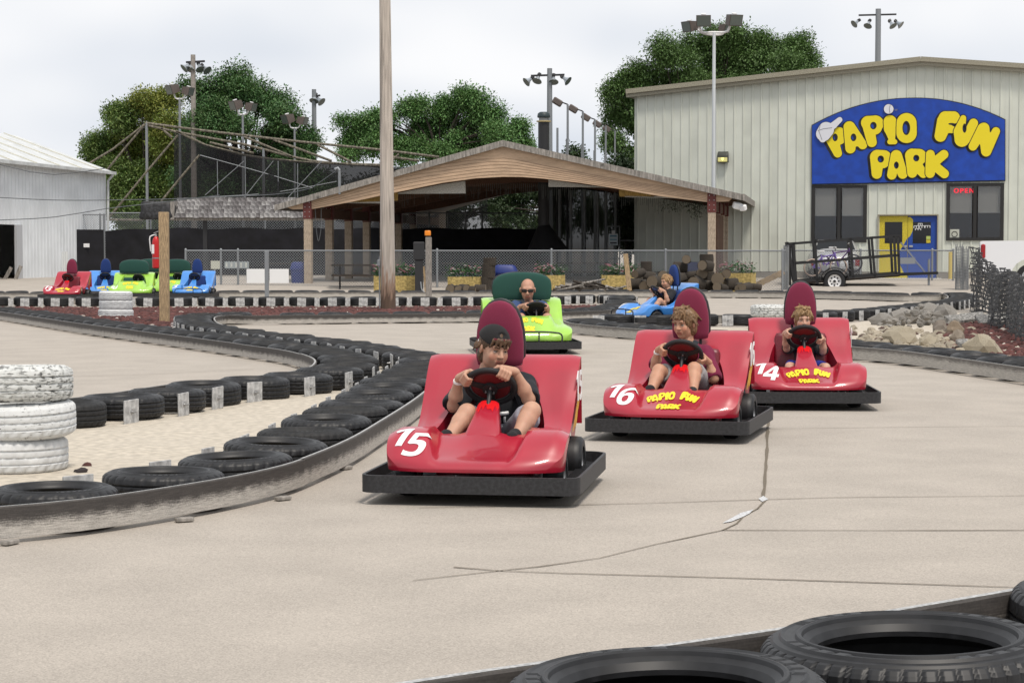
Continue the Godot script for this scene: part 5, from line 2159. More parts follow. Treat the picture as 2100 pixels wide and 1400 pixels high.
func build_people() -> void:
	MT.eye_white = mat(lin(0.62, 0.58, 0.55), 0.3)
	MT.iris = mat(lin(0.03, 0.022, 0.018), 0.25)
	MT.shades = mat(lin(0.006, 0.006, 0.007), 0.12)
	MT.cap_cloth = fabric(lin(0.012, 0.011, 0.012))
	MT.cap_red = fabric(lin(0.14, 0.008, 0.02))
	MT.shoe = fabric(lin(0.015, 0.015, 0.018))
	MT.strap = fabric(lin(0.03, 0.035, 0.045))
	var brown := mat(lin(0.075, 0.042, 0.022), 0.8)
	var blond := mat(lin(0.20, 0.125, 0.06), 0.8)
	var black_shirt := fabric(lin(0.013, 0.015, 0.021))
	# ---- the boy in kart 15
	var k: Node3D = KART.k15
	var J := seated(k)
	J.merge({"hip": kl(k, 1018, 903, 0.92), "chest": kl(k, 1022, 826, 0.93), "neck": kl(k, 1018, 772, 0.91), "head": kl(k, 1013, 714, 0.885),
		"shoulder_l": kl(k, 960, 790, 0.89), "shoulder_r": kl(k, 1074, 788, 0.90), "elbow_l": kl(k, 931, 832, 0.76), "elbow_r": kl(k, 1084, 818, 0.74), "phi_l": deg_to_rad(152.0), "phi_r": deg_to_rad(52.0),
		"hip_l": kl(k, 990, 905, 0.9), "hip_r": kl(k, 1046, 905, 0.9), "knee_l": kl(k, 958, 846, 0.585), "knee_r": kl(k, 1090, 842, 0.585), "ankle_l": kl(k, 915, 906, 0.44), "ankle_r": kl(k, 1056, 904, 0.45),
		"toe_l": kl(k, 897, 899, 0.40), "toe_r": kl(k, 1050, 896, 0.41)}, true)
	person("teenage boy in black T-shirt and backwards cap looking to his side", k, J, {
		"wheel": wheel_frame(), "skin": Color(0.50, 0.285, 0.195), "size": 0.92, "hand": 0.95, "head": 0.99, "look": deg_to_rad(38.0), "nod": deg_to_rad(12.0), "tilt": deg_to_rad(-4.0), "lids": 0.003, "soft": 0.006,
		"hair": {"colour": Color(0.115, 0.062, 0.032), "low": -0.045, "end": -0.10, "line": 0.040, "locks": 80, "len": 1.0, "mess": 0.1, "grow": 0.006, "top": 0.12,
			"fringe": [[-0.05, 0.062, 0.075, -0.062, 0.020, 0.065], [-0.03, 0.066, 0.09, -0.044, 0.022, 0.088], [-0.01, 0.066, 0.094, -0.020, 0.024, 0.099], [0.012, 0.066, 0.094, 0.004, 0.026, 0.101], [0.034, 0.064, 0.088, 0.026, 0.028, 0.094], [0.052, 0.06, 0.072, 0.05, 0.02, 0.074]]},
		"brow": brown, "cap": true, "seed": 7, "shirt": black_shirt, "shorts": fabric(lin(0.36, 0.36, 0.42)), "band": "l", "belt": "r", "belt_m": fabric(lin(0.012, 0.03, 0.075)), "sleeve": 0.95,
		"print": [[-0.045, 0.28, 0.075, 0.22, 0.012], [-0.03, 0.34, -0.03, 0.50, 0.007], [0.0, 0.33, 0.0, 0.49, 0.007], [0.03, 0.32, 0.03, 0.48, 0.007], [0.06, 0.31, 0.06, 0.46, 0.007], [-0.03, 0.62, 0.07, 0.58, 0.010], [-0.02, 0.74, 0.065, 0.70, 0.008], [0.0, 0.88, 0.06, 0.84, 0.013]]})
	# ---- the boy in kart 16
	k = KART.k16
	J = seated(k)
	J.merge({"hip": kl(k, 1415, 790, 0.92), "chest": kl(k, 1418, 742, 0.95), "neck": kl(k, 1412, 706, 0.93), "head": kl(k, 1404, 663, 0.90),
		"shoulder_l": kl(k, 1374, 722, 0.89), "shoulder_r": kl(k, 1446, 724, 0.93), "elbow_l": kl(k, 1345, 752, 0.76), "elbow_r": kl(k, 1464, 776, 0.80), "phi_l": deg_to_rad(165.0), "phi_r": deg_to_rad(-28.0),
		"hip_l": kl(k, 1395, 790, 0.9), "hip_r": kl(k, 1438, 790, 0.9), "knee_l": kl(k, 1352, 760, 0.60), "knee_r": kl(k, 1424, 756, 0.60), "ankle_l": kl(k, 1333, 808, 0.44), "ankle_r": kl(k, 1420, 812, 0.44),
		"toe_l": kl(k, 1316, 805, 0.40), "toe_r": kl(k, 1422, 806, 0.40)}, true)
	person("boy in maroon T-shirt with floppy brown hair looking aside over the wheel", k, J, {
		"wheel": wheel_frame(), "size": 0.9, "hand": 0.92, "skin": Color(0.50, 0.27, 0.175), "head": 0.93, "look": deg_to_rad(-24.0), "nod": deg_to_rad(8.0),
		"hair": {"colour": Color(0.20, 0.115, 0.055), "low": -0.05, "end": -0.11, "line": 0.055, "locks": 70, "len": 1.5, "mess": 0.08, "grow": 0.016,
			"fringe": [[0.02, 0.11, 0.075, -0.045, 0.072, 0.090], [0.03, 0.105, 0.075, -0.01, 0.055, 0.104], [0.04, 0.10, 0.07, 0.025, 0.045, 0.102], [0.05, 0.095, 0.06, 0.055, 0.03, 0.085], [0.065, 0.08, 0.04, 0.072, -0.01, 0.055], [-0.03, 0.10, 0.075, -0.064, 0.045, 0.066], [-0.06, 0.08, 0.05, -0.076, 0.01, 0.040]]},
		"brow": brown, "seed": 12, "shirt": fabric(lin(0.21, 0.012, 0.055)), "shorts": fabric(lin(0.42, 0.41, 0.41)), "sleeve": 0.92, "band": "l", "belt": "r",
		"print": [[-0.03, 0.42, 0.05, 0.36, 0.006], [-0.02, 0.52, 0.05, 0.47, 0.006]]})
	# ---- the child in kart 14
	k = KART.k14
	J = seated(k)
	J.merge({"hip": kl(k, 1652, 752, 0.90), "chest": kl(k, 1651, 716, 0.93), "neck": kl(k, 1650, 690, 0.92), "head": kl(k, 1647, 655, 0.89),
		"shoulder_l": kl(k, 1624, 703, 0.90), "shoulder_r": kl(k, 1676, 704, 0.90), "elbow_l": kl(k, 1614, 703, 0.80), "elbow_r": kl(k, 1688, 716, 0.80), "phi_l": deg_to_rad(162.0), "phi_r": deg_to_rad(-12.0),
		"hip_l": kl(k, 1636, 754, 0.88), "hip_r": kl(k, 1670, 754, 0.88), "knee_l": kl(k, 1620, 752, 0.60), "knee_r": kl(k, 1694, 754, 0.60), "ankle_l": kl(k, 1622, 786, 0.45), "ankle_r": kl(k, 1690, 786, 0.45),
		"toe_l": kl(k, 1620, 782, 0.39), "toe_r": kl(k, 1692, 782, 0.39)}, true)
	J.elbow_l.y -= 0.05
	J.elbow_r.y -= 0.02
	person("small child with tousled blond hair peering over the wheel", k, J, {
		"wheel": wheel_frame(), "size": 0.72, "hand": 0.80, "skin": Color(0.54, 0.32, 0.23), "head": 0.87, "look": deg_to_rad(6.0), "nod": deg_to_rad(6.0),
		"hair": {"colour": Color(0.30, 0.185, 0.085), "low": -0.035, "end": -0.08, "line": 0.050, "locks": 130, "len": 1.1, "mess": 0.4, "grow": 0.013,
			"fringe": [[0.03, 0.10, 0.075, -0.03, 0.066, 0.098], [-0.03, 0.10, 0.07, -0.058, 0.05, 0.075], [0.04, 0.09, 0.07, 0.03, 0.05, 0.096], [0.055, 0.08, 0.05, 0.066, 0.02, 0.06]],
			"spikes": [[0.0, 0.11, 0.03, 0.02, 0.15, 0.045], [0.03, 0.105, 0.02, 0.06, 0.145, 0.03], [-0.03, 0.11, 0.01, -0.015, 0.148, 0.03]]},
		"brow": blond, "seed": 21, "shirt": fabric(lin(0.035, 0.035, 0.038)), "shorts": fabric(lin(0.010, 0.022, 0.30)), "sleeve": 0.9, "shorts_to": 0.72, "belt": "l"})
	# ---- the man in the green kart
	k = KART.green
	J = seated(k, 0.12)
	J.merge({"hip": kl(k, 1084, 688, 0.92), "chest": kl(k, 1085, 648, 0.93), "neck": kl(k, 1084, 622, 0.91), "head": kl(k, 1082, 594, 0.885),
		"shoulder_l": kl(k, 1058, 629, 0.90), "shoulder_r": kl(k, 1111, 629, 0.90), "elbow_l": kl(k, 1051, 650, 0.78), "elbow_r": kl(k, 1116, 652, 0.78), "phi_l": deg_to_rad(160.0), "phi_r": deg_to_rad(12.0)}, true)
	person("bald man in blue T-shirt and dark sunglasses with a goatee", k, J, {
		"wheel": wheel_frame(0.15), "cell": 0.016, "head_cell": 0.0062, "size": 1.14, "skin": Color(0.46, 0.25, 0.175), "head": 1.22, "look": deg_to_rad(-6.0), "nod": deg_to_rad(8.0), "shades": true, "beard": Color(0.06, 0.04, 0.03), "hand": 1.1,
		"shirt": fabric(lin(0.055, 0.10, 0.235)), "shorts": fabric(lin(0.03, 0.03, 0.035)), "belt": "l"})
	# ---- the boy in the blue kart
	k = KART.blue
	J = seated(k, 0.0, 0.95)
	person("blond boy in dark T-shirt steering the blue kart with straight arms", k, J, {
		"wheel": wheel_frame(), "cell": 0.016, "head_cell": 0.0068, "size": 0.9, "hand": 0.95, "skin": Color(0.52, 0.29, 0.19), "head": 0.98, "look": deg_to_rad(4.0), "nod": deg_to_rad(6.0),
		"hair": {"colour": Color(0.34, 0.20, 0.09), "low": -0.02, "end": -0.05, "line": 0.058, "locks": 110, "len": 0.9, "mess": 0.7, "grow": 0.010},
		"brow": blond, "seed": 31, "shirt": fabric(lin(0.022, 0.023, 0.028)), "shorts": fabric(lin(0.03, 0.03, 0.04)), "sleeve": 0.7, "shorts_to": 0.55})


# a thing's own upright plane: pixels to (x, y) on it
func plane_xy(o: Node3D, px: float, py: float, z := 0.0) -> Vector3:
	var t := o.transform.affine_inverse()
	var c := t * Vector3(0, EYE, 0)
	var r := t.basis * ray(px, py)
	return c + r * ((z - c.z) / r.z)


func px_slab(o: Node3D, pts: Array, z: float, d: float) -> ArrayMesh:
	var p := PackedVector2Array()
	for q in pts:
		var w := plane_xy(o, q[0], q[1], z)
		p.append(Vector2(w.x, w.y))
	var m := MB.new()
	m.slab(p, d)
	m.xform(0, Transform3D(Basis.IDENTITY, Vector3(0, 0, z)))
	return m.mesh()


func px_box(o: Node3D, x0: float, y0: float, x1: float, y1: float, z: float, d: float, e := 0.0) -> ArrayMesh:
	var a := plane_xy(o, x0, y0, z)
	var b := plane_xy(o, x1, y1, z)
	var m := MB.new()
	var c := (a + b) * 0.5
	c.z = z
	var s := Vector3(absf(b.x - a.x), absf(a.y - b.y), d)
	if e > 0.0:
		m.cbox(c, s, e)
	else:
		m.box(c, s)
	return m.mesh()


func quick_thing(called: String, mesh: Mesh, m: Material, label: String, category: String, where := Vector3.ZERO, group := "") -> MeshInstance3D:
	var o := part(called, mesh, m, self, where)
	tag(o, label, category, group)
	return o


func build_buildings() -> void:
	metal_hall()
	pavilion()
	white_shed()
	batting_cage()
	shake_shelter()


func metal_hall() -> void:
	var siding := mat(lin(0.62, 0.645, 0.575), 0.5, 0.0, noise_tex(0.004, 0.95, 1.0, 4, 512, 101), 0.3)
	var siding2 := mat(lin(0.60, 0.625, 0.555), 0.5, 0.0, noise_tex(0.004, 0.94, 1.0, 4, 512, 102), 0.3)
	var trim := mat(lin(0.40, 0.37, 0.28), 0.5, 0.0, MT.fine, 1.0)
	var dark := mat(lin(0.016, 0.015, 0.014), 0.5)
	var shade := mat(lin(0.26, 0.26, 0.24), 0.8, 0.0, MT.fine, 2.0)
	var glass := StandardMaterial3D.new()
	glass.albedo_color = Color(0.05, 0.055, 0.055, 0.05)
	glass.transparency = BaseMaterial3D.TRANSPARENCY_ALPHA
	glass.roughness = 0.03
	MT.glass = glass
	var t := thing("metal_hall", "large beige ribbed metal hall with low gable roof and blue sign", "building", onto(1862, 60.5, 0.3), deg_to_rad(-14.0))
	var left := plane_xy(t, 1307, 300).x
	var right := 13.0
	var peak := plane_xy(t, 1890, 132)
	var eave := plane_xy(t, 1307, 196)
	var slope := (peak.y - eave.y) / (peak.x - eave.x)
	# openings: windows and the door
	var holes := []
	for q in [[1665, 380, 1778, 497], [1942, 376, 2059, 493], [1803, 442, 1922, 570]]:
		var a := plane_xy(t, q[0], q[1])
		var b := plane_xy(t, q[2], q[3])
		holes.append([a.x, b.x, maxf(b.y, -0.05), a.y])
	holes[2][2] = -0.1
	var step := 0.308
	var x := left
	var i := 0
	while x < right:
		var x1 := minf(left + step * (i + 1), right)
		for h in holes:
			for q in [h[0], h[1]]:
				if q > x + 0.01 and q < x1 - 0.01:
					x1 = q
		var xc := (x + x1) * 0.5
		var top := peak.y - absf(xc - peak.x) * slope
		var cuts := [[0.22, top]]
		for h in holes:
			if h[1] > x + 0.02 and h[0] < x1 - 0.02:
				var next := []
				for c in cuts:
					if h[2] > c[0] + 0.02:
						next.append([c[0], minf(c[1], h[2])])
					if h[3] < c[1] - 0.02:
						next.append([maxf(c[0], h[3]), c[1]])
				cuts = next
		for c in cuts:
			var m := MB.new()
			var yt: float = c[1]
			m.box(Vector3(xc, (c[0] + yt) * 0.5, -0.03), Vector3(x1 - x - 0.003, yt - c[0], 0.06))
			# raised rib at one edge, a low bead between
			if absf(x - (left + step * i)) < 0.02:
				m.hexa([Vector3(x - 0.002, c[0], 0.032), Vector3(x + 0.038, c[0], 0.032), Vector3(x + 0.05, c[0], 0.0), Vector3(x - 0.014, c[0], 0.0), Vector3(x - 0.002, yt, 0.032), Vector3(x + 0.038, yt, 0.032), Vector3(x + 0.05, yt, 0.0), Vector3(x - 0.014, yt, 0.0)])
			part("wall_panel", m.mesh(), siding if i % 3 else siding2, t)
		x = x1
		if x > left + step * (i + 1) - 0.01:
			i += 1
	var base := MB.new()
	base.box(Vector3((left + holes[2][0]) * 0.5, 0.05, -0.04), Vector3(holes[2][0] - left, 0.32, 0.1))
	base.box(Vector3((right + holes[2][1]) * 0.5, 0.05, -0.04), Vector3(right - holes[2][1], 0.32, 0.1))
	part("foundation", base.mesh(), mat(lin(0.33, 0.31, 0.28), 0.9, 0.0, MT.fine, 1.0), t)
	# far walls and roof
	var deep := 30.0
	part("side_wall", box_mesh(Vector3(0.1, eave.y + 0.2, deep)), siding2, t, Vector3(left - 0.06, eave.y * 0.5, -deep * 0.5 - 0.07))
	part("side_wall", box_mesh(Vector3(0.1, eave.y + 0.8, deep)), siding2, t, Vector3(right + 0.06, eave.y * 0.5, -deep * 0.5 - 0.07))
	part("back_wall", box_mesh(Vector3(right - left + 0.4, peak.y + 0.1, 0.1)), siding2, t, Vector3((left + right) * 0.5, peak.y * 0.5, -deep + 0.1))
	part("hall_floor", box_mesh(Vector3(right - left, 0.04, deep - 0.2)), mat(lin(0.10, 0.09, 0.085), 0.9), t, Vector3((left + right) * 0.5, 0.02, -deep * 0.5 - 0.05))
	# unseen lobby added in dark boards so that the windows look dark
	var lx0: float = plane_xy(t, 1600, 500).x
	part("added_lobby_wall", box_mesh(Vector3(right - lx0, 3.4, 0.08)), MT.brown_wood, t, Vector3((right + lx0) * 0.5, 1.75, -4.5))
	part("added_lobby_wall", box_mesh(Vector3(0.08, 3.4, 4.3)), MT.brown_wood, t, Vector3(lx0, 1.75, -2.3))
	part("added_lobby_ceiling", box_mesh(Vector3(right - lx0, 0.06, 4.4)), mat(lin(0.35, 0.34, 0.32), 0.9), t, Vector3((right + lx0) * 0.5, 3.5, -2.3))
	for s in [-1.0, 1.0]:
		var xe: float = (left - 0.35) if s < 0.0 else right
		var m := MB.new()
		var ye: float = peak.y - absf(xe - peak.x) * slope
		var z0 := 0.25
		var th := 0.12
		m.hexa([Vector3(minf(xe, peak.x), ye if s < 0 else peak.y, z0), Vector3(maxf(xe, peak.x), peak.y if s < 0 else ye, z0), Vector3(maxf(xe, peak.x), peak.y if s < 0 else ye, -deep), Vector3(minf(xe, peak.x), ye if s < 0 else peak.y, -deep), Vector3(minf(xe, peak.x), (ye if s < 0 else peak.y) + th, z0), Vector3(maxf(xe, peak.x), (peak.y if s < 0 else ye) + th, z0), Vector3(maxf(xe, peak.x), (peak.y if s < 0 else ye) + th, -deep), Vector3(minf(xe, peak.x), (ye if s < 0 else peak.y) + th, -deep)])
		part("roof", m.mesh(), trim, t)
		var f := MB.new()
		for q in [[0.28, 0.16, 0.10], [0.20, 0.02, 0.08]]:
			var a := Vector3(xe, ye + q[1], q[0])
			var b := Vector3(peak.x + 0.002 * s, peak.y + q[1], q[0])
			f.beam(a, b, 0.12, q[2] * 1.6)
		part("eave_trim", f.mesh(), trim, t)
	# windows
	for w in 2:
		var h: Array = holes[w]
		var wn := Node3D.new()
		wn.name = "window"
		t.add_child(wn, true)
		var wd: float = h[1] - h[0]
		var ht: float = h[3] - h[2]
		var c := Vector3((h[0] + h[1]) * 0.5, (h[2] + h[3]) * 0.5, 0)
		var fr := MB.new()
		for q in [[c.x, h[3] - 0.05, wd, 0.10], [c.x, h[2] + 0.05, wd, 0.10]]:
			fr.box(Vector3(q[0], q[1], 0.01), Vector3(q[2], q[3], 0.10))
		for xx in [h[0] + 0.06, c.x, h[1] - 0.06]:
			fr.box(Vector3(xx, c.y, 0.012), Vector3(0.12, ht - 0.20, 0.10))
		part("frame", fr.mesh(), dark, wn)
		for s in [-1.0, 1.0]:
			var pc := c + Vector3(s * wd * 0.25, 0, 0)
			var pw := wd * 0.5 - 0.18
			part("pane", box_mesh(Vector3(pw, ht - 0.2, 0.006)), glass, wn, pc + Vector3(0, 0, 0.01))
			var drop := (ht - 0.2) * (0.54 if w == 0 else 0.52)
			part("roller_shade", box_mesh(Vector3(pw - 0.02, drop, 0.008)), shade, wn, Vector3(pc.x, h[3] - 0.1 - drop * 0.5, -0.05))
	var pst := part("poster", px_box(t, 1949, 470, 1968, 489, 0.02, 0.004), mat(lin(0.45, 0.46, 0.40), 0.8), t)
	var ring := MB.new()
	var pc2 := plane_xy(t, 1958.5, 480, 0.024)
	var rp := []
	for k in 16:
		rp.append(pc2 + Vector3(cos(TAU * k / 16), sin(TAU * k / 16), 0) * 0.09)
	ring.tube(rp, 0.012, 5, true)
	part("poster_ring", ring.mesh(), dark, pst)
	# neon sign
	var neon := mat(lin(0.5, 0.02, 0.05), 0.4)
	neon.emission_enabled = true
	neon.emission = Color(1.0, 0.08, 0.16)
	neon.emission_energy_multiplier = 0.75
	var np := plane_xy(t, 1978, 391, 0.02)
	var nt := side_text("OPEN", 0.15, Transform3D(Basis.from_scale(Vector3(1.25, 1, 1)), np))
	var ns := part("neon_sign", nt, neon, t)
	ns.set_meta("label", "small red neon sign reading OPEN")
	var nl := OmniLight3D.new()
	nl.name = "neon_light"
	nl.light_color = Color(1.0, 0.15, 0.2)
	nl.light_energy = 0.004
	nl.light_size = 0.15
	nl.shadow_enabled = true
	nl.omni_range = 5.0
	t.add_child(nl)
	nl.position = np + Vector3(0, 0, 0.12)
	# double door, painted across both leaves
	var h: Array = holes[2]
	var yel := mat(lin(0.74, 0.60, 0.04), 0.5, 0.0, MT.fine, 1.0)
	var blu := mat(lin(0.012, 0.075, 0.42), 0.5, 0.0, MT.fine, 1.0)
	var mid: float = (h[0] + h[1]) * 0.5
	var fr := MB.new()
	fr.box(Vector3(h[0] - 0.015, h[3] * 0.5, 0.02), Vector3(0.035, h[3], 0.14))
	fr.box(Vector3(h[1] + 0.015, h[3] * 0.5, 0.02), Vector3(0.035, h[3], 0.14))
	fr.box(Vector3(mid, h[3] + 0.02, 0.022), Vector3(h[1] - h[0] + 0.07, 0.045, 0.14))
	part("door_frame", fr.mesh(), trim, t)
	for s in [-1.0, 1.0]:
		var x0: float = h[0] + 0.01 if s < 0.0 else mid + 0.006
		var x1: float = mid - 0.006 if s < 0.0 else h[1] - 0.01
		var d := part("door", box_mesh(Vector3(x1 - x0, h[3] - 0.02, 0.05), 0.006), yel if s < 0.0 else blu, t, Vector3((x0 + x1) * 0.5, (h[3] - 0.02) * 0.5 + 0.01, -0.035))
		d.set_meta("label", "yellow door leaf" if s < 0.0 else "blue door leaf")
		var local := Vector3((x0 + x1) * 0.5, (h[3] - 0.02) * 0.5 + 0.01, -0.035)
		var wm := px_box(t, 1815.5 if s < 0.0 else 1873.0, 455, 1851 if s < 0.0 else 1909.5, 498.5, -0.006, 0.012)
		part("door_window", wm, mat(lin(0.012, 0.012, 0.014), 0.15), d, -local)
		part("handle", px_box(t, 1852.0 if s < 0.0 else 1865.0, 503, 1861 if s < 0.0 else 1873.0, 507, 0.02, 0.06, 0.01), MT.bolt, d, -local)
		# the paint's wavy border
		if s < 0.0:
			part("painted_swirl", px_slab(t, [[1861.5, 488], [1861.5, 564], [1857, 564], [1850, 550], [1844, 535], [1843, 520], [1848, 511], [1855, 500]], -0.0055, 0.004), blu, d, -local)
		else:
			part("painted_swirl", px_slab(t, [[1863, 445], [1868, 445], [1873, 450], [1874, 460], [1872, 474], [1868, 483], [1863, 488]], -0.0055, 0.004), yel, d, -local)
			var lt := MB.new()
			for q in [[1884, 458, 1892, 462], [1875, 463, 1885, 467.5], [1886, 463, 1897, 467.5], [1898, 462.5, 1908, 467], [1878, 468.5, 1889, 472]]:
				var a := plane_xy(t, q[0], q[1], 0.002)
				var b := plane_xy(t, q[2], q[3], 0.002)
				for k in 3:
					lt.box(Vector3(lerpf(a.x, b.x, k / 2.0), (a.y + b.y) * 0.5, 0.002), Vector3(0.02, a.y - b.y, 0.004))
				lt.box(Vector3((a.x + b.x) * 0.5, a.y, 0.0025), Vector3(b.x - a.x, 0.015, 0.004))
			part("window_lettering", lt.mesh(), MT_white(), d, -local)
			part("sticker", px_box(t, 1900.5, 484, 1909, 490.5, 0.003, 0.004), mat(lin(0.40, 0.48, 0.12), 0.6), d, -local)
			part("sticker", px_box(t, 1900.5, 491.5, 1909, 498, 0.003, 0.004), yel, d, -local)
	part("threshold", box_mesh(Vector3(h[1] - h[0] + 0.3, 0.02, 0.5)), MT_white(), t, Vector3(mid, -0.0, 0.25))
	# the big sign
	sign_board(t)
	# wall lamp, lit
	var lamp := thing("wall_lamp", "dark boxy wall lamp glowing dimly on the beige siding", "lamp", t.transform * plane_xy(t, 1484, 322, 0.035), t.rotation.y)
	part("housing", pad_mesh([[-0.19, 0.19, 0.10, 0, 0.10], [0.0, 0.19, 0.11, 0, 0.11], [0.14, 0.18, 0.09, 0, 0.09], [0.19, 0.17, 0.03, 0, 0.03]], 8.0), mat(lin(0.035, 0.038, 0.03), 0.5), lamp)
	var lens := mat(lin(0.5, 0.48, 0.25), 0.3)
	lens.emission_enabled = true
	lens.emission = Color(0.9, 0.85, 0.35)
	lens.emission_energy_multiplier = 0.22
	part("lens", box_mesh(Vector3(0.33, 0.15, 0.02), 0.008), lens, lamp, Vector3(0, -0.095, 0.215))
	var bulb := mat(lin(0.9, 0.85, 0.4), 0.3)
	bulb.emission_enabled = true
	bulb.emission = Color(1.0, 0.95, 0.5)
	bulb.emission_energy_multiplier = 1.1
	var bm := MB.new()
	bm.slab(PackedVector2Array([Vector2(-0.05, 0.05), Vector2(0.05, 0.05), Vector2(0.0, -0.05)]), 0.01)
	part("bulb", bm.mesh(), bulb, lamp, Vector3(0, -0.09, 0.23))
	var ol := OmniLight3D.new()
	ol.name = "lamp_light"
	ol.light_color = Color(1.0, 0.92, 0.6)
	ol.light_energy = 0.01
	ol.light_size = 0.15
	ol.omni_range = 8.0
	ol.shadow_enabled = true
	lamp.add_child(ol)
	ol.position = Vector3(0, -0.1, 0.33)


func MT_white() -> Material:
	if not MT.has("white"):
		MT.white = mat(lin(0.74, 0.74, 0.74), 0.6)
	return MT.white


func sign_xy(t: Node3D, x: float, y: float, z: float) -> Vector3:
	return plane_xy(t, 1640.0 + x / 4.773, 180.0 + y / 4.773, z)


func sign_map(t: Node3D, m: MB, z: float) -> ArrayMesh:
	for k in m.v.size():
		m.v[k] = sign_xy(t, m.v[k].x, m.v[k].y, z) - Vector3(0, 0, 0)
	# the drawing's y runs down, so faces are turned over
	return m.mesh()


func sign_board(hall: Node3D) -> void:
	var o := thing("signboard", "arched blue signboard with yellow bubble letters on the metal hall", "sign", hall.position, hall.rotation.y)
	var pts := [[125, 940], [125, 372]]
	for k in 25:
		var u := k / 24.0
		var x := lerpf(125, 2012, u)
		# a circular arc through the two shoulders and the crown
		var arch := 1.0 - pow(absf(u - 0.5) * 2.0, 2.1)
		pts.append([x, lerpf(372, 316, u) - arch * 240.0])
	pts.append([2012, 902])
	for q in [[18.0, 0.06, 0.07, mat(lin(0.012, 0.016, 0.02), 0.6)], [0.0, 0.085, 0.08, mat(lin(0.004, 0.055, 0.40), 0.55, 0.0, noise_tex(0.01, 0.88, 1.0, 4, 256, 111), 0.7)]]:
		var p := PackedVector2Array()
		for k in pts.size():
			var x: float = pts[k][0] + (signf(pts[k][0] - 1068.0) * q[0] * 0.35)
			var y: float = pts[k][1] + (q[0] * (0.6 if pts[k][1] > 800 else -0.45))
			var w := sign_xy(hall, x, y, 0.1)
			p.append(Vector2(w.x, w.y))
		var m := MB.new()
		m.slab(p, q[2])
		part("backing" if q[0] > 0.0 else "board", m.mesh(), q[3], o, Vector3(0, 0, q[1]))
	var yel := mat(lin(0.76, 0.62, 0.010), 0.5)
	var blk := mat(lin(0.010, 0.010, 0.012), 0.6)
	var z := 0.128
	var sh := MB.new()
	for g in GLYPHS:
		glyph_fill(sh, g, 8.0, 12.0, -19.0, 10.0)
	part("letter_shadow", sign_map(hall, sh, z), blk, o)
	for i in GLYPHS.size():
		var a := MB.new()
		glyph_fill(a, GLYPHS[i], 8.0, 9.0)
		z += 0.0025
		part("letter_outline", sign_map(hall, a, z), blk, o)
		var b := MB.new()
		glyph_fill(b, GLYPHS[i], 0.0, 9.0)
		z += 0.0025
		part("letter", sign_map(hall, b, z), yel, o).set_meta("label", "yellow bubble letter " + (GLYPHS[i][0] as String).to_upper())
	var wht := mat(lin(0.66, 0.67, 0.72), 0.6)
	for q in [["painted_ball", ["", [[875, 207, 47, 875, 207, 47]], []]], ["painted_cap", ["", [[262, 410, 76, 235, 450, 72], [225, 480, 50, 228, 500, 34], [330, 370, 34, 395, 312, 26]], []]]]:
		var c := MB.new()
		glyph_fill(c, q[1], 4.0, 9.0)
		z += 0.0025
		part(q[0], sign_map(hall, c, z), blk, o)
		var d := MB.new()
		glyph_fill(d, q[1], 0.0, 9.0)
		z += 0.0025
		part(q[0], sign_map(hall, d, z), wht, o)
	var se := MB.new()
	for q in [[[890, 165], [882, 205], [888, 250]], [[180, 420], [235, 400], [320, 390]], [[205, 360], [190, 420], [222, 510]], [[930, 214], [965, 210]], [[935, 222], [960, 220]]]:
		var pp := []
		for p in q:
			pp.append(sign_xy(hall, p[0], p[1], z + 0.002))
		se.tube(pp, 0.008, 4)
	part("painted_seam", se.mesh(), mat(lin(0.2, 0.2, 0.22), 0.7), o)


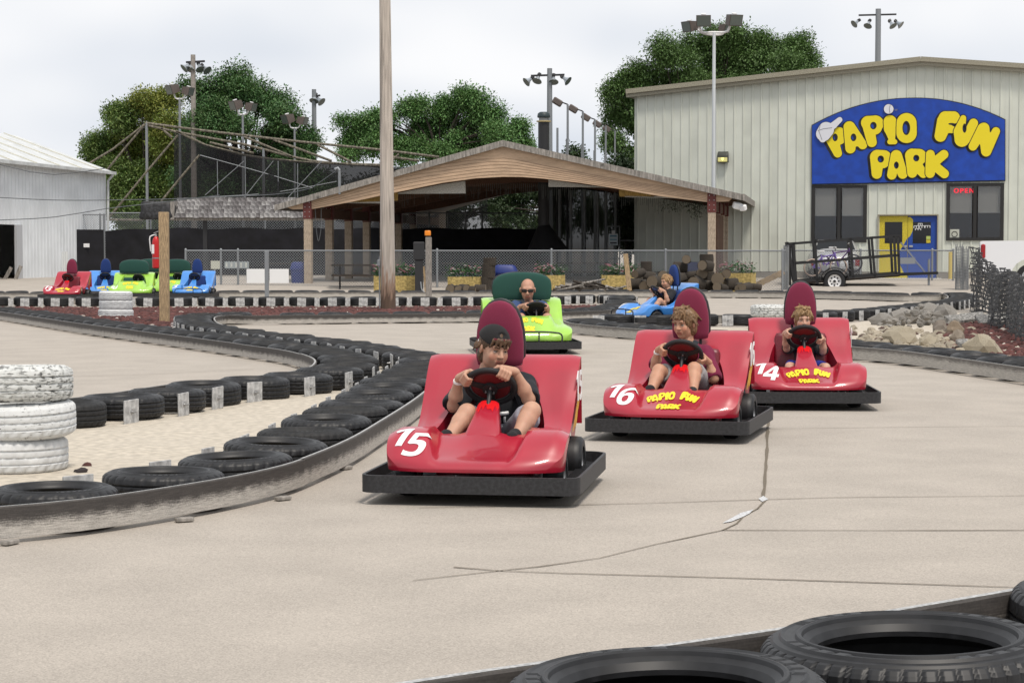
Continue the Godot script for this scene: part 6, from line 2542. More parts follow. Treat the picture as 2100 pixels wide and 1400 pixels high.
func pavilion() -> void:
	var lc := onto(632, 66.4)
	var rc := onto(1460, 68.4)
	var ang := atan2(-(rc.z - lc.z), rc.x - lc.x)
	var t := thing("picnic_pavilion", "open timber pavilion with curved glulam beam and grey roof edge", "pavilion", lc, ang)
	var deep := 22.0
	var wid := Vector2(rc.x - lc.x, rc.z - lc.z).length()
	var beam := px_slab(t, [[585, 424], [800, 364], [1032, 300], [1260, 350], [1503, 405], [1495, 413], [1449, 414], [1353, 402], [1271, 387.5], [1190, 375], [1113, 366], [1072, 363], [1032, 362.5], [976, 365.5], [907, 375], [809, 395], [725, 413], [640, 428.5], [600, 429]], 0.0, 0.18)
	part("glulam_beam", beam, MT.glulam, t)
	# laminations stand a hair apart
	for k in 6:
		var lam := []
		for q in [[640, 427, 360], [809, 393, 330], [907, 374, 316], [1032, 361, 303], [1113, 365, 320], [1271, 386, 352], [1449, 412, 392]]:
			var w := plane_xy(t, q[0], lerpf(q[1], q[2] + 12.0, (k + 0.6) / 7.0) if q[0] > 700 and q[0] < 1400 else lerpf(q[1], q[1] - 22.0, (k + 0.6) / 7.0), 0.093)
			lam.append(w)
		var lm := MB.new()
		var sp := smooth(lam, 0.4)
		for i in sp.size() - 1:
			lm.beam(sp[i], sp[i + 1], 0.006, 0.007)
		part("lamination_line", lm.mesh(), MT.brown_wood, t)
	# roof slopes with grey barge boards
	var pk := plane_xy(t, 1031, 287, 0.24)
	var le := plane_xy(t, 562, 420, 0.24)
	var re := plane_xy(t, 1524, 398, 0.24)
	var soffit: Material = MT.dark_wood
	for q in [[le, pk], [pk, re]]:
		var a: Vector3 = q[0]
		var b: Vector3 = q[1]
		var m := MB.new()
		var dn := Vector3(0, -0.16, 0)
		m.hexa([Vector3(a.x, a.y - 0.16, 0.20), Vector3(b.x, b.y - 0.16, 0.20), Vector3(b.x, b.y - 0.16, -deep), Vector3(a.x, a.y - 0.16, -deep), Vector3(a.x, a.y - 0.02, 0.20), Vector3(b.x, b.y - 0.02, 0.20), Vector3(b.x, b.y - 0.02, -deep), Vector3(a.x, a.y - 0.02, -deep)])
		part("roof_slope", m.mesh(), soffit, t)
		var bb := MB.new()
		bb.hexa([Vector3(a.x, a.y - 0.19, 0.24), Vector3(b.x, b.y - 0.19, 0.24), Vector3(b.x, b.y - 0.19, 0.21), Vector3(a.x, a.y - 0.19, 0.21), Vector3(a.x, a.y, 0.24), Vector3(b.x, b.y, 0.24), Vector3(b.x, b.y, 0.21), Vector3(a.x, a.y, 0.21)])
		part("barge_board", bb.mesh(), MT.grey_wood, t)
	var ev := MB.new()
	ev.box(Vector3(re.x + 0.02, re.y - 0.09, -deep * 0.5 + 0.3), Vector3(0.05, 0.2, deep))
	part("eave_board", ev.mesh(), MT.grey_wood, t)
	# columns
	var plate := mat(lin(0.11, 0.022, 0.018), 0.6)
	var fall: float = plane_xy(t, 632, 428).y
	var fall_r: float = plane_xy(t, 1460, 414).y
	var bays := 7
	for s in 2:
		for k in bays:
			var z := -k * 2.75
			var x := 0.0 if s == 0 else wid
			var top := fall if s == 0 else fall_r
			var c := part("column", box_mesh(Vector3(0.235, top, 0.235), 0.012), MT.column_wood, t, Vector3(x, top * 0.5, z))
			var pl := part("steel_plate", box_mesh(Vector3(0.26, 0.58, 0.262)), plate, c, Vector3(0, top * 0.5 - 0.02, 0))
			if k < 2:
				var bm := MB.new()
				for yy in 4:
					for xx in [-0.07, 0.07]:
						bm.cyl(Vector3(xx, -0.22 + yy * 0.145, 0.13), Vector3(xx, -0.22 + yy * 0.145, 0.145), 0.016, 0.013, 8)
				part("bolts", bm.mesh(), MT.bolt, pl)
		if s == 0 or s == 1:
			part("wall_beam", box_mesh(Vector3(0.16, 0.30, deep - 1.0)), MT.brown_wood, t, Vector3(0.0 if s == 0 else wid, (fall if s == 0 else fall_r) - 0.12, -deep * 0.5))
	for k in range(1, 4):
		part("rafter", px_slab_at(t, [[585, 424], [1032, 300], [1503, 405], [1449, 414], [1271, 387.5], [1113, 366], [1032, 362.5], [907, 375], [725, 413], [600, 429]], -k * 4.4), MT.brown_wood, t)
	# boarded wall along the right row
	for k in 9:
		part("wall_board", box_mesh(Vector3(0.05, 2.0, 0.42)), MT.brown_wood, t, Vector3(wid + 0.10 + 0.006 * (k % 2), 1.35, -0.9 - k * 0.45))
	# slab
	part("floor_slab", box_mesh(Vector3(wid + 1.5, 0.10, deep)), mat(lin(0.40, 0.37, 0.33), 0.9, 0.0, MT.fine, 0.8), t, Vector3(wid * 0.5, 0.03, -deep * 0.5 + 0.6))
	# pale panels and yellow boards hung under the beam
	var cream := mat(lin(0.62, 0.61, 0.56), 0.8, 0.0, MT.fine, 1.0)
	var oak := mat(lin(0.52, 0.33, 0.09), 0.8, 0.0, MT.wood_tex, 1.0)
	for q in [[[[815, 397.5], [955, 396.5], [954, 371], [905, 378], [815, 396]], cream], [[[1125, 383], [1250, 384.5], [1200, 379], [1125, 368]], cream], [[[706, 416.5], [782, 417], [782, 413], [706, 414.5]], cream], [[[1282, 404], [1400, 407], [1400, 404], [1282, 401]], cream],
		[[[700, 416], [816, 411], [816, 394], [770, 403]], oak], [[[1270, 403], [1345, 404], [1330, 396], [1270, 386]], oak]]:
		part("hung_panel", px_slab(t, q[0], -0.5, 0.03), q[1], t)
	# flue through the roof, hood over the hearth
	var fp := thing("fireplace_flue", "black round chimney flue and hearth hood inside the pavilion", "chimney", t.transform * Vector3(wid * 0.585, 0, -6.0), ang)
	var fx := plane_xy(fp, 1115, 400)
	var low := plane_xy(fp, 1115, 462).y
	var hood := plane_xy(fp, 1115, 515).y
	var top := plane_xy(fp, 1115, 250).y
	part("flue_pipe", cyl_mesh(Vector3(fx.x, low - 0.05, 0), Vector3(fx.x, top, 0), 0.185, -1.0, 18), MT.black_metal, fp)
	part("hearth_hood", cyl_mesh(Vector3(fx.x + 0.1, hood, 0), Vector3(fx.x, low, 0), 0.72, 0.2, 20), MT.black_metal, fp)
	part("collar", cyl_mesh(Vector3(fx.x, top, 0), Vector3(fx.x, top + 0.04, 0), 0.24, -1.0, 18), mat(lin(0.45, 0.36, 0.18), 0.5), fp)
	part("cap_neck", cyl_mesh(Vector3(fx.x, top + 0.04, 0), Vector3(fx.x, top + 0.14, 0), 0.16, -1.0, 18), MT.galv, fp)
	part("cap", pad_mesh([[top + 0.14, 0.2, 0.2, fx.x, 0], [top + 0.18, 0.22, 0.22, fx.x, 0], [top + 0.28, 0.2, 0.2, fx.x, 0], [top + 0.33, 0.13, 0.13, fx.x, 0]], 2.0, 18), mat(lin(0.02, 0.035, 0.04), 0.5), fp)
	var hr := MB.new()
	hr.cbox(Vector3(fx.x + 0.1, 0.4, 0), Vector3(1.5, 0.7, 1.3), 0.04)
	part("hearth", hr.mesh(), MT.black_metal, fp)
	# strings of icicle lights along the beam's underside
	var st := MB.new()
	var r := RandomNumberGenerator.new()
	r.seed = 8
	for k in 150:
		var u := k / 149.0
		var px := lerpf(812, 1440, u)
		var y0 := crv(px, [[812, 396], [960, 378], [1032, 376], [1113, 378], [1271, 398], [1440, 416]])
		var a := plane_xy(t, px, y0, -1.2)
		var l := r.randf_range(0.12, 0.5)
		st.cyl(a, a - Vector3(r.randf_range(-0.02, 0.02), l, 0), 0.006, 0.004, 4, false)
	quick_thing("icicle_light_string", st.mesh(), mat(lin(0.10, 0.11, 0.10), 0.8), "unlit icicle light string hanging inside the pavilion", "string lights").transform = t.transform
	# greenery over the right opening
	quick_thing("hanging_garland", baked_cloud([[plane_xy(t, 1400, 420, -1.3), Vector3(0.7, 0.18, 0.2)], [plane_xy(t, 1437, 424, -1.3), Vector3(0.3, 0.3, 0.2)]], 60, 0.06, Color(0.03, 0.055, 0.025), 5, 0.2), leaf_mat(), "dark green garland hung under the pavilion's right eave", "garland").transform = t.transform
	# floodlight under the right eave
	var fl := MB.new()
	fl.cbox(Vector3.ZERO, Vector3(0.28, 0.2, 0.2), 0.03, Basis.from_euler(Vector3(0.3, 0.2, -0.2)))
	fl.cbox(Vector3(0.16, -0.06, 0.05), Vector3(0.2, 0.18, 0.18), 0.03, Basis.from_euler(Vector3(0.3, -0.4, 0.1)))
	quick_thing("eave_floodlight", fl.mesh(), MT_white(), "white twin floodlight under the pavilion's right eave", "floodlight", t.transform * plane_xy(t, 1513, 422, 0.0))
	# downpipe lamp on the left slope
	var vp := MB.new()
	var va := plane_xy(t, 696, 378, 0.2)
	vp.cyl(va - Vector3(0, 0.3, 0), va + Vector3(0, 0.42, 0), 0.045, 0.045, 10)
	vp.tube([va + Vector3(0, 0.42, 0), va + Vector3(-0.05, 0.50, 0), va + Vector3(-0.14, 0.46, 0)], 0.05, 8)
	quick_thing("vent_pipe", vp.mesh(), MT.galv, "pale bent vent pipe standing on the pavilion's left slope", "pipe").transform = t.transform
	# pull rope
	var cr := MB.new()
	var ra := plane_xy(t, 646, 428, -0.4)
	cr.tube(smooth([ra, ra + Vector3(0.04, -0.7, 0), ra + Vector3(0.10, -1.0, 0), ra + Vector3(0.17, -0.7, 0), ra + Vector3(0.19, 0, 0)], 0.08), 0.012, 5)
	quick_thing("hanging_rope", cr.mesh(), MT.galv, "looped rope hanging between the pavilion's left columns", "rope").transform = t.transform


func px_slab_at(o: Node3D, pts: Array, z: float) -> ArrayMesh:
	# the same outline as on the front plane, set back
	var p := PackedVector2Array()
	for q in pts:
		var w := plane_xy(o, q[0], q[1], 0.0)
		p.append(Vector2(w.x, w.y))
	var m := MB.new()
	m.slab(p, 0.16)
	m.xform(0, Transform3D(Basis.IDENTITY, Vector3(0, 0, z)))
	return m.mesh()


func white_shed() -> void:
	var white := mat(lin(0.78, 0.81, 0.84), 0.55, 0.0, noise_tex(0.004, 0.93, 1.0, 4, 512, 121), 0.3)
	var roof := mat(lin(0.66, 0.68, 0.68), 0.5, 0.0, noise_tex(0.01, 0.85, 1.0, 4, 512, 122), 0.4)
	var far := onto(218, 54.0)
	var near := onto(-260, 72.0)
	var d := (far - near)
	var L := d.length()
	var ang := atan2(-d.z, d.x)
	var t := thing("white_shed", "white metal shed with pale roof and a dark open doorway", "building", near, ang)
	var eh := plane_xy(t, 215, 352).y
	var a := plane_xy(t, -60, 458)
	var b := plane_xy(t, 30, 458)
	var c := plane_xy(t, 42, 458)
	# siding in narrow panels, the doorway left open
	var n := int(L / 0.31)
	for k in n:
		var x0 := L * k / n
		var x1 := L * (k + 1) / n
		var low := 0.0
		if x1 > a.x and x0 < b.x:
			low = a.y
		var m := MB.new()
		m.box(Vector3((x0 + x1) * 0.5, (low + eh) * 0.5, -0.03), Vector3(x1 - x0 - 0.004, eh - low, 0.05))
		m.box(Vector3(x0 + 0.02, (low + eh) * 0.5, 0.0), Vector3(0.03, eh - low, 0.02))
		part("wall_panel", m.mesh(), white, t)
	part("door_jamb", box_mesh(Vector3(c.x - b.x, a.y, 0.08)), mat(lin(0.45, 0.46, 0.48), 0.6), t, Vector3((b.x + c.x) * 0.5 - 0.02, a.y * 0.5, 0.02))
	var span := 3.6
	var rise := 1.35
	part("far_wall", box_mesh(Vector3(0.06, eh, span * 2.0)), white, t, Vector3(L - 0.03, eh * 0.5, -span - 0.06))
	part("back_wall", box_mesh(Vector3(L, eh, 0.06)), white, t, Vector3(L * 0.5, eh * 0.5, -span * 2.0 - 0.1))
	part("near_wall", box_mesh(Vector3(0.06, eh + rise, span * 2.0)), white, t, Vector3(0.03, (eh + rise) * 0.5, -span - 0.06))
	part("shed_floor", box_mesh(Vector3(L - 0.2, 0.02, span * 2.0)), mat(lin(0.28, 0.27, 0.25), 0.9), t, Vector3(L * 0.5, 0.03, -span - 0.06))
	var gb := MB.new()
	gb.slab(PackedVector2Array([Vector2(-span, 0), Vector2(span, 0), Vector2(0, rise)]), 0.06)
	gb.xform(0, Transform3D(Basis(Vector3(0, 0, 1), Vector3.UP, Vector3(-1, 0, 0)), Vector3(L - 0.03, eh, -span - 0.06)))
	part("gable", gb.mesh(), white, t)
	for s in 2:
		var m := MB.new()
		var z0 := 0.25 if s == 0 else -span * 2.0 - 0.35
		var y0 := eh - 0.08
		var zz := -span - 0.06
		m.hexa([Vector3(0, y0, z0), Vector3(L + 0.25, y0, z0), Vector3(L + 0.25, eh + rise, zz), Vector3(0, eh + rise, zz), Vector3(0, y0 + 0.07, z0), Vector3(L + 0.25, y0 + 0.07, z0), Vector3(L + 0.25, eh + rise + 0.07, zz), Vector3(0, eh + rise + 0.07, zz)])
		part("roof_slope", m.mesh(), roof, t)
	for k in 9:
		var x := L * (k + 0.5) / 9.0
		part("roof_seam", beam_mesh(Vector3(x, eh + 0.02, 0.24), Vector3(x, eh + rise + 0.09, -span), 0.04, 0.03), mat(lin(0.58, 0.56, 0.46), 0.6), t)
	part("gutter", box_mesh(Vector3(L + 0.3, 0.11, 0.12)), roof, t, Vector3(L * 0.5, eh - 0.05, 0.30))
	part("downpipe", tube_mesh([Vector3(L - 0.05, eh - 0.1, 0.3), Vector3(L - 0.08, eh - 0.35, 0.1), Vector3(L - 0.08, 0.2, 0.07)], 0.05), roof, t)
	# slack wires strung in front of it
	var wires := [[[-20, 404], [110, 410], [230, 410], [420, 405], [640, 385], [696, 345]], [[-20, 452], [110, 445], [215, 428], [330, 415], [450, 400]], [[-10, 335], [60, 352], [110, 358], [170, 352], [215, 345]]]
	var said := ["upper slack wire strung across the white shed's wall", "lower slack wire sagging past the white shed's corner", "loose wire looped below the white shed's gutter"]
	for i in 3:
		var p := []
		for w in wires[i]:
			p.append(at(w[0], w[1], 63.0))
		quick_thing("overhead_wire", tube_mesh(smooth(p, 0.6), 0.014, 5), MT.strap_wire if MT.has("strap_wire") else strap_wire(), said[i], "wire")


func strap_wire() -> Material:
	MT.strap_wire = mat(lin(0.10, 0.11, 0.12), 0.7)
	return MT.strap_wire


func tubes(called: String, label: String, category: String, list: Array, ppm: float, r: float, m: Material, part_name := "pipe") -> Node3D:
	var t := thing(called, label, category, onto(list[0][0][0], ppm))
	for q in list:
		var p := []
		for w in q:
			p.append(at(w[0], w[1], w[2] if w.size() > 2 else ppm) - t.position)
		part(part_name, tube_mesh(smooth(p, 1.0), r, 7), m, t)
	return t


func batting_cage() -> void:
	var rusty := mat(lin(0.30, 0.265, 0.20), 0.75, 0.0, noise_tex(0.02, 0.45, 1.0, 5, 512, 131), 0.8)
	tubes("batting_cage_truss", "rusty pipe truss carrying the batting cage nets", "pipe frame", [
		[[298, 252], [420, 268], [640, 293], [780, 307], [900, 322]], [[298, 256], [370, 272], [500, 296], [640, 330], [780, 341]], [[360, 268], [420, 297], [500, 318], [620, 332], [780, 338]],
		[[430, 292], [520, 314]], [[500, 280], [600, 322]], [[560, 286], [680, 330]], [[330, 262], [352, 282]], [[650, 296], [720, 332]], [[780, 318], [860, 330]], [[790, 312], [786, 322]], [[818, 316], [800, 332]]], 47.0, 0.055, rusty)
	tubes("batting_cage_truss", "leaning rusty pipe braces at the batting cage's end", "pipe frame", [[[297, 254], [250, 310], [205, 365], [140, 447]], [[364, 277], [300, 352], [222, 447]], [[296, 255], [230, 306], [180, 336]], [[140, 447], [140, 606]], [[140, 449], [292, 451]], [[408, 318], [330, 412]]], 49.0, 0.045, rusty)
	for q in [[302, 252, 560, "tall galvanized post under the cage truss's left end"], [541, 304, 560, "galvanized post rising behind the shake roof"]]:
		var b := onto(q[0], 47.0, 0.2)
		quick_thing("cage_post", cyl_mesh(Vector3.ZERO, Vector3(0, at(q[0], q[1], 47.0).y - 0.2, 0), 0.06), MT.galv, q[3], "post", b)
	# nets: dark mesh cloth one can see through a little
	var net := StandardMaterial3D.new()
	net.albedo_color = Color(lin(0.006, 0.006, 0.008), 0.74)
	net.transparency = BaseMaterial3D.TRANSPARENCY_ALPHA
	net.roughness = 0.95
	MT.net = net
	for q in [[[[356, 270], [420, 297], [520, 318], [640, 333], [780, 340], [900, 345], [900, 470], [356, 470]], 47.5, "black batting cage net sagging from the pipe truss"], [[[380, 290], [640, 330], [900, 350], [1000, 360], [1000, 480], [380, 480]], 43.0, "second black batting cage net farther back"]]:
		var rows := []
		var up := []
		for k in 25:
			var u := k / 24.0
			var px := lerpf(q[0][0][0], q[0][5][0] if q[0].size() > 7 else q[0][3][0], u)
			var ct := []
			for c in q[0].slice(0, 6 if q[0].size() > 7 else 4):
				ct.append([c[0], c[1]])
			up.append([px, crv(px, ct)])
		for j in 7:
			var row := []
			for k in up.size():
				var y := lerpf(up[k][1], q[0][q[0].size() - 1][1], j / 6.0)
				var p := at(up[k][0], y, q[1])
				p.z += 0.35 * sin(k * 0.9) * sin(j * 0.5)
				row.append(p)
			rows.append(row)
		var m := MB.new()
		m.grid(rows)
		quick_thing("batting_cage_net", m.mesh(), net, q[2], "net")
	# seams and ropes on the nets
	tubes("net_rope", "pale ropes and cables crossing the black nets", "rope", [[[410, 318], [560, 360], [640, 385]], [[410, 405], [560, 395], [690, 372]], [[500, 405], [560, 330]], [[590, 405], [660, 330]], [[420, 400], [500, 330]], [[445, 330], [446, 405]], [[502, 320], [503, 405]], [[570, 330], [570, 405]], [[610, 335], [610, 405]]], 47.6, 0.018, MT.galv, "rope")


func shake_shelter() -> void:
	var t := thing("shake_roof_shelter", "low shelter with a weathered grey cedar shake roof", "shelter", onto(358, 57.0, 0.1), deg_to_rad(-3.0))
	var tex := noise_tex(0.02, 0.6, 1.0, 4, 256, 141)
	var tones := [mat(lin(0.26, 0.25, 0.25), 0.9, 0.0, tex, 1.5), mat(lin(0.20, 0.19, 0.19), 0.9, 0.0, tex, 1.5), mat(lin(0.33, 0.32, 0.315), 0.9, 0.0, tex, 1.5), mat(lin(0.15, 0.14, 0.14), 0.9, 0.0, tex, 1.5)]
	var a := plane_xy(t, 358, 445)
	var b := plane_xy(t, 690, 445)
	var top := plane_xy(t, 358, 405).y
	var rows := 5
	var r := RandomNumberGenerator.new()
	r.seed = 4
	var shapes := []
	for k in 4:
		shapes.append(box_mesh(Vector3([0.11, 0.14, 0.17, 0.2][k], 0.22, 0.02)))
	for j in rows:
		var y := lerpf(a.y + 0.05, top - 0.08, j / float(rows - 1))
		var x := a.x - r.randf() * 0.08
		while x < b.x:
			var k := r.randi() % 4
			var w: float = [0.11, 0.14, 0.17, 0.2][k]
			var o := part("shake", shapes[k], tones[r.randi() % 4], t, Vector3(x + w * 0.5, y + r.randf_range(-0.015, 0.012), 0.25 - j * 0.16 + r.randf_range(-0.006, 0.006)))
			o.rotation.x = -0.72
			x += w + 0.008
	var m := MB.new()
	m.beam(Vector3((a.x + b.x) * 0.5, a.y - 0.02, 0.10), Vector3((a.x + b.x) * 0.5, top - 0.04, -0.62), b.x - a.x, 0.03, Vector3(0, 1, 1))
	part("roof_deck", m.mesh(), MT.grey_wood, t)
	part("eave_beam", px_box(t, 350, 444, 690, 452, 0.1, 0.25), MT.grey_wood, t)
	part("post", px_box(t, 416, 450, 425, 590, 0.0, 0.12), MT.black_metal, t)
	part("end_board", px_box(t, 352, 412, 360, 450, 0.05, 0.6), MT.grey_wood, t)
	# tarp bundle at its end
	var tb := pad_mesh([[0.0, 0.62, 0.35, 0, 0], [0.1, 0.66, 0.4, 0, 0], [0.3, 0.63, 0.36, 0.03, 0], [0.5, 0.62, 0.33, 0.02, 0], [0.62, 0.58, 0.3, 0, 0], [0.66, 0.5, 0.2, 0, 0]], 5.0)
	quick_thing("tarp_bundle", tb, mat(lin(0.045, 0.045, 0.05), 0.6, 0.0, noise_tex(0.02, 0.3, 1.0, 4, 256, 142), 1.2), "grey plastic tarp bundle at the end of the shake roof", "tarp", at(324, 450, 57.0))


func leaf_mat() -> StandardMaterial3D:
	if not MT.has("leaf"):
		var m := mat(Color.WHITE, 0.6)
		m.vertex_color_use_as_albedo = true
		m.backlight_enabled = true
		m.backlight = Color(0.35, 0.42, 0.12)
		MT.leaf = m
	return MT.leaf


# a spray of small folded leaves within a unit ball
func leaf_spray(n: int, size: float, seed_: int, narrow: float, col: Color) -> ArrayMesh:
	var r := RandomNumberGenerator.new()
	r.seed = seed_
	var m := MB.new()
	m.use_cl = true
	for k in n:
		var p := Vector3(r.randf_range(-1, 1), r.randf_range(-0.8, 0.8), r.randf_range(-1, 1))
		p = p.normalized() * pow(r.randf(), 0.5)
		var d := (p * 0.7 + Vector3(r.randf_range(-0.7, 0.7), r.randf_range(-0.9, 0.4), r.randf_range(-0.7, 0.7))).normalized()
		var s := d.cross(Vector3(r.randf_range(-0.4, 0.4), 1, r.randf_range(-0.4, 0.4))).normalized()
		var l := size * r.randf_range(0.7, 1.25)
		var w := l * narrow * 0.5
		var up := s.cross(d) * w * 0.5
		var a := p
		var b := p + d * l * 0.5
		var e := p + d * l
		m.tri(a, b + s * w + up, e)
		m.tri(a, e, b - s * w + up)
	m.cl.fill(col)
	return m.mesh()


# sprays scattered through clumps [centre, half sizes, colour], joined into one mesh
func baked_cloud(blobs: Array, n: int, size: float, col: Color, seed_: int, spray := 0.35, leaves := 14) -> ArrayMesh:
	var r := RandomNumberGenerator.new()
	r.seed = seed_
	var vol := 0.0
	for b in blobs:
		vol += pow(b[1].x * b[1].y * b[1].z, 0.72)
	var st := SurfaceTool.new()
	st.begin(Mesh.PRIMITIVE_TRIANGLES)
	var made := {}
	for b in blobs:
		var e: Vector3 = b[1]
		var c: Color = b[2] if b.size() > 2 else col
		var want := maxi(3, int(n * pow(e.x * e.y * e.z, 0.72) / vol))
		for k in want:
			var d := Vector3(r.randfn(), r.randfn(), r.randfn()).normalized()
			var q := pow(r.randf(), 0.30) * (1.0 + 0.10 * r.randfn())
			var p: Vector3 = b[0] + d * e * q
			var s := spray * r.randf_range(0.6, 1.3)
			var tone := r.randi() % 6
			var key := "%s_%d" % [c.to_html(), tone]
			if not made.has(key):
				var t: float = [0.78, 0.88, 0.96, 1.04, 1.12, 1.25][tone]
				made[key] = leaf_spray(leaves, size / spray, 3 + tone, 0.5, Color(c.r * t * r.randf_range(0.85, 1.2), c.g * t, c.b * t))
			st.append_from(made[key], 0, Transform3D(Basis.from_euler(Vector3(r.randf_range(-0.5, 0.5), r.randf() * TAU, r.randf_range(-0.5, 0.5))).scaled(Vector3.ONE * s), p))
	return st.commit()


# a tree from blobs given in pixels: [x, y, rx, ry]
func tree(label: String, ppm: float, base_px: float, blobs: Array, n: int, leaf: float, col: Color, seed_: int, thick := 0.3, spray := 0.42, tint := {}) -> void:
	var foot := onto(base_px, ppm, 0.3)
	var t := thing("tree", label, "tree", foot)
	var r := RandomNumberGenerator.new()
	r.seed = seed_
	var bl := []
	var low := 1e6
	for b in blobs:
		var c := at(b[0], b[1], ppm) - foot
		c.z += r.randf_range(-1.0, 1.0) * b[2] / ppm * 0.8
		var e := Vector3(b[2], b[3], (b[2] + b[3]) * 0.5) / ppm
		# break each mass into uneven clumps
		var cc: Color = b[4] if b.size() > 4 else col
		for k in 8:
			var d := Vector3(r.randfn(), r.randfn(), r.randfn()).normalized() * pow(r.randf(), 0.4)
			bl.append([c + d * e * 0.66, e * r.randf_range(0.28, 0.52), cc])
		low = minf(low, c.y - e.y)
	part("crown", baked_cloud(bl, n, leaf, col, seed_, spray, 20), leaf_mat(), t)
	# trunk and limbs reach into the clumps
	var m := MB.new()
	var fork := Vector3(0, maxf(1.2, low + 0.4), 0)
	m.tube(smooth([Vector3.ZERO, fork * 0.5 + Vector3(0.1, 0, 0), fork], 0.5), [thick * 1.25, thick * 1.1, thick, thick * 0.9, thick * 0.85, thick * 0.8, thick * 0.8, thick * 0.8, thick * 0.8, thick * 0.8, thick * 0.8, thick * 0.8, thick * 0.8, thick * 0.8, thick * 0.8, thick * 0.8, thick * 0.8, thick * 0.8, thick * 0.8, thick * 0.8], 9)
	part("trunk", m.mesh(), MT.bark, t)
	var lm := MB.new()
	for k in range(0, bl.size(), 3):
		var e: Vector3 = bl[k][0]
		var mid := fork.lerp(e, 0.5) + Vector3(0, absf(e.x) * 0.12, 0)
		lm.tube([fork, fork.lerp(mid, 0.6), mid, mid.lerp(e, 0.6), e], [thick * 0.4, thick * 0.25, thick * 0.15, thick * 0.09, thick * 0.03], 6)
	part("limbs", lm.mesh(), MT.bark, t)


func build_trees() -> void:
	var yg := Color(0.19, 0.235, 0.045)
	var g1 := Color(0.109, 0.181, 0.043)
	tree("yellowish green tree standing behind the batting cage's left end", 41.0, 300, [[300, 215, 52, 38, yg], [345, 205, 40, 30, yg], [250, 240, 45, 38], [205, 300, 42, 50], [275, 300, 70, 60, Color(0.167, 0.217, 0.041)], [345, 290, 60, 70, Color(0.174, 0.217, 0.039)], [320, 370, 70, 60], [230, 375, 55, 60], [190, 330, 26, 36], [280, 430, 80, 40], [380, 380, 50, 70]], 8600, 0.135, g1, 51, 0.35)
	var g2 := Color(0.072, 0.152, 0.049)
	tree("dark green rounded tree behind the tall lamp pole", 43.0, 500, [[480, 180, 62, 44], [430, 205, 55, 45], [540, 200, 60, 44], [590, 235, 52, 46], [475, 255, 90, 60], [560, 290, 70, 55], [625, 290, 34, 40], [410, 280, 50, 60], [500, 340, 100, 60], [600, 345, 50, 50], [385, 175, 30, 24], [430, 390, 90, 60], [560, 400, 100, 50], [640, 400, 60, 45]], 9600, 0.135, g2, 52, 0.4)
	var g3 := Color(0.109, 0.217, 0.065)
	tree("open feathery tree with light gaps behind the pavilion roof", 44.0, 900, [[960, 205, 52, 30], [1000, 235, 44, 32], [905, 225, 40, 28], [850, 220, 38, 28], [870, 265, 52, 34], [940, 275, 66, 40], [1020, 275, 48, 30], [1065, 262, 34, 22], [1070, 292, 34, 20], [790, 245, 40, 26], [745, 255, 34, 22], [705, 245, 28, 12], [720, 285, 36, 24], [780, 290, 46, 32], [830, 305, 50, 30], [905, 315, 60, 30], [1000, 315, 60, 24], [1040, 320, 50, 20], [720, 312, 40, 18]], 6000, 0.125, g3, 53, 0.28, 0.36)
	var g4 := Color(0.084, 0.167, 0.046)
	tree("big dense dark green tree rising behind the metal hall", 40.0, 1430, [[1440, 95, 70, 44], [1510, 85, 60, 40], [1580, 95, 60, 42], [1640, 105, 50, 38], [1480, 70, 50, 26], [1400, 180, 80, 60], [1500, 200, 90, 60], [1375, 120, 60, 46], [1310, 150, 52, 44], [1265, 180, 40, 44], [1270, 240, 42, 50], [1330, 220, 70, 70], [1430, 170, 90, 60], [1530, 150, 90, 55], [1620, 150, 66, 40], [1250, 290, 34, 42], [1290, 330, 50, 50], [1360, 300, 60, 70], [1450, 260, 80, 60], [1660, 130, 34, 26], [1290, 400, 40, 60]], 13500, 0.135, g4, 54, 0.45)
	tree("low bushy tree between the hall and the pavilion", 50.0, 1285, [[1282, 400, 26, 40], [1290, 440, 30, 46], [1275, 350, 24, 30], [1300, 480, 30, 30]], 900, 0.14, Color(0.023, 0.043, 0.016), 55, 0.12)
	# hedge and trees far beyond, seen through the pavilion and past its roof
	tree("dark tree mass beyond the batting cage nets", 36.0, 820, [[760, 390, 110, 60], [920, 390, 110, 60], [1060, 400, 90, 50], [640, 400, 100, 60], [1170, 320, 40, 24], [1140, 400, 70, 60], [300, 455, 90, 40], [450, 455, 90, 40], [600, 455, 90, 40], [750, 455, 90, 40], [900, 455, 90, 40], [1030, 450, 80, 45], [1120, 455, 70, 45], [1210, 440, 60, 50]], 5600, 0.2, Color(0.041, 0.072, 0.026), 56, 0.4)


# woven wire between two ground points: two families of slanting wires
func chain_link(a: Vector3, b: Vector3, y0: float, y1: float, gap: float, r: float) -> ArrayMesh:
	var m := MB.new()
	var d := b - a
	d.y = 0
	var L := d.length()
	d /= L
	var n := d.cross(Vector3.UP).normalized()
	var h := y1 - y0
	var k := -h
	while k < L:
		for s in [0, 1]:
			# from (x0, low) to (x1, high)
			var xa := k
			var xb := k + h
			var la := 0.0
			var lb := h
			if xa < 0.0:
				la = -xa
				xa = 0.0
			if xb > L:
				lb = h - (xb - L)
				xb = L
			if lb - la < 0.02:
				continue
			if s == 1:
				la = h - la
				lb = h - lb
			var p := a + d * xa + Vector3(0, y0 + la, 0)
			var q := a + d * xb + Vector3(0, y0 + lb, 0)
			var w := (q - p).normalized().cross(n) * r
			var o := n * r * (1.0 if s == 0 else -1.0)
			m.quad(p - w + o, p + w + o, q + w + o, q - w + o)
			m.quad(p - w - o * 0.6, q - w - o * 0.6, q + w - o * 0.6, p + w - o * 0.6)
		k += gap
	return m.mesh()


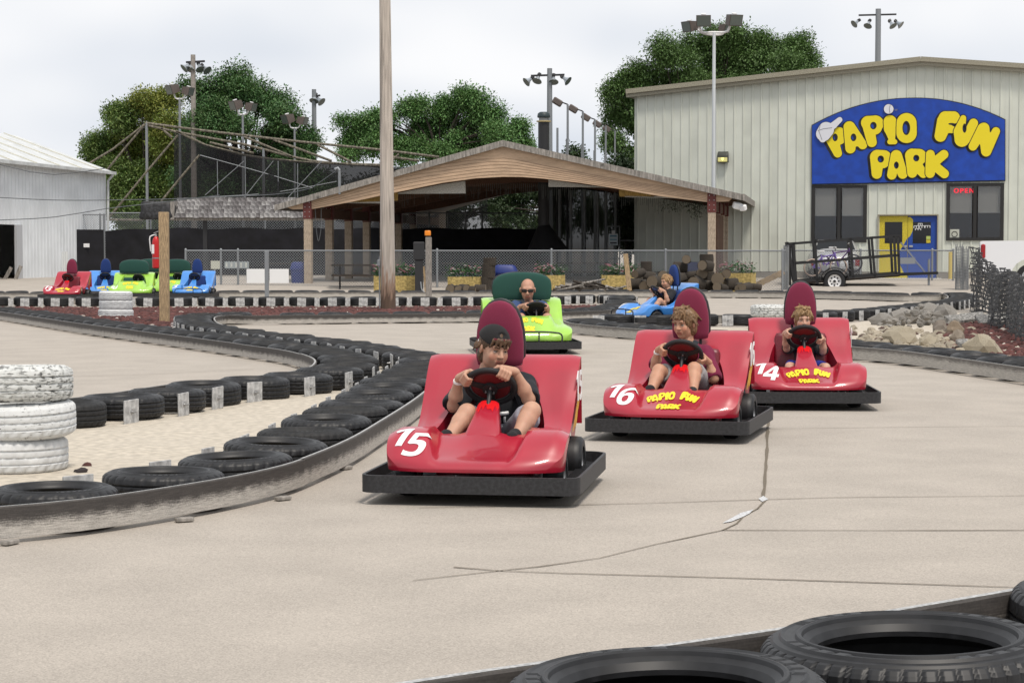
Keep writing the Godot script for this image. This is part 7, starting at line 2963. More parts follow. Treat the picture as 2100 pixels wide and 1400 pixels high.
func fence(label: String, px0: float, ppm0: float, px1: float, ppm1: float, h: float, posts: Array, base := 0.0, gap := 0.085, r := 0.0034, group := "") -> void:
	var a := onto(px0, ppm0, base)
	var b := onto(px1, ppm1, base)
	var t := thing("chain_link_fence", label, "fence", a, 0.0, group)
	var d := b - a
	var w := part("wire_mesh", chain_link(Vector3.ZERO, d, 0.04, h - 0.02, gap, r), MT.wire, t)
	w.set_meta("kind", "stuff")
	part("top_rail", cyl_mesh(Vector3(0, h, 0), d + Vector3(0, h, 0), 0.024), MT.galv, t)
	for px in posts:
		# where along the fence that pixel column falls
		var best := 0.0
		var err := 1e9
		for k in 401:
			var p := a + d * (k / 400.0)
			var x := 1050.0 + p.x / -p.z * F
			if absf(x - px) < err:
				err = absf(x - px)
				best = k / 400.0
		var c := d * best
		var m := MB.new()
		m.cyl(c, c + Vector3(0, h + 0.03, 0), 0.034, 0.034, 10)
		m.cyl(c + Vector3(0, h + 0.03, 0), c + Vector3(0, h + 0.07, 0), 0.042, 0.02, 10)
		part("post", m.mesh(), MT.galv, t)


func build_fences() -> void:
	fence("chain link fence running in front of the pavilion and planters", 380, 67.0, 1612, 71.5, 1.25, [382, 453, 488, 897, 1130, 1364, 1606], 0.0)
	fence("chain link fence behind the black trailer", 1618, 63.0, 1958, 64.5, 1.2, [1622, 1765, 1912, 1955], 0.05)
	fence("tall chain link panel beside the white shed", 142, 56.0, 216, 55.5, 2.45, [143, 206, 214], 0.1, 0.09)
	fence("high chain link fence above the black windscreen", 216, 54.0, 1120, 54.0, 2.55, [310, 420, 545, 660, 880, 920, 956, 990], 0.1, 0.10, 0.004)
	# black cloth laced to the high fence
	var rows := []
	var r := RandomNumberGenerator.new()
	r.seed = 3
	var n := FastNoiseLite.new()
	n.frequency = 0.35
	for j in 9:
		var row := []
		for k in 90:
			var px := lerpf(214, 1120, k / 89.0)
			var y := lerpf(0.1, 2.06 + 0.03 * sin(k * 0.5) - 0.10 * smoothstep(300, 215, px), j / 8.0)
			var p := onto(px, 54.4, y)
			p.z += 0.09 * n.get_noise_2d(p.x * 3.0, y * 2.0 + p.x)
			row.append(p)
		rows.append(row)
	rows.reverse()
	var m := MB.new()
	m.grid(rows)
	quick_thing("windscreen_cloth", m.mesh(), MT.black_cloth, "long black windscreen cloth laced to the high fence", "windscreen")
	var g := MB.new()
	var gp2 := []
	for j in 2:
		gp2.append([onto(144, 56.4, 2.0 if j == 0 else 0.15), onto(212, 55.9, 2.0 if j == 0 else 0.15)])
	g.grid(gp2)
	quick_thing("windscreen_cloth", g.mesh(), MT.black_cloth, "black cloth panel on the fence beside the white shed", "windscreen")
	part("gate_bar", cyl_mesh(onto(144, 55.8, 1.22), onto(208, 55.6, 1.22), 0.022), MT.galv, self).set_meta("label", "galvanized cross bar on the fence panel beside the shed")
	get_node("gate_bar").set_meta("category", "bar")
	quick_thing("small_sign", box_mesh(Vector3(0.27, 0.14, 0.01)), MT_white(), "small white sign on the dark panel beside the shed", "sign", at(175, 503, 56.2))
	# dark clear-plastic curtains with posts, right of the hearth
	var film := StandardMaterial3D.new()
	film.albedo_color = Color(lin(0.014, 0.015, 0.018), 0.93)
	film.transparency = BaseMaterial3D.TRANSPARENCY_ALPHA
	film.roughness = 0.55
	var cr := []
	for j in 6:
		var row := []
		for k in 60:
			var px := lerpf(1112, 1268, k / 59.0)
			var p := onto(px, 56.0, lerpf(4.2, 0.1, j / 5.0))
			p.z += 0.10 * sin(k * 0.55 + 0.3 * j) + 0.05 * sin(k * 1.7)
			row.append(p)
		cr.append(row)
	var cm := MB.new()
	cm.grid(cr)
	quick_thing("net_curtain", cm.mesh(), film, "dark pleated net curtain behind the pavilion", "curtain")
	for q in [[1148, 388], [1171, 390], [1199, 388], [1226, 395], [1243, 392], [1262, 388]]:
		var b := onto(q[0], 57.0, 0.1)
		quick_thing("curtain_post", cyl_mesh(Vector3.ZERO, Vector3(0, at(q[0], q[1], 57.0).y - 0.1, 0), 0.055), MT.galv, "slim pale post before the dark net curtain", "post", b, "posts before the net curtain")
	# gate with notices
	var gt := thing("cage_gate", "pipe framed gate with notices behind the pavilion", "gate", onto(1258, 58.0, 0.1))
	for q in [[[1246, 464], [1246, 560]], [[1271, 464], [1271, 560]], [[1246, 464], [1271, 464]], [[1271, 493], [1310, 493]], [[1271, 520], [1310, 520]], [[1246, 530], [1271, 530]]]:
		part("frame_pipe", cyl_mesh(at(q[0][0], q[0][1], 58.0) - gt.position, at(q[1][0], q[1][1], 58.0) - gt.position, 0.025), MT.galv, gt)
	var nb := at(1258, 491, 58.3) - gt.position
	var board := part("notice", box_mesh(Vector3(0.32, 0.40, 0.01)), mat(lin(0.60, 0.66, 0.70), 0.6), gt, nb)
	for k in 3:
		part("printed_line", box_mesh(Vector3(0.24, [0.05, 0.035, 0.05][k], 0.004)), mat([lin(0.08, 0.22, 0.32), lin(0.10, 0.28, 0.38), lin(0.03, 0.03, 0.04)][k], 0.7), board, Vector3(0, 0.12 - k * 0.12, 0.008))
	part("notice", box_mesh(Vector3(0.12, 0.13, 0.01)), MT_white(), gt, at(1258, 476, 58.3) - gt.position)


func pole_mesh(h: float, r0: float, r1: float, seed_: int, stain := false, col := Color(0.52, 0.46, 0.40)) -> ArrayMesh:
	# weathered round timber: long grain streaks and checks, a damp reddish foot with a ragged edge
	var n := FastNoiseLite.new()
	n.seed = seed_
	n.frequency = 1.0
	n.fractal_octaves = 3
	var m := MB.new()
	m.use_cl = true
	var k := 40
	var rows := int(h / 0.07)
	var prev := []
	for j in rows + 1:
		var y := h * j / rows
		var ring := []
		for i in k + 1:
			var t := TAU * (i % k) / k
			var g := n.get_noise_3d(cos(t) * 7.0, sin(t) * 7.0, y * 0.55)
			var g2 := n.get_noise_3d(cos(t) * 16.0 + 9.0, sin(t) * 16.0, y * 1.1)
			var crack := smoothstep(0.36, 0.50, n.get_noise_3d(cos(t) * 5.0 + 30.0, sin(t) * 5.0, y * 0.28))
			var r := lerpf(r0, r1, y / h) * (1.0 + 0.012 * g) - 0.010 * crack
			var q := clampf(0.88 + 0.42 * g + 0.3 * g2, 0.4, 1.3) * (1.0 - 0.6 * crack)
			var c := Color(col.r * q, col.g * q, col.b * q)
			if stain:
				var w := smoothstep(0.1, -0.1, y - 0.75 - 0.7 * g - 0.35 * g2)
				c = c.lerp(Color(0.22 * q, 0.10 * q, 0.045 * q), w * 0.7)
				var d := smoothstep(0.06, -0.06, y - 0.32 - 0.5 * g)
				c = c.lerp(Color(0.05, 0.03, 0.02), d * 0.75)
			ring.append(m.vert(Vector3(cos(t) * r, y, sin(t) * r), Vector2.ZERO, c))
		if j:
			m.join(ring, prev, false)
		prev = ring
	return m.mesh()


func bowl_lamp(t: Node3D, where: Vector3, aim: Vector3, s := 1.0) -> void:
	var f := Node3D.new()
	f.name = "floodlight"
	t.add_child(f, true)
	f.position = where
	var y := -aim.normalized()
	var x := y.cross(Vector3(0.3, 0, 1)).normalized()
	f.basis = Basis(x, y, x.cross(y))
	var m := MB.new()
	m.lathe([Vector2(0.0, 0.34), Vector2(0.07, 0.33), Vector2(0.10, 0.2), Vector2(0.17, 0.10), Vector2(0.25, 0.0), Vector2(0.24, 0.01)], 18)
	m.xform(0, Transform3D(Basis.from_scale(Vector3.ONE * s), Vector3.ZERO))
	part("reflector", m.mesh(), MT.lamp_shell, f)
	part("lens", cyl_mesh(Vector3(0, 0.012, 0), Vector3(0, 0.025, 0), 0.235 * s, -1.0, 18), MT.lamp_lens, f)
	part("ballast", box_mesh(Vector3(0.16, 0.16, 0.2) * s, 0.02), MT.black_metal, f, Vector3(0, 0.42 * s, 0))


func box_lamp(t: Node3D, where: Vector3, turn: float, tip: float, s := 1.0) -> void:
	var f := Node3D.new()
	f.name = "floodlight"
	t.add_child(f, true)
	f.position = where
	f.rotation = Vector3(tip, turn, 0)
	var m := MB.new()
	var w := 0.30 * s
	var h := 0.24 * s
	var d := 0.24 * s
	m.hexa([Vector3(-w * 0.75, -h, -d), Vector3(w * 0.75, -h, -d), Vector3(w * 0.75, h * 0.6, -d), Vector3(-w * 0.75, h * 0.6, -d), Vector3(-w, -h, d), Vector3(w, -h, d), Vector3(w, h, d), Vector3(-w, h, d)])
	part("housing", m.mesh(), MT.lamp_box, f)
	part("lens", box_mesh(Vector3(w * 1.75, h * 1.7, 0.02)), MT.lamp_lens, f, Vector3(0, 0, d + 0.002))
	part("photocell_disc", cyl_mesh(Vector3(0, h * 0.8 + 0.02, 0), Vector3(0, h * 0.8 + 0.05, 0), 0.11 * s, -1.0, 14), MT_white(), f)


func build_poles() -> void:
	MT.lamp_shell = mat(lin(0.42, 0.46, 0.50), 0.35, 0.5)
	MT.lamp_lens = mat(lin(0.10, 0.12, 0.11), 0.2)
	MT.lamp_box = mat(lin(0.15, 0.12, 0.105), 0.6, 0.0, MT.fine, 2.0)
	MT.timber = mat(Color.WHITE, 0.9)
	MT.timber.vertex_color_use_as_albedo = true
	# the tall pole in the lava rock bed
	var b := gp(796, 637)
	var up := thing("utility_pole", "tall weathered wooden pole with reddish stained foot in the lava rock", "pole", b)
	up.rotation.z = 0.008
	part("shaft", pole_mesh(9.5, 0.163, 0.10, 3, true), MT.timber, up)
	part("conduit", tube_mesh([Vector3(-0.178, 0, 0.05), Vector3(-0.178, 1.1, 0.05), Vector3(-0.172, 1.15, 0.04)], 0.014), MT.galv, up)
	part("junction_box", box_mesh(Vector3(0.07, 0.14, 0.06), 0.01), MT.galv, up, Vector3(-0.19, 1.02, 0.05))
	# tan post with the fire extinguisher
	b = gp(337, 664)
	var ep := thing("wooden_post", "raw tan square timber post carrying a fire extinguisher", "post", b)
	part("shaft", box_mesh(Vector3(0.165, 1.97, 0.15), 0.008), MT.tan_wood, ep, Vector3(0, 0.985, 0))
	var fe := thing("fire_extinguisher", "red fire extinguisher hung on the tan timber post", "extinguisher", b + Vector3(-0.135, 0.98, 0.03))
	part("cylinder", pad_mesh([[0.0, 0.05, 0.05, 0, 0], [0.02, 0.07, 0.07, 0, 0], [0.46, 0.07, 0.07, 0, 0], [0.52, 0.055, 0.055, 0, 0], [0.56, 0.025, 0.025, 0, 0]], 2.0, 20), mat(lin(0.50, 0.012, 0.014), 0.35), fe)
	part("label_band", cyl_mesh(Vector3(0, 0.17, 0), Vector3(0, 0.19, 0), 0.072, -1.0, 20), MT.galv, fe)
	part("label", box_mesh(Vector3(0.05, 0.16, 0.004)), MT_white(), fe, Vector3(-0.045, 0.34, 0.064))
	var vm := MB.new()
	vm.cyl(Vector3(0, 0.56, 0), Vector3(0, 0.61, 0), 0.02, 0.02, 8)
	vm.beam(Vector3(-0.04, 0.62, 0), Vector3(0.06, 0.66, 0), 0.02, 0.012)
	part("valve", vm.mesh(), MT.bolt, fe)
	part("hose", tube_mesh(smooth([Vector3(-0.02, 0.59, 0), Vector3(-0.10, 0.56, 0.02), Vector3(-0.10, 0.40, 0.02), Vector3(-0.09, 0.30, 0.02)], 0.04), 0.011), MT_white(), fe)
	# steel post between the two white boards
	b = gp(547, 622)
	quick_thing("steel_post", box_mesh(Vector3(0.095, 1.26, 0.095), 0.008), MT.galv, "square galvanized post standing before two white boards", "post", b + Vector3(0, 0.63, 0))
	for q in [[525, "left"], [572, "right"]]:
		var o := quick_thing("white_board", box_mesh(Vector3(0.54, 0.40, 0.02), 0.004), MT_white(), "blank white board on the fence, " + ("hinge side" if q[0] == 525 else "picnic table side") + " of the steel post", "board", at(q[0], 566, 73.0))
		o.rotation.y = 0.02
	# signal post with amber beacon
	b = gp(879, 619)
	var bp := thing("signal_post", "weathered post topped by an amber beacon beside a black signal box", "signal", b)
	part("post", box_mesh(Vector3(0.15, 1.6, 0.15), 0.01), MT.grey_post, bp, Vector3(0, 0.8, 0))
	var am := mat(lin(0.80, 0.24, 0.01), 0.3)
	part("beacon_base", cyl_mesh(Vector3(0, 1.6, 0), Vector3(0, 1.64, 0), 0.05, -1.0, 12), MT.black_metal, bp)
	part("beacon", pad_mesh([[1.64, 0.07, 0.07, -0.02, 0], [1.66, 0.078, 0.078, -0.02, 0], [1.75, 0.075, 0.075, -0.02, 0], [1.765, 0.06, 0.06, -0.02, 0]], 4.0, 16), am, bp)
	var sb := thing("signal_box", "tall black signal box and pipe beside the amber beacon post", "signal box", onto(859, 74.0))
	part("box", box_mesh(Vector3(0.30, 0.50, 0.25), 0.02), MT.black_metal, sb, Vector3(0, 1.25, 0))
	part("stand", box_mesh(Vector3(0.22, 1.0, 0.2), 0.02), MT.black_metal, sb, Vector3(0, 0.5, 0))
	part("cable", tube_mesh(smooth([Vector3(0.05, 0.4, 0.1), Vector3(0.1, 0.15, 0.14), Vector3(0.32, 0.03, 0.18)], 0.08), 0.02), MT.galv, sb)
	# stadium poles with bowl lamps
	for q in [[398, 112, 44.0, "tall grey pole with four bowl floodlights before the dark trees", 0.11, [[-18, 20, -1], [16, 22, 0.4], [30, 24, 1], [-6, 22, -0.3]]], [645, 183, 41.0, "grey pole with twin bowl floodlights at the dark tree's right", 0.11, [[0, 16, -0.2], [16, 18, 1]]],
		[1127, 140, 43.0, "grey pole with a crossarm of four bowl floodlights above the pavilion", 0.12, [[-48, 20, -1.2], [-26, 18, -0.3], [8, 20, 0.0], [38, 18, 1.2]]], [1798, 18, 37.0, "pole with four bowl floodlights rising behind the metal hall", 0.15, [[-50, 24, -1.2], [-22, 28, -0.4], [30, 28, 0.5], [46, 26, 1.1]]]]:
		var base := onto(q[0], q[2], 0.2)
		var t := thing("floodlight_pole", q[3], "light pole", base)
		var topy: float = at(q[0], q[1], q[2]).y - 0.2
		part("shaft", cyl_mesh(Vector3.ZERO, Vector3(0, topy, 0), q[4] * 1.4, q[4], 12), MT.galv if q[0] != 398 else MT.pole_wood, t)
		var x0 := 1e6
		var x1 := -1e6
		for l in q[5]:
			x0 = minf(x0, l[0])
			x1 = maxf(x1, l[0])
		var ay: float = topy - 0.35
		part("crossarm", beam_mesh(Vector3(x0 / q[2] * 0.8, ay, 0), Vector3(x1 / q[2] * 0.8, ay + 0.05, 0), 0.09, 0.09), MT.black_metal, t)
		for l in q[5]:
			bowl_lamp(t, Vector3(l[0] / q[2], topy - l[1] / q[2] - 0.2, 0.1), Vector3(l[2] * 0.8, -0.75, 0.45), 0.95)
	# posts with paired box floods behind the cage
	for q in [[368, 178, 46.0], [497, 210, 45.0], [603, 238, 44.0]]:
		var base := onto(q[0] + 2, q[2], 0.2)
		var t := thing("box_light_post", ["post with paired brown box floodlights in front of the yellowish tree", "post with paired brown box floodlights above the shake roof", "short post with paired brown box floodlights near the cage's far end"][[368, 497, 603].find(q[0])], "light pole", base)
		var topy: float = at(q[0], q[1] + 24, q[2]).y - 0.2
		part("shaft", cyl_mesh(Vector3.ZERO, Vector3(0, topy, 0), 0.07, 0.05, 10), MT.galv, t)
		part("yoke", tube_mesh(smooth([Vector3(-0.25, topy + 0.3, 0), Vector3(-0.18, topy + 0.02, 0), Vector3(0.18, topy + 0.02, 0), Vector3(0.3, topy + 0.3, 0)], 0.1), 0.035), MT_white(), t)
		box_lamp(t, Vector3(-0.3, topy + 0.45, 0), -0.9, 0.35, 0.9)
		box_lamp(t, Vector3(0.36, topy + 0.36, 0), 1.2, 0.3, 0.8)
	# grey steel pole with four box floods by the hall
	var base := onto(1463, 63.5, 0.1)
	var t := thing("box_light_pole", "slim grey steel pole with four box floodlights before the metal hall", "light pole", base)
	var topy: float = at(1463, 66, 63.5).y - 0.1
	part("shaft", cyl_mesh(Vector3.ZERO, Vector3(0, topy, 0), 0.075, 0.05, 14), mat(lin(0.55, 0.58, 0.60), 0.5), t)
	part("yoke", tube_mesh(smooth([Vector3(-0.5, topy + 0.28, 0.1), Vector3(-0.42, topy + 0.03, 0.05), Vector3(0, topy, 0), Vector3(0.42, topy + 0.03, 0.05), Vector3(0.52, topy + 0.28, 0.1)], 0.1), 0.04), MT_white(), t)
	part("yoke", tube_mesh(smooth([Vector3(-0.6, topy + 0.2, -0.35), Vector3(-0.3, topy - 0.02, -0.2), Vector3(0.3, topy - 0.02, -0.2), Vector3(0.35, topy + 0.2, -0.3)], 0.1), 0.04), MT_white(), t)
	box_lamp(t, Vector3(-0.74, topy + 0.24, -0.3), -0.95, 0.25, 0.74)
	box_lamp(t, Vector3(-0.36, topy + 0.38, 0.15), -0.08, 0.30, 0.78)
	box_lamp(t, Vector3(0.60, topy + 0.40, 0.15), 0.38, 0.30, 0.78)
	box_lamp(t, Vector3(0.36, topy + 0.18, -0.35), 0.9, 0.30, 0.55)
	# a receding row of box floods on slim posts
	var i := 0
	for q in [[1164, 214, 50.0], [1195, 228, 47.5], [1220, 245, 45.0], [1242, 258, 42.5], [1261, 268, 40.5], [1281, 288, 38.5], [1143, 262, 50.0]]:
		var bb := onto(q[0], q[2], 0.2)
		var o := thing("slim_light_post", "slim grey post with a tilted brown box floodlight beyond the pavilion" if i < 5 else ("bare slim post beside the tree behind the hall" if i == 5 else "bare slim post beside the flue"), "light pole", bb, 0.0, "receding row of box floodlights" if i < 5 else "")
		var ty: float = at(q[0], q[1], q[2]).y - 0.2
		part("shaft", cyl_mesh(Vector3.ZERO, Vector3(0, ty, 0), 0.06, 0.045, 8), MT.galv, o)
		if i < 5:
			part("arm", beam_mesh(Vector3(0, ty, 0), Vector3(-0.22, ty + 0.08, 0), 0.05, 0.05), MT.black_metal, o)
			var lm := Node3D.new()
			lm.name = "lamp_head"
			o.add_child(lm)
			lm.position = Vector3(-0.42, ty + 0.10, 0)
			lm.rotation = Vector3(0, 0, -0.55)
			part("housing", box_mesh(Vector3(0.42, 0.26, 0.36), 0.04), MT.lamp_box, lm)
			part("conduit", cyl_mesh(Vector3(-0.06, ty - 1.4, 0.03), Vector3(-0.06, ty - 4.0, 0.03), 0.02), MT.galv, o)
		i += 1


func log_mesh(r: float, l: float, seed_: int) -> ArrayMesh:
	var rr := RandomNumberGenerator.new()
	rr.seed = seed_
	var m := MB.new()
	var n := 11
	var bump_ := []
	for k in n:
		bump_.append(rr.randf_range(0.86, 1.12))
	var rings := []
	for x in [-0.5, -0.2, 0.15, 0.5]:
		var ring := []
		for k in n:
			var t := TAU * k / n
			var q: float = r * bump_[k] * rr.randf_range(0.97, 1.03)
			ring.append(m.vert(Vector3(x * l, cos(t) * q, sin(t) * q)))
		rings.append(ring)
	for i in 3:
		m.join(rings[i], rings[i + 1])
	return m.mesh()


func log_end(r: float, l: float) -> ArrayMesh:
	var m := MB.new()
	for s in [-1.0, 1.0]:
		m.cyl(Vector3(s * l * 0.5, 0, 0), Vector3(s * (l * 0.5 + 0.004), 0, 0), r * 0.93, r * 0.93, 12)
	return m.mesh()


func put_log(p: Vector3, r: float, l: float, turn: float, tip: float, label: String, group: String, seed_: int) -> void:
	var o := part("firewood_log", log_mesh(r, l, seed_), MT.bark, self, p)
	o.basis = Basis.from_euler(Vector3(0, turn, tip))
	part("cut_end", log_end(r, l), MT.cut_wood, o)
	tag(o, label, "log", group)


func planter(px0: float, px1: float, top: float, ppm: float, label: String, turn: float, h: float) -> void:
	var c := onto((px0 + px1) * 0.5, ppm)
	var w := (px1 - px0) / ppm
	var t := thing("planter_box", label, "planter", c, turn)
	var ys := mat(lin(0.56, 0.42, 0.15), 0.8, 0.0, noise_tex(0.03, 0.72, 1.0, 4, 256, 151), 1.4)
	for z in [-0.25, 0.25]:
		var n := 3
		for k in n:
			part("board", box_mesh(Vector3(w - 0.04, h / n - 0.004, 0.03)), ys, t, Vector3(0, h * (k + 0.5) / n, z))
	for x in [-1.0, 1.0]:
		part("side_board", box_mesh(Vector3(0.03, h + 0.01, 0.56)), ys, t, Vector3(x * w * 0.5, h * 0.5, 0))
	part("soil", box_mesh(Vector3(w - 0.06, 0.04, 0.46)), MT.dark_wood, t, Vector3(0, h - 0.05, 0))
	var fl := thing("flower_bed", "flowers in the " + label, "flowers", t.position + Vector3(0, h, 0), turn)
	var blobs := []
	var n2 := int(w / 0.16)
	for k in n2:
		blobs.append([Vector3(-w * 0.5 + w * (k + 0.5) / n2, 0.10 + rng.randf() * 0.08, rng.randf_range(-0.1, 0.12)), Vector3(0.16, 0.16, 0.2)])
	var lm := MeshInstance3D.new()
	lm.mesh = baked_cloud(blobs, n2 * 16, 0.07, Color(0.035, 0.11, 0.03), int(px0), 0.10, 9)
	lm.material_override = leaf_mat()
	lm.name = "foliage"
	fl.add_child(lm)
	var bm := MB.new()
	var bw := MB.new()
	for k in n2 * 9:
		var p := Vector3(rng.randf_range(-w * 0.52, w * 0.5), rng.randf_range(0.08, 0.32), rng.randf_range(0.0, 0.32))
		var m := bm if rng.randf() < 0.6 else bw
		for j in 4:
			var d := Vector3(cos(j * 1.57), 0.5, sin(j * 1.57)) * 0.045
			m.tri(p, p + d, p + d.rotated(Vector3.UP, 1.2))
	part("pink_blossoms", bm.mesh(), mat(lin(0.55, 0.22, 0.30), 0.7), fl)
	part("white_blossoms", bw.mesh(), mat(lin(0.68, 0.64, 0.64), 0.7), fl)


func picnic_table(px: float, ppm: float, turn: float, label: String) -> void:
	var t := thing("picnic_table", label, "picnic table", onto(px, ppm, 0.08), turn)
	for k in 5:
		part("top_board", box_mesh(Vector3(1.7, 0.04, 0.135)), MT.dark_wood, t, Vector3(0, 0.74, -0.29 + k * 0.145))
	for s in [-1.0, 1.0]:
		for k in 2:
			part("bench_board", box_mesh(Vector3(1.7, 0.04, 0.13)), MT.dark_wood, t, Vector3(0, 0.44, s * (0.62 + k * 0.14)))
	for x in [-0.6, 0.6]:
		for s in [-1.0, 1.0]:
			part("leg", tube_mesh(smooth([Vector3(x, 0.72, s * 0.2), Vector3(x, 0.5, s * 0.28), Vector3(x, 0.42, s * 0.6), Vector3(x, 0.2, s * 0.5), Vector3(x, 0.0, s * 0.55)], 0.1), 0.03, 6), MT.black_metal, t)


func faceted(m: ArrayMesh) -> ArrayMesh:
	var a := m.surface_get_arrays(0)
	var b := MB.new()
	var v: PackedVector3Array = a[Mesh.ARRAY_VERTEX]
	var ix: PackedInt32Array = a[Mesh.ARRAY_INDEX]
	for k in range(0, ix.size(), 3):
		b.tri(v[ix[k]], v[ix[k + 1]], v[ix[k + 2]])
	return b.mesh()


func rock(px: float, py: float, w: float, h: float, c: Color, label: String, seed_: int, group := "", sink := 0.25) -> void:
	var p := gp(px, py)
	var key := "rock%d" % (seed_ % 7)
	if not MT.has(key):
		MT[key] = faceted(lump_mesh(seed_, 0.20, 9, 7))
	var o := part("rock", MT[key], mat(lin(c.r, c.g, c.b), 0.95, 0.0, MT.rock_tex, 2.5), self, p + Vector3(0, h * (0.5 - sink), 0))
	o.basis = Basis.from_euler(Vector3(0, seed_ * 1.3, 0)).scaled_local(Vector3(w * 0.5, h * 0.55, w * 0.38))
	tag(o, label, "rock", group)


func build_yard() -> void:
	MT.rock_tex = noise_tex(0.02, 0.55, 1.0, 5, 512, 161)
	# ---- planters, tables, bins
	planter(768, 853, 567, 73.0, "yellow planter box beside the tall wooden pole", 0.02, 0.55)
	planter(920, 986, 568, 72.5, "yellow planter box before the signal box's fence bay", -0.02, 0.52)
	planter(1098, 1158, 560, 71.0, "yellow planter box beside the brushwood heap", -0.03, 0.55)
	planter(1235, 1322, 556, 71.0, "yellow planter box between brushwood and log pile", 0.0, 0.55)
	planter(1480, 1546, 541, 72.0, "yellow planter box at the foot of the pavilion's boarded wall", -0.35, 0.62)
	picnic_table(738, 69.0, 0.08, "dark brown picnic table beside the pole's planter")
	picnic_table(590, 63.0, 0.1, "dark picnic table behind the white boards")
	picnic_table(960, 62.0, 0.05, "dark picnic table in the middle of the pavilion")
	picnic_table(1195, 61.0, 0.0, "dark picnic table under the pavilion near the curtain")
	for q in [[614, 66.0, 0.0, "blue lidded rubbish bin by the pavilion's left column", 1.0], [1036, 72.0, 0.0, "blue plastic bin behind the green kart", 0.95], [1422, 66.0, 0.0, "dark blue bin behind the log pile", 1.0]]:
		var t := thing("rubbish_bin", q[3], "bin", onto(q[0], q[1]))
		var s: float = 1.0 if q[0] != 1036 else 1.25
		part("barrel", pad_mesh([[0.0, 0.2, 0.2, 0, 0], [0.02, 0.23, 0.23, 0, 0], [0.62, 0.27, 0.26, 0, 0], [0.64, 0.27, 0.26, 0, 0]], 5.0), MT.bin_blue if MT.has("bin_blue") else bin_blue(), t)
		part("lid", pad_mesh([[0.64, 0.29, 0.28, 0, 0], [0.68, 0.30, 0.29, 0, 0], [0.86, 0.24, 0.25, 0, 0], [0.90, 0.18, 0.2, 0, 0]], 4.5), MT.bin_blue, t)
		t.scale = Vector3(s, q[4], s)
	# ---- firewood
	var i := 0
	for q in [[1300, 582, 0.16], [1322, 585, 0.15], [1345, 578, 0.17], [1352, 590, 0.13], [1375, 586, 0.15], [1398, 588, 0.13], [1330, 567, 0.13], [1360, 566, 0.14], [1392, 572, 0.15], [1415, 566, 0.14], [1440, 562, 0.16], [1430, 580, 0.17], [1455, 586, 0.14], [1472, 572, 0.18], [1478, 590, 0.13], [1500, 584, 0.17], [1516, 590, 0.13], [1448, 545, 0.14], [1395, 548, 0.14], [1490, 560, 0.13], [1530, 588, 0.11], [1548, 588, 0.10], [1408, 532, 0.12], [1310, 560, 0.11]]:
		var p := at(q[0], q[1], 73.0 + (i % 3) * 0.4)
		var side := i % 3 == 0
		put_log(p, q[2] * 1.08, 0.36 + 0.06 * (i % 3), (0.2 if side else PI / 2 - 0.3) + 0.25 * sin(i * 2.1), 0.12 * sin(i * 1.7), "thick firewood log in the pile beside the blue kart's driver", "firewood log pile", 200 + i)
		i += 1
	for q in [[1325, 545, 0.16], [1325, 558, 0.17], [1322, 570, 0.17], [1448, 530, 0.2], [1447, 548, 0.21], [1450, 566, 0.21]]:
		var p := at(q[0], q[1], 72.3)
		put_log(p, q[2], 0.24, 0.1, PI / 2, "upright log round stacked in a leaning column on the log pile", "stacked log rounds", 230 + i)
		i += 1
	for q in [[1003, 548], [1002, 562], [1000, 576], [998, 590], [1005, 536]]:
		put_log(at(q[0], q[1], 73.0), 0.19, 0.2, 0.2 * i, PI / 2, "log round in the leaning column beside the blue bin", "log column by the blue bin", 240 + i)
		i += 1
	for q in [[925, 592], [938, 594], [950, 592], [968, 596], [985, 592]]:
		put_log(at(q[0], q[1], 74.0), 0.13, 0.3, 0.4 * i, 0.0, "short log lying before the yellow planter by the fence", "logs before the planter", 250 + i)
		i += 1
	# brushwood: many sticks, each a thing of its own kind in one heap
	var r := RandomNumberGenerator.new()
	r.seed = 17
	for k in 90:
		var px := r.randf_range(1150, 1282)
		var hh := 1.0 - absf(px - 1215) / 80.0
		var p := at(px, 600 - r.randf() * 26.0 * maxf(hh, 0.15), 73.5 + r.randf_range(-0.8, 0.8))
		var o := part("brushwood_stick", cyl_mesh(Vector3(-0.4, 0, 0) * r.randf_range(0.5, 1.1), Vector3(0.4, 0.0, 0) * r.randf_range(0.5, 1.1), 0.042, 0.024, 6), MT.bark if k % 3 else MT.grey_wood, self, p)
		o.rotation = Vector3(0, r.randf_range(-0.9, 0.9), r.randf_range(-0.35, 0.25))
		tag(o, "bare stick in the brushwood heap behind the fence", "stick", "brushwood heap")
	var lp := part("leaning_board", beam_mesh(at(1532, 594, 71.0), at(1608, 557, 71.0), 0.11, 0.16), MT.tan_wood, self)
	tag(lp, "weathered plank leaning against the fence corner post", "plank")
	var sp := part("timber_stake", beam_mesh(at(1291, 596, 74.5), at(1283, 520, 74.5), 0.13, 0.13), MT.tan_wood, self)
	tag(sp, "tan timber stake standing before the log pile", "stake")
	var sp2 := part("timber_stake", beam_mesh(at(873, 602, 73.5), at(869, 546, 73.5), 0.12, 0.05), MT.tan_wood, self)
	tag(sp2, "pale plank standing beside the beacon post", "stake")
	# ---- by the white shed
	var st := thing("stone_head_statue", "weathered grey stone head statue beside the shed doorway", "statue", onto(55, 58.0, 0.2))
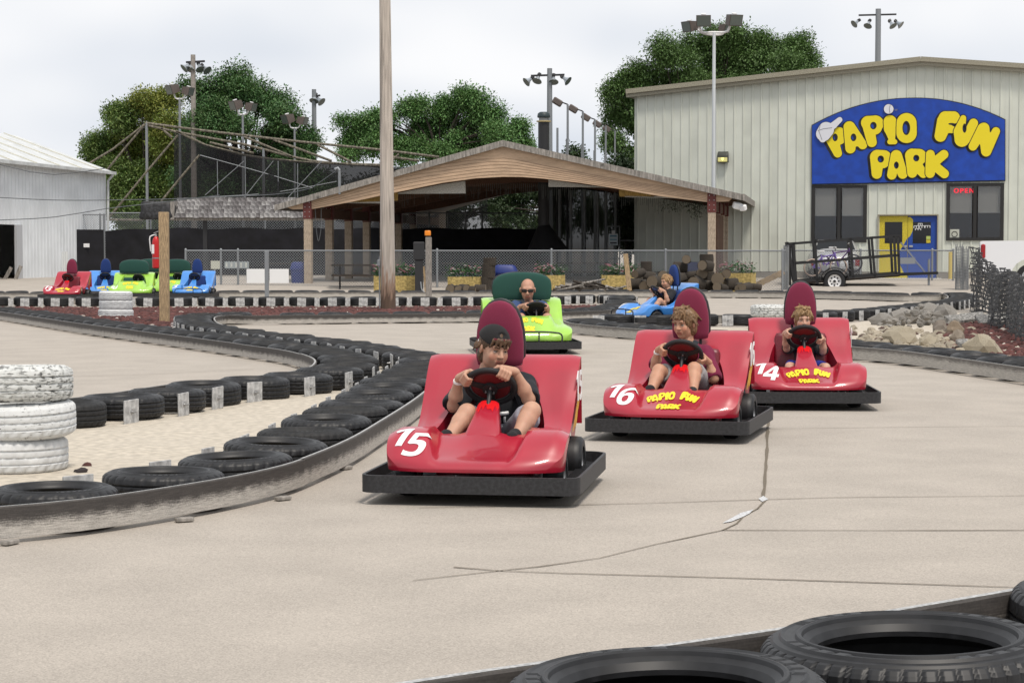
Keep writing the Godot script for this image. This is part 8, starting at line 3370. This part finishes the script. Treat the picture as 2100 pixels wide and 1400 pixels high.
	part("head", pad_mesh([[0.0, 0.17, 0.14, 0, 0], [0.06, 0.19, 0.15, 0, 0], [0.12, 0.15, 0.13, 0, 0.01], [0.25, 0.17, 0.15, 0, 0.02], [0.34, 0.16, 0.17, 0, 0.04], [0.42, 0.15, 0.14, 0, 0.01], [0.5, 0.17, 0.16, 0, 0.03], [0.56, 0.18, 0.15, 0, 0.02], [0.68, 0.15, 0.13, 0, 0], [0.72, 0.1, 0.09, 0, 0]], 3.0), mat(lin(0.42, 0.43, 0.40), 0.9, 0.0, MT.rock_tex, 2.0), st)
	part("nose", box_mesh(Vector3(0.05, 0.18, 0.08), 0.02), mat(lin(0.42, 0.43, 0.40), 0.9), st, Vector3(0, 0.42, 0.18))
	var gb := thing("waste_bin", "grey wheeled waste bin beside the shed", "bin", onto(84, 57.0, 0.2))
	part("tub", pad_mesh([[0.0, 0.17, 0.17, 0, 0], [0.5, 0.21, 0.21, 0, 0], [0.55, 0.225, 0.225, 0, 0], [0.62, 0.225, 0.225, 0, 0]], 5.0), mat(lin(0.20, 0.20, 0.19), 0.7), gb)
	part("handle", tube_mesh(smooth([Vector3(-0.2, 0.6, 0), Vector3(-0.2, 0.75, 0), Vector3(-0.12, 0.75, 0), Vector3(-0.1, 0.6, 0)], 0.05), 0.014), mat(lin(0.03, 0.05, 0.1), 0.5), gb)
	part("handle", tube_mesh(smooth([Vector3(0.12, 0.6, 0), Vector3(0.1, 0.72, 0), Vector3(0.2, 0.74, 0), Vector3(0.22, 0.6, 0)], 0.05), 0.014), mat(lin(0.03, 0.05, 0.1), 0.5), gb)
	var pl := part("corrugated_sheet", px_sheet(), mat(lin(0.62, 0.64, 0.64), 0.6), self)
	tag(pl, "pale corrugated sheet leaning beside the grey waste bin", "sheet")
	for q in [[8, 574, 22, 548], [30, 575, 42, 545], [-10, 570, 30, 582]]:
		var o := part("scrap_plank", beam_mesh(at(q[0], q[1], 62.0), at(q[2], q[3], 62.0), 0.04, 0.12), MT.grey_wood, self)
		tag(o, ["plank propped up before the shed doorway", "plank tilted outward before the shed doorway", "plank lying flat before the shed doorway"][[8, 30, -10].find(q[0])], "plank")
	for q in [[6, 588], [14, 580], [-8, 582]]:
		var t := put_tyre(gp(q[0], q[1] + 8) + Vector3(0, 0.11, 0), "black tyre with a white plate by the shed doorway", "tyres by the shed", "far", 1.0)
		add_plate(t, t.position + Vector3(0.1, 0, 0.34), Vector3(0.2, 0, 1), false, false)
	# ---- posted boards by the pit
	var nb := thing("notice_panel", "pale notice panel with a row of tags behind the pit fence", "sign", onto(474, 64.0, 0))
	part("board", box_mesh(Vector3(0.32, 0.26, 0.02)), mat(lin(0.50, 0.51, 0.42), 0.7), nb, at(442, 543, 64.0) - nb.position)
	part("board", box_mesh(Vector3(0.78, 0.22, 0.02)), mat(lin(0.30, 0.34, 0.35), 0.7), nb, at(485, 543, 64.0) - nb.position)
	for k in 5:
		part("tag", box_mesh(Vector3(0.05, 0.14, 0.02)), mat(lin(0.55, 0.56, 0.52), 0.7), nb, at(464 + k * 10, 543, 64.3) - nb.position)
	for k in 2:
		part("stand_leg", cyl_mesh(at(440 + k * 66, 552, 64.0) - nb.position, onto(440 + k * 66, 64.0) - nb.position, 0.025), MT.galv, nb)
	rocks()
	trailer()
	plastic_fence()


func bin_blue() -> Material:
	MT.bin_blue = mat(lin(0.008, 0.03, 0.22), 0.5, 0.0, MT.fine, 2.0)
	return MT.bin_blue


func px_sheet() -> ArrayMesh:
	var rows := []
	for j in 2:
		var row := []
		for k in 40:
			var p := at(lerpf(95, 138, k / 39.0), 516 if j == 0 else 562, 57.5)
			p.z += 0.02 * sin(k * 1.6)
			row.append(p)
		rows.append(row)
	var m := MB.new()
	m.grid(rows)
	return m.mesh()


func rocks() -> void:
	MT.rubble = []
	for k in [0.8, 1.0, 1.2]:
		MT.rubble.append(mat(lin(0.38 * k, 0.355 * k, 0.32 * k), 0.95, 0.0, MT.rock_tex, 3.0))
	var grey := Color(0.38, 0.355, 0.32)
	var tan_ := Color(0.54, 0.47, 0.35)
	for q in [[1852, 664, 0.8, 0.36, grey, "broad mound of grey rubble behind the tan boulders"], [1905, 658, 0.75, 0.42, grey, "grey rubble hump at the rock pile's top"], [1940, 662, 0.5, 0.42, grey, "grey rock beside the leaning slabs"], [1812, 668, 0.5, 0.3, grey, "low grey rock at the rubble's left foot"],
		[1848, 706, 0.56, 0.32, tan_, "large rounded tan boulder in the middle of the pile"], [1905, 712, 0.36, 0.22, tan_, "tan boulder behind the pale rail"], [2015, 730, 0.46, 0.36, tan_, "big tan boulder at the pile's right end"], [1958, 690, 0.34, 0.3, Color(0.36, 0.28, 0.2), "brown angular rock above the tan boulders"], [1930, 686, 0.32, 0.28, Color(0.34, 0.29, 0.24), "squarish brown rock in the pile"], [1965, 704, 0.24, 0.24, Color(0.4, 0.34, 0.27), "upright brown rock among small stones"]]:
		rock(q[0], q[1], q[2], q[3], q[4], q[5], int(q[0]))
	var r := RandomNumberGenerator.new()
	r.seed = 23
	for k in 230:
		var px := r.randf_range(1745, 1990)
		var py := r.randf_range(676, 716) + (px - 1745) * 0.05
		if k % 4 == 0:
			px = r.randf_range(1800, 2050)
			py = r.randf_range(648, 735)
		var w := r.randf_range(0.06, 0.19)
		var t := r.randf_range(0.75, 1.2)
		var c := Color(0.55 * t, 0.48 * t, 0.37 * t) if r.randf() < 0.75 else Color(0.16 * t, 0.10 * t, 0.08 * t)
		rock(px, py, w, w * 0.6, c, "small tan stone strewn on the rock pile" if c.r > 0.3 else "small dark stone strewn on the rock pile", 40 + k, "small tan stones" if c.r > 0.3 else "small dark stones")
	for k in 110:
		var px := r.randf_range(1800, 1965)
		var hump := 1.0 - absf(px - 1890.0) / 95.0
		var p := gp(px, r.randf_range(655, 674))
		var w := r.randf_range(0.06, 0.2)
		var t := r.randf_range(0.8, 1.15)
		var o := part("rubble_stone", MT["rock%d" % (1852 % 7)] if k % 2 else MT["rock%d" % (1905 % 7)], MT.rubble[k % 3], self, p + Vector3(0, maxf(0.03, hump * 0.30 * r.randf()), 0))
		o.basis = Basis.from_euler(Vector3(r.randf() * 3.0, r.randf() * 6.0, 0)).scaled_local(Vector3(w * 0.5, w * 0.36, w * 0.42))
		tag(o, "grey rubble stone heaped at the top of the rock pile", "stone", "grey rubble heap")
	# broken slabs
	for q in [[1963, 668, 0.36, 0.26, 0.3, "grey broken slab leaning at the rubble's edge"], [1992, 664, 0.42, 0.3, -0.3, "pale broken slab tilted on the mulch"], [2040, 668, 0.6, 0.34, 0.1, "wide flat slab under the plastic fencing"], [1976, 722, 0.16, 0.14, 0.2, "small square block near the tan boulder"]]:
		var o := part("broken_slab", box_mesh(Vector3(q[2], 0.06, q[3]), 0.01), mat(lin(0.36, 0.35, 0.33), 0.9, 0.0, MT.rock_tex, 2.0), self, gp(q[0], q[1]) + Vector3(0, 0.12, 0))
		o.rotation = Vector3(0.38, q[4], 0.08)
		tag(o, q[5], "slab")


func trailer() -> void:
	var blk := mat(lin(0.012, 0.012, 0.013), 0.5)
	var c := onto(1712, 68.0)
	var t := thing("utility_trailer", "black steel utility trailer with open rail sides", "trailer", c, deg_to_rad(-6.0))
	# rails in the near side plane; pixels give their places on it
	var bars := [[[1615, 496], [1633, 590]], [[1628, 498], [1634, 588]], [[1672, 492], [1677, 582]], [[1745, 488], [1750, 570]], [[1788, 485], [1795, 568]], [[1834, 484], [1838, 562]], [[1842, 484], [1845, 560]], [[1615, 500], [1848, 483]], [[1630, 540], [1846, 523]], [[1630, 577], [1846, 560]]]
	for s in [0.0, -1.35]:
		for q in bars:
			var a := plane_xy(t, q[0][0], q[0][1], 0.0)
			var b := plane_xy(t, q[1][0], q[1][1], 0.0)
			part("rail_bar", beam_mesh(a + Vector3(0, 0, s), b + Vector3(0, 0, s), 0.06, 0.075), blk, t)
	var f0 := plane_xy(t, 1630, 580)
	var f1 := plane_xy(t, 1846, 563)
	part("deck", beam_mesh(f0 + Vector3(0, -0.03, -0.68), f1 + Vector3(0, -0.03, -0.68), 1.35, 0.05), MT.dark_wood, t)
	part("tailgate", beam_mesh(plane_xy(t, 1622, 497) + Vector3(0, 0, -0.7), plane_xy(t, 1622, 585) + Vector3(0, 0, -0.7), 1.2, 0.04), blk, t)
	var h0 := plane_xy(t, 1846, 563)
	var h1 := plane_xy(t, 1928, 560)
	part("drawbar", beam_mesh(h0 + Vector3(0, 0, -0.1), h1 + Vector3(0, 0, -0.6), 0.07, 0.08), blk, t)
	part("drawbar", beam_mesh(h0 + Vector3(0, 0, -1.2), h1 + Vector3(0, 0, -0.62), 0.07, 0.08), blk, t)
	part("brace", beam_mesh(plane_xy(t, 1850, 497) + Vector3(0, 0, -0.3), plane_xy(t, 1902, 560) + Vector3(0, 0, -0.5), 0.04, 0.04), MT.galv, t)
	var jk := plane_xy(t, 1910, 540)
	part("jack", cyl_mesh(jk + Vector3(0, 0.13, -0.6), jk + Vector3(0, -0.72, -0.6), 0.04, 0.035, 10), MT.galv, t)
	part("plate_bracket", px_box(t, 1847, 528, 1878, 541, 0.02, 0.03), MT.galv, t)
	# wheel and mudguard
	var wc := plane_xy(t, 1712, 578, 0.14)
	var wt := MB.new()
	wt.lathe([Vector2(0.20, -0.09), Vector2(0.23, -0.1), Vector2(0.30, -0.10), Vector2(0.34, -0.07), Vector2(0.345, 0.0), Vector2(0.34, 0.07), Vector2(0.30, 0.10), Vector2(0.23, 0.1), Vector2(0.20, 0.09)], 32, Vector3.ZERO, true)
	var w := part("wheel", wt.mesh(), MT.rubber, t, Vector3(wc.x, 0.335, 0.14))
	w.rotation.x = PI / 2
	var rim := MB.new()
	rim.lathe([Vector2(0.0, 0.05), Vector2(0.07, 0.05), Vector2(0.09, 0.02), Vector2(0.17, 0.03), Vector2(0.20, 0.07), Vector2(0.215, 0.08), Vector2(0.21, 0.02)], 28)
	part("rim", rim.mesh(), MT_white(), w)
	var sl := MB.new()
	for k in 8:
		var a := TAU * k / 8
		sl.cyl(Vector3(cos(a) * 0.125, 0.026, sin(a) * 0.125), Vector3(cos(a) * 0.125, 0.034, sin(a) * 0.125), 0.026, 0.024, 8)
	sl.cyl(Vector3(0, 0.05, 0), Vector3(0, 0.07, 0), 0.045, 0.04, 10)
	part("rim_hole", sl.mesh(), blk, w)
	var mg := MB.new()
	var ra := []
	var rb := []
	for k in 15:
		var a := lerpf(0.05, PI - 0.05, k / 14.0)
		ra.append(Vector3(wc.x + cos(a) * 0.43, 0.335 + sin(a) * 0.40, 0.27))
		rb.append(Vector3(wc.x + cos(a) * 0.43, 0.335 + sin(a) * 0.40, 0.02))
	mg.grid([ra, rb])
	mg.tube(ra, 0.02, 6)
	part("mudguard", mg.mesh(), blk, t)
	# bicycles in it
	bicycle(t, 1668, 1722, 549, "bicycle with pale tyres and a purple frame in the trailer", lin(0.20, 0.14, 0.42), lin(0.50, 0.40, 0.34), -0.45)
	bicycle(t, 1690, 1755, 541, "bicycle with white-walled wheels standing behind in the trailer", lin(0.10, 0.05, 0.16), lin(0.06, 0.06, 0.07), -0.85)
	# silver car behind it
	car_rear(1714, 62.0)
	pickup()


func bicycle(tr: Node3D, px0: float, px1: float, py: float, label: String, col: Color, tyre: Color, z: float) -> void:
	var o := thing("bicycle", label, "bicycle", tr.position, tr.rotation.y)
	var a := plane_xy(tr, px0, py, 0.0) + Vector3(0, 0.0, z)
	var b := plane_xy(tr, px1, py, 0.0) + Vector3(0, 0.02, z)
	var paint := mat(col, 0.35)
	var rub := mat(tyre, 0.8)
	for c in [a, b]:
		var p := []
		for k in 26:
			p.append(c + Vector3(cos(TAU * k / 26), sin(TAU * k / 26), 0) * 0.25)
		var w := part("wheel", tube_mesh(p, 0.026, 6, true), rub, o)
		var m := MB.new()
		for k in 10:
			m.cyl(c, c + Vector3(cos(TAU * k / 10), sin(TAU * k / 10), 0) * 0.24, 0.004, 0.004, 4, false)
		m.cyl(c - Vector3(0, 0, 0.04), c + Vector3(0, 0, 0.04), 0.025, 0.025, 8)
		part("spokes", m.mesh(), MT.galv, w)
	var bb := (a + b) * 0.5 + Vector3(-0.03, -0.02, 0)
	var seat := a.lerp(b, 0.32) + Vector3(0, 0.40, 0)
	var headp := a.lerp(b, 0.84) + Vector3(0, 0.38, 0)
	var fm := MB.new()
	for q in [[a, bb], [bb, seat], [a, seat.lerp(bb, 0.25)], [bb, headp], [seat.lerp(bb, 0.2), headp], [headp + Vector3(0, 0.08, 0), b]]:
		fm.cyl(q[0], q[1], 0.022, 0.022, 7)
	part("frame", fm.mesh(), paint, o)
	part("saddle", pad_mesh([[0.0, 0.10, 0.04, 0, 0], [0.03, 0.13, 0.06, 0, 0], [0.06, 0.10, 0.05, 0, 0]], 2.4, 14), MT_white(), o, seat + Vector3(0, 0.05, 0))
	part("handlebar", tube_mesh(smooth([headp + Vector3(-0.02, 0.2, 0.22), headp + Vector3(0.0, 0.24, 0.1), headp + Vector3(0.03, 0.14, 0), headp + Vector3(0.0, 0.24, -0.1), headp + Vector3(-0.02, 0.2, -0.22)], 0.05), 0.014), MT.bolt, o)
	part("chainring", cyl_mesh(bb + Vector3(0, 0, 0.03), bb + Vector3(0, 0, 0.04), 0.09, -1.0, 16), MT.bolt, o)


func car_rear(px: float, ppm: float) -> void:
	var t := thing("parked_car", "silver hatchback parked behind the trailer, seen from its rear", "car", onto(px, ppm, 0.12), deg_to_rad(-8.0))
	var silver := mat(lin(0.48, 0.49, 0.50), 0.3, 0.4)
	silver.clearcoat_enabled = true
	var shape := [[0.28, 0.84, 2.0], [0.45, 0.88, 2.1], [0.75, 0.90, 2.1], [0.92, 0.88, 2.05], [1.0, 0.84, 1.9], [1.25, 0.74, 1.5], [1.42, 0.64, 1.2], [1.48, 0.55, 1.0]]
	var rows := []
	for q in shape:
		rows.append([q[0], q[1], q[2], 0.0, -2.0 - (q[0] - 0.3) * 0.12])
	part("body", pad_mesh(rows, 5.0, 40), silver, t)
	var gl := PackedVector2Array([Vector2(-0.66, 0.98), Vector2(0.66, 0.98), Vector2(0.54, 1.36), Vector2(-0.54, 1.36)])
	var gm := MB.new()
	gm.slab(gl, 0.05)
	var g := part("rear_window", gm.mesh(), mat(lin(0.012, 0.014, 0.016), 0.08), t, Vector3(0, 0, -0.47))
	g.rotation.x = -0.52
	g.position = Vector3(0, 0.28, -0.02)
	for s in [-1.0, 1.0]:
		part("tail_light", box_mesh(Vector3(0.16, 0.22, 0.06), 0.02), mat(lin(0.22, 0.008, 0.012), 0.2), t, Vector3(s * 0.72, 0.72, 0.05))
		var w := MB.new()
		w.cyl(Vector3(s * 0.78 - 0.1, 0.31, -0.75), Vector3(s * 0.78 + 0.1, 0.31, -0.75), 0.31, 0.31, 20)
		part("wheel", w.mesh(), MT.rubber, t)
		part("wing_mirror", box_mesh(Vector3(0.2, 0.13, 0.1), 0.03), silver, t, Vector3(s * 0.98, 1.02, -2.6))
	part("bumper", box_mesh(Vector3(1.66, 0.22, 0.12), 0.04), mat(lin(0.05, 0.05, 0.052), 0.6), t, Vector3(0, 0.42, 0.10))
	part("number_plate", box_mesh(Vector3(0.32, 0.15, 0.02)), MT_white(), t, Vector3(0, 0.70, 0.12))


func pickup() -> void:
	# at the right edge: the tail and rear wheel arch of a white pickup, side on
	var t := thing("pickup_truck", "white pickup truck with red tail light behind the plastic fencing", "truck", onto(2010, 70.0, 0.1), deg_to_rad(-12.0))
	var wp := mat(lin(0.72, 0.73, 0.75), 0.3)
	wp.clearcoat_enabled = true
	var a := plane_xy(t, 2013, 494)
	var arch := plane_xy(t, 2112, 560).x
	var y1 := a.y
	var pts := PackedVector2Array([Vector2(0.02, y1 - 0.06), Vector2(0.08, y1), Vector2(2.6, y1 + 0.02), Vector2(2.6, 0.35), Vector2(arch + 0.52, 0.35)])
	for k in 9:
		var q := PI * k / 8.0
		pts.append(Vector2(arch + cos(q) * 0.52, 0.42 + sin(q) * 0.50))
	pts.append(Vector2(arch - 0.52, 0.42))
	pts.append(Vector2(0.0, 0.5))
	var m := MB.new()
	m.slab(pts, 0.08)
	part("bed_side", m.mesh(), wp, t)
	part("tailgate", box_mesh(Vector3(0.08, y1 - 0.55, 1.5), 0.02), wp, t, Vector3(0.05, (y1 + 0.5) * 0.5, -0.82))
	part("bed_side", m.mesh(), wp, t, Vector3(0, 0, -1.64))
	part("tail_light", box_mesh(Vector3(0.13, 0.42, 0.12), 0.03), mat(lin(0.30, 0.01, 0.015), 0.25), t, Vector3(0.10, y1 - 0.30, 0.02))
	part("cab", pad_mesh([[0.45, 0.9, 0.80, 3.6, -0.82], [y1, 0.92, 0.82, 3.6, -0.82], [y1 + 0.02, 0.85, 0.78, 3.6, -0.82], [y1 + 0.45, 0.6, 0.62, 3.7, -0.82]], 6.0), wp, t)
	part("cab_window", pad_mesh([[y1 + 0.03, 0.86, 0.80, 3.6, -0.82], [y1 + 0.36, 0.68, 0.68, 3.68, -0.82]], 6.0), mat(lin(0.012, 0.013, 0.015), 0.1), t)
	var w := MB.new()
	w.cyl(Vector3(arch, 0.38, -0.22), Vector3(arch, 0.38, 0.02), 0.38, 0.38, 24)
	part("wheel", w.mesh(), MT.rubber, t)
	part("rim", cyl_mesh(Vector3(arch, 0.38, 0.02), Vector3(arch, 0.38, 0.035), 0.22, 0.2, 20), MT.bolt, t)
	part("bumper", box_mesh(Vector3(0.16, 0.2, 1.7), 0.04), MT.bolt, t, Vector3(-0.08, 0.48, -0.82))
	# bollards by the doorway
	for q in [[1951, "yellow bollard between the door and the pickup"]]:
		quick_thing("bollard", cyl_mesh(Vector3.ZERO, Vector3(0, 1.0, 0), 0.075, -1.0, 14), mat(lin(0.60, 0.46, 0.12), 0.6), q[1], "bollard", onto(q[0], 61.5, 0.2))
	for q in [[1783, 1800], [1938, 1962]]:
		var o := part("wheel_stop_mark", box_mesh(Vector3((q[1] - q[0]) / 62.0, 0.10, 0.2), 0.02), mat(lin(0.62, 0.36, 0.04), 0.8), self, onto((q[0] + q[1]) * 0.5, 63.0, 0.18))
		tag(o, "orange-yellow kerb block " + ("below the door's hinge side" if q[0] < 1800 else "beside the yellow bollard"), "kerb block")


# sheets of black plastic mesh fencing standing in folds
func plastic_fence() -> void:
	var dark := mat(lin(0.05, 0.052, 0.056), 0.45)
	var grey := mat(lin(0.20, 0.21, 0.22), 0.6)
	var list := [
		[[[1990, 640], [2003, 642], [2008, 636], [2020, 640], [2035, 645], [2050, 655]], [506, 515, 530, 540, 552, 560], "black plastic mesh fencing standing in tight folds by the pickup"],
		[[[2030, 668], [2050, 680], [2064, 676], [2080, 690], [2094, 700], [2120, 712]], [560, 566, 556, 560, 570, 566], "black plastic mesh fencing sagging over the rock pile's right end"],
		[[[2056, 648], [2072, 652], [2090, 660], [2125, 664]], [548, 560, 572, 570], "loose black plastic mesh beside the pickup's wheel"]]
	for q in list:
		var t := thing("plastic_mesh_fence", q[2], "mesh fence", gp(q[0][0][0], q[0][0][1]))
		var foot := []
		for p in q[0]:
			foot.append(gp(p[0], p[1]))
		var path := smooth(foot, 0.10)
		var n := path.size()
		var top := []
		for i in n:
			var u: float = float(i) / (n - 1) * (q[1].size() - 1)
			var k := mini(int(u), q[1].size() - 2)
			var py := lerpf(q[1][k], q[1][k + 1], u - k)
			var ppm: float = F / -path[i].z
			top.append((HZ - py) / ppm + EYE)
		var m := MB.new()
		var lean := FastNoiseLite.new()
		lean.frequency = 0.9
		for j in 13:
			var line := []
			for i in n:
				var f := j / 12.0
				var p: Vector3 = path[i] + Vector3(0.10 * lean.get_noise_2d(i * 0.5, f * 14 * 0.4) + 0.05 * sin(i * 1.3), lerpf(0.02, top[i], f) + 0.03 * lean.get_noise_2d(i * 1.0, 50.0 + f * 14), 0.12 * sin(i * 0.9 + f * 1.5))
				line.append(p - t.position)
			for i in n - 1:
				m.beam(line[i], line[i + 1], 0.008, 0.020)
			if j:
				pass
		for i in n:
			var prev := Vector3.ZERO
			for j in 8:
				var f := j / 7.0
				var p: Vector3 = path[i] + Vector3(0.10 * lean.get_noise_2d(i * 0.5, f * 14 * 0.4) + 0.05 * sin(i * 1.3), lerpf(0.02, top[i], f) + 0.03 * lean.get_noise_2d(i * 1.0, 50.0 + f * 14), 0.12 * sin(i * 0.9 + f * 1.5)) - t.position
				if j and i % 2 == 0:
					m.beam(prev, p, 0.008, 0.014)
				prev = p
		var o := part("mesh_strands", m.mesh(), dark, t)
		o.set_meta("kind", "stuff")
	# rolls of grey wire standing by the corner
	for q in [[1968, 500, 0.10, "grey roll of wire mesh standing beside the yellow bollard"], [1981, 505, 0.09, "second grey wire roll against the fence corner"], [1613, 502, 0.07, "bundle of grey fence posts at the trailer's tail"]]:
		var b := onto(q[0], 70.0)
		var h: float = at(q[0], q[1], 70.0).y
		var m := MB.new()
		for k in 14:
			var a := TAU * k / 14
			m.cyl(Vector3(cos(a) * q[2], 0, sin(a) * q[2]), Vector3(cos(a + 0.25) * q[2], h * (0.96 + 0.04 * sin(k * 3.0)), sin(a + 0.25) * q[2]), 0.012, 0.012, 5)
		for k in 16:
			var rp := []
			for j in 12:
				rp.append(Vector3(cos(TAU * j / 12) * q[2], h * (k + 0.5) / 16.5, sin(TAU * j / 12) * q[2]))
			m.tube(rp, 0.007, 4, true)
		quick_thing("wire_roll", m.mesh(), grey, q[3], "wire roll", b)
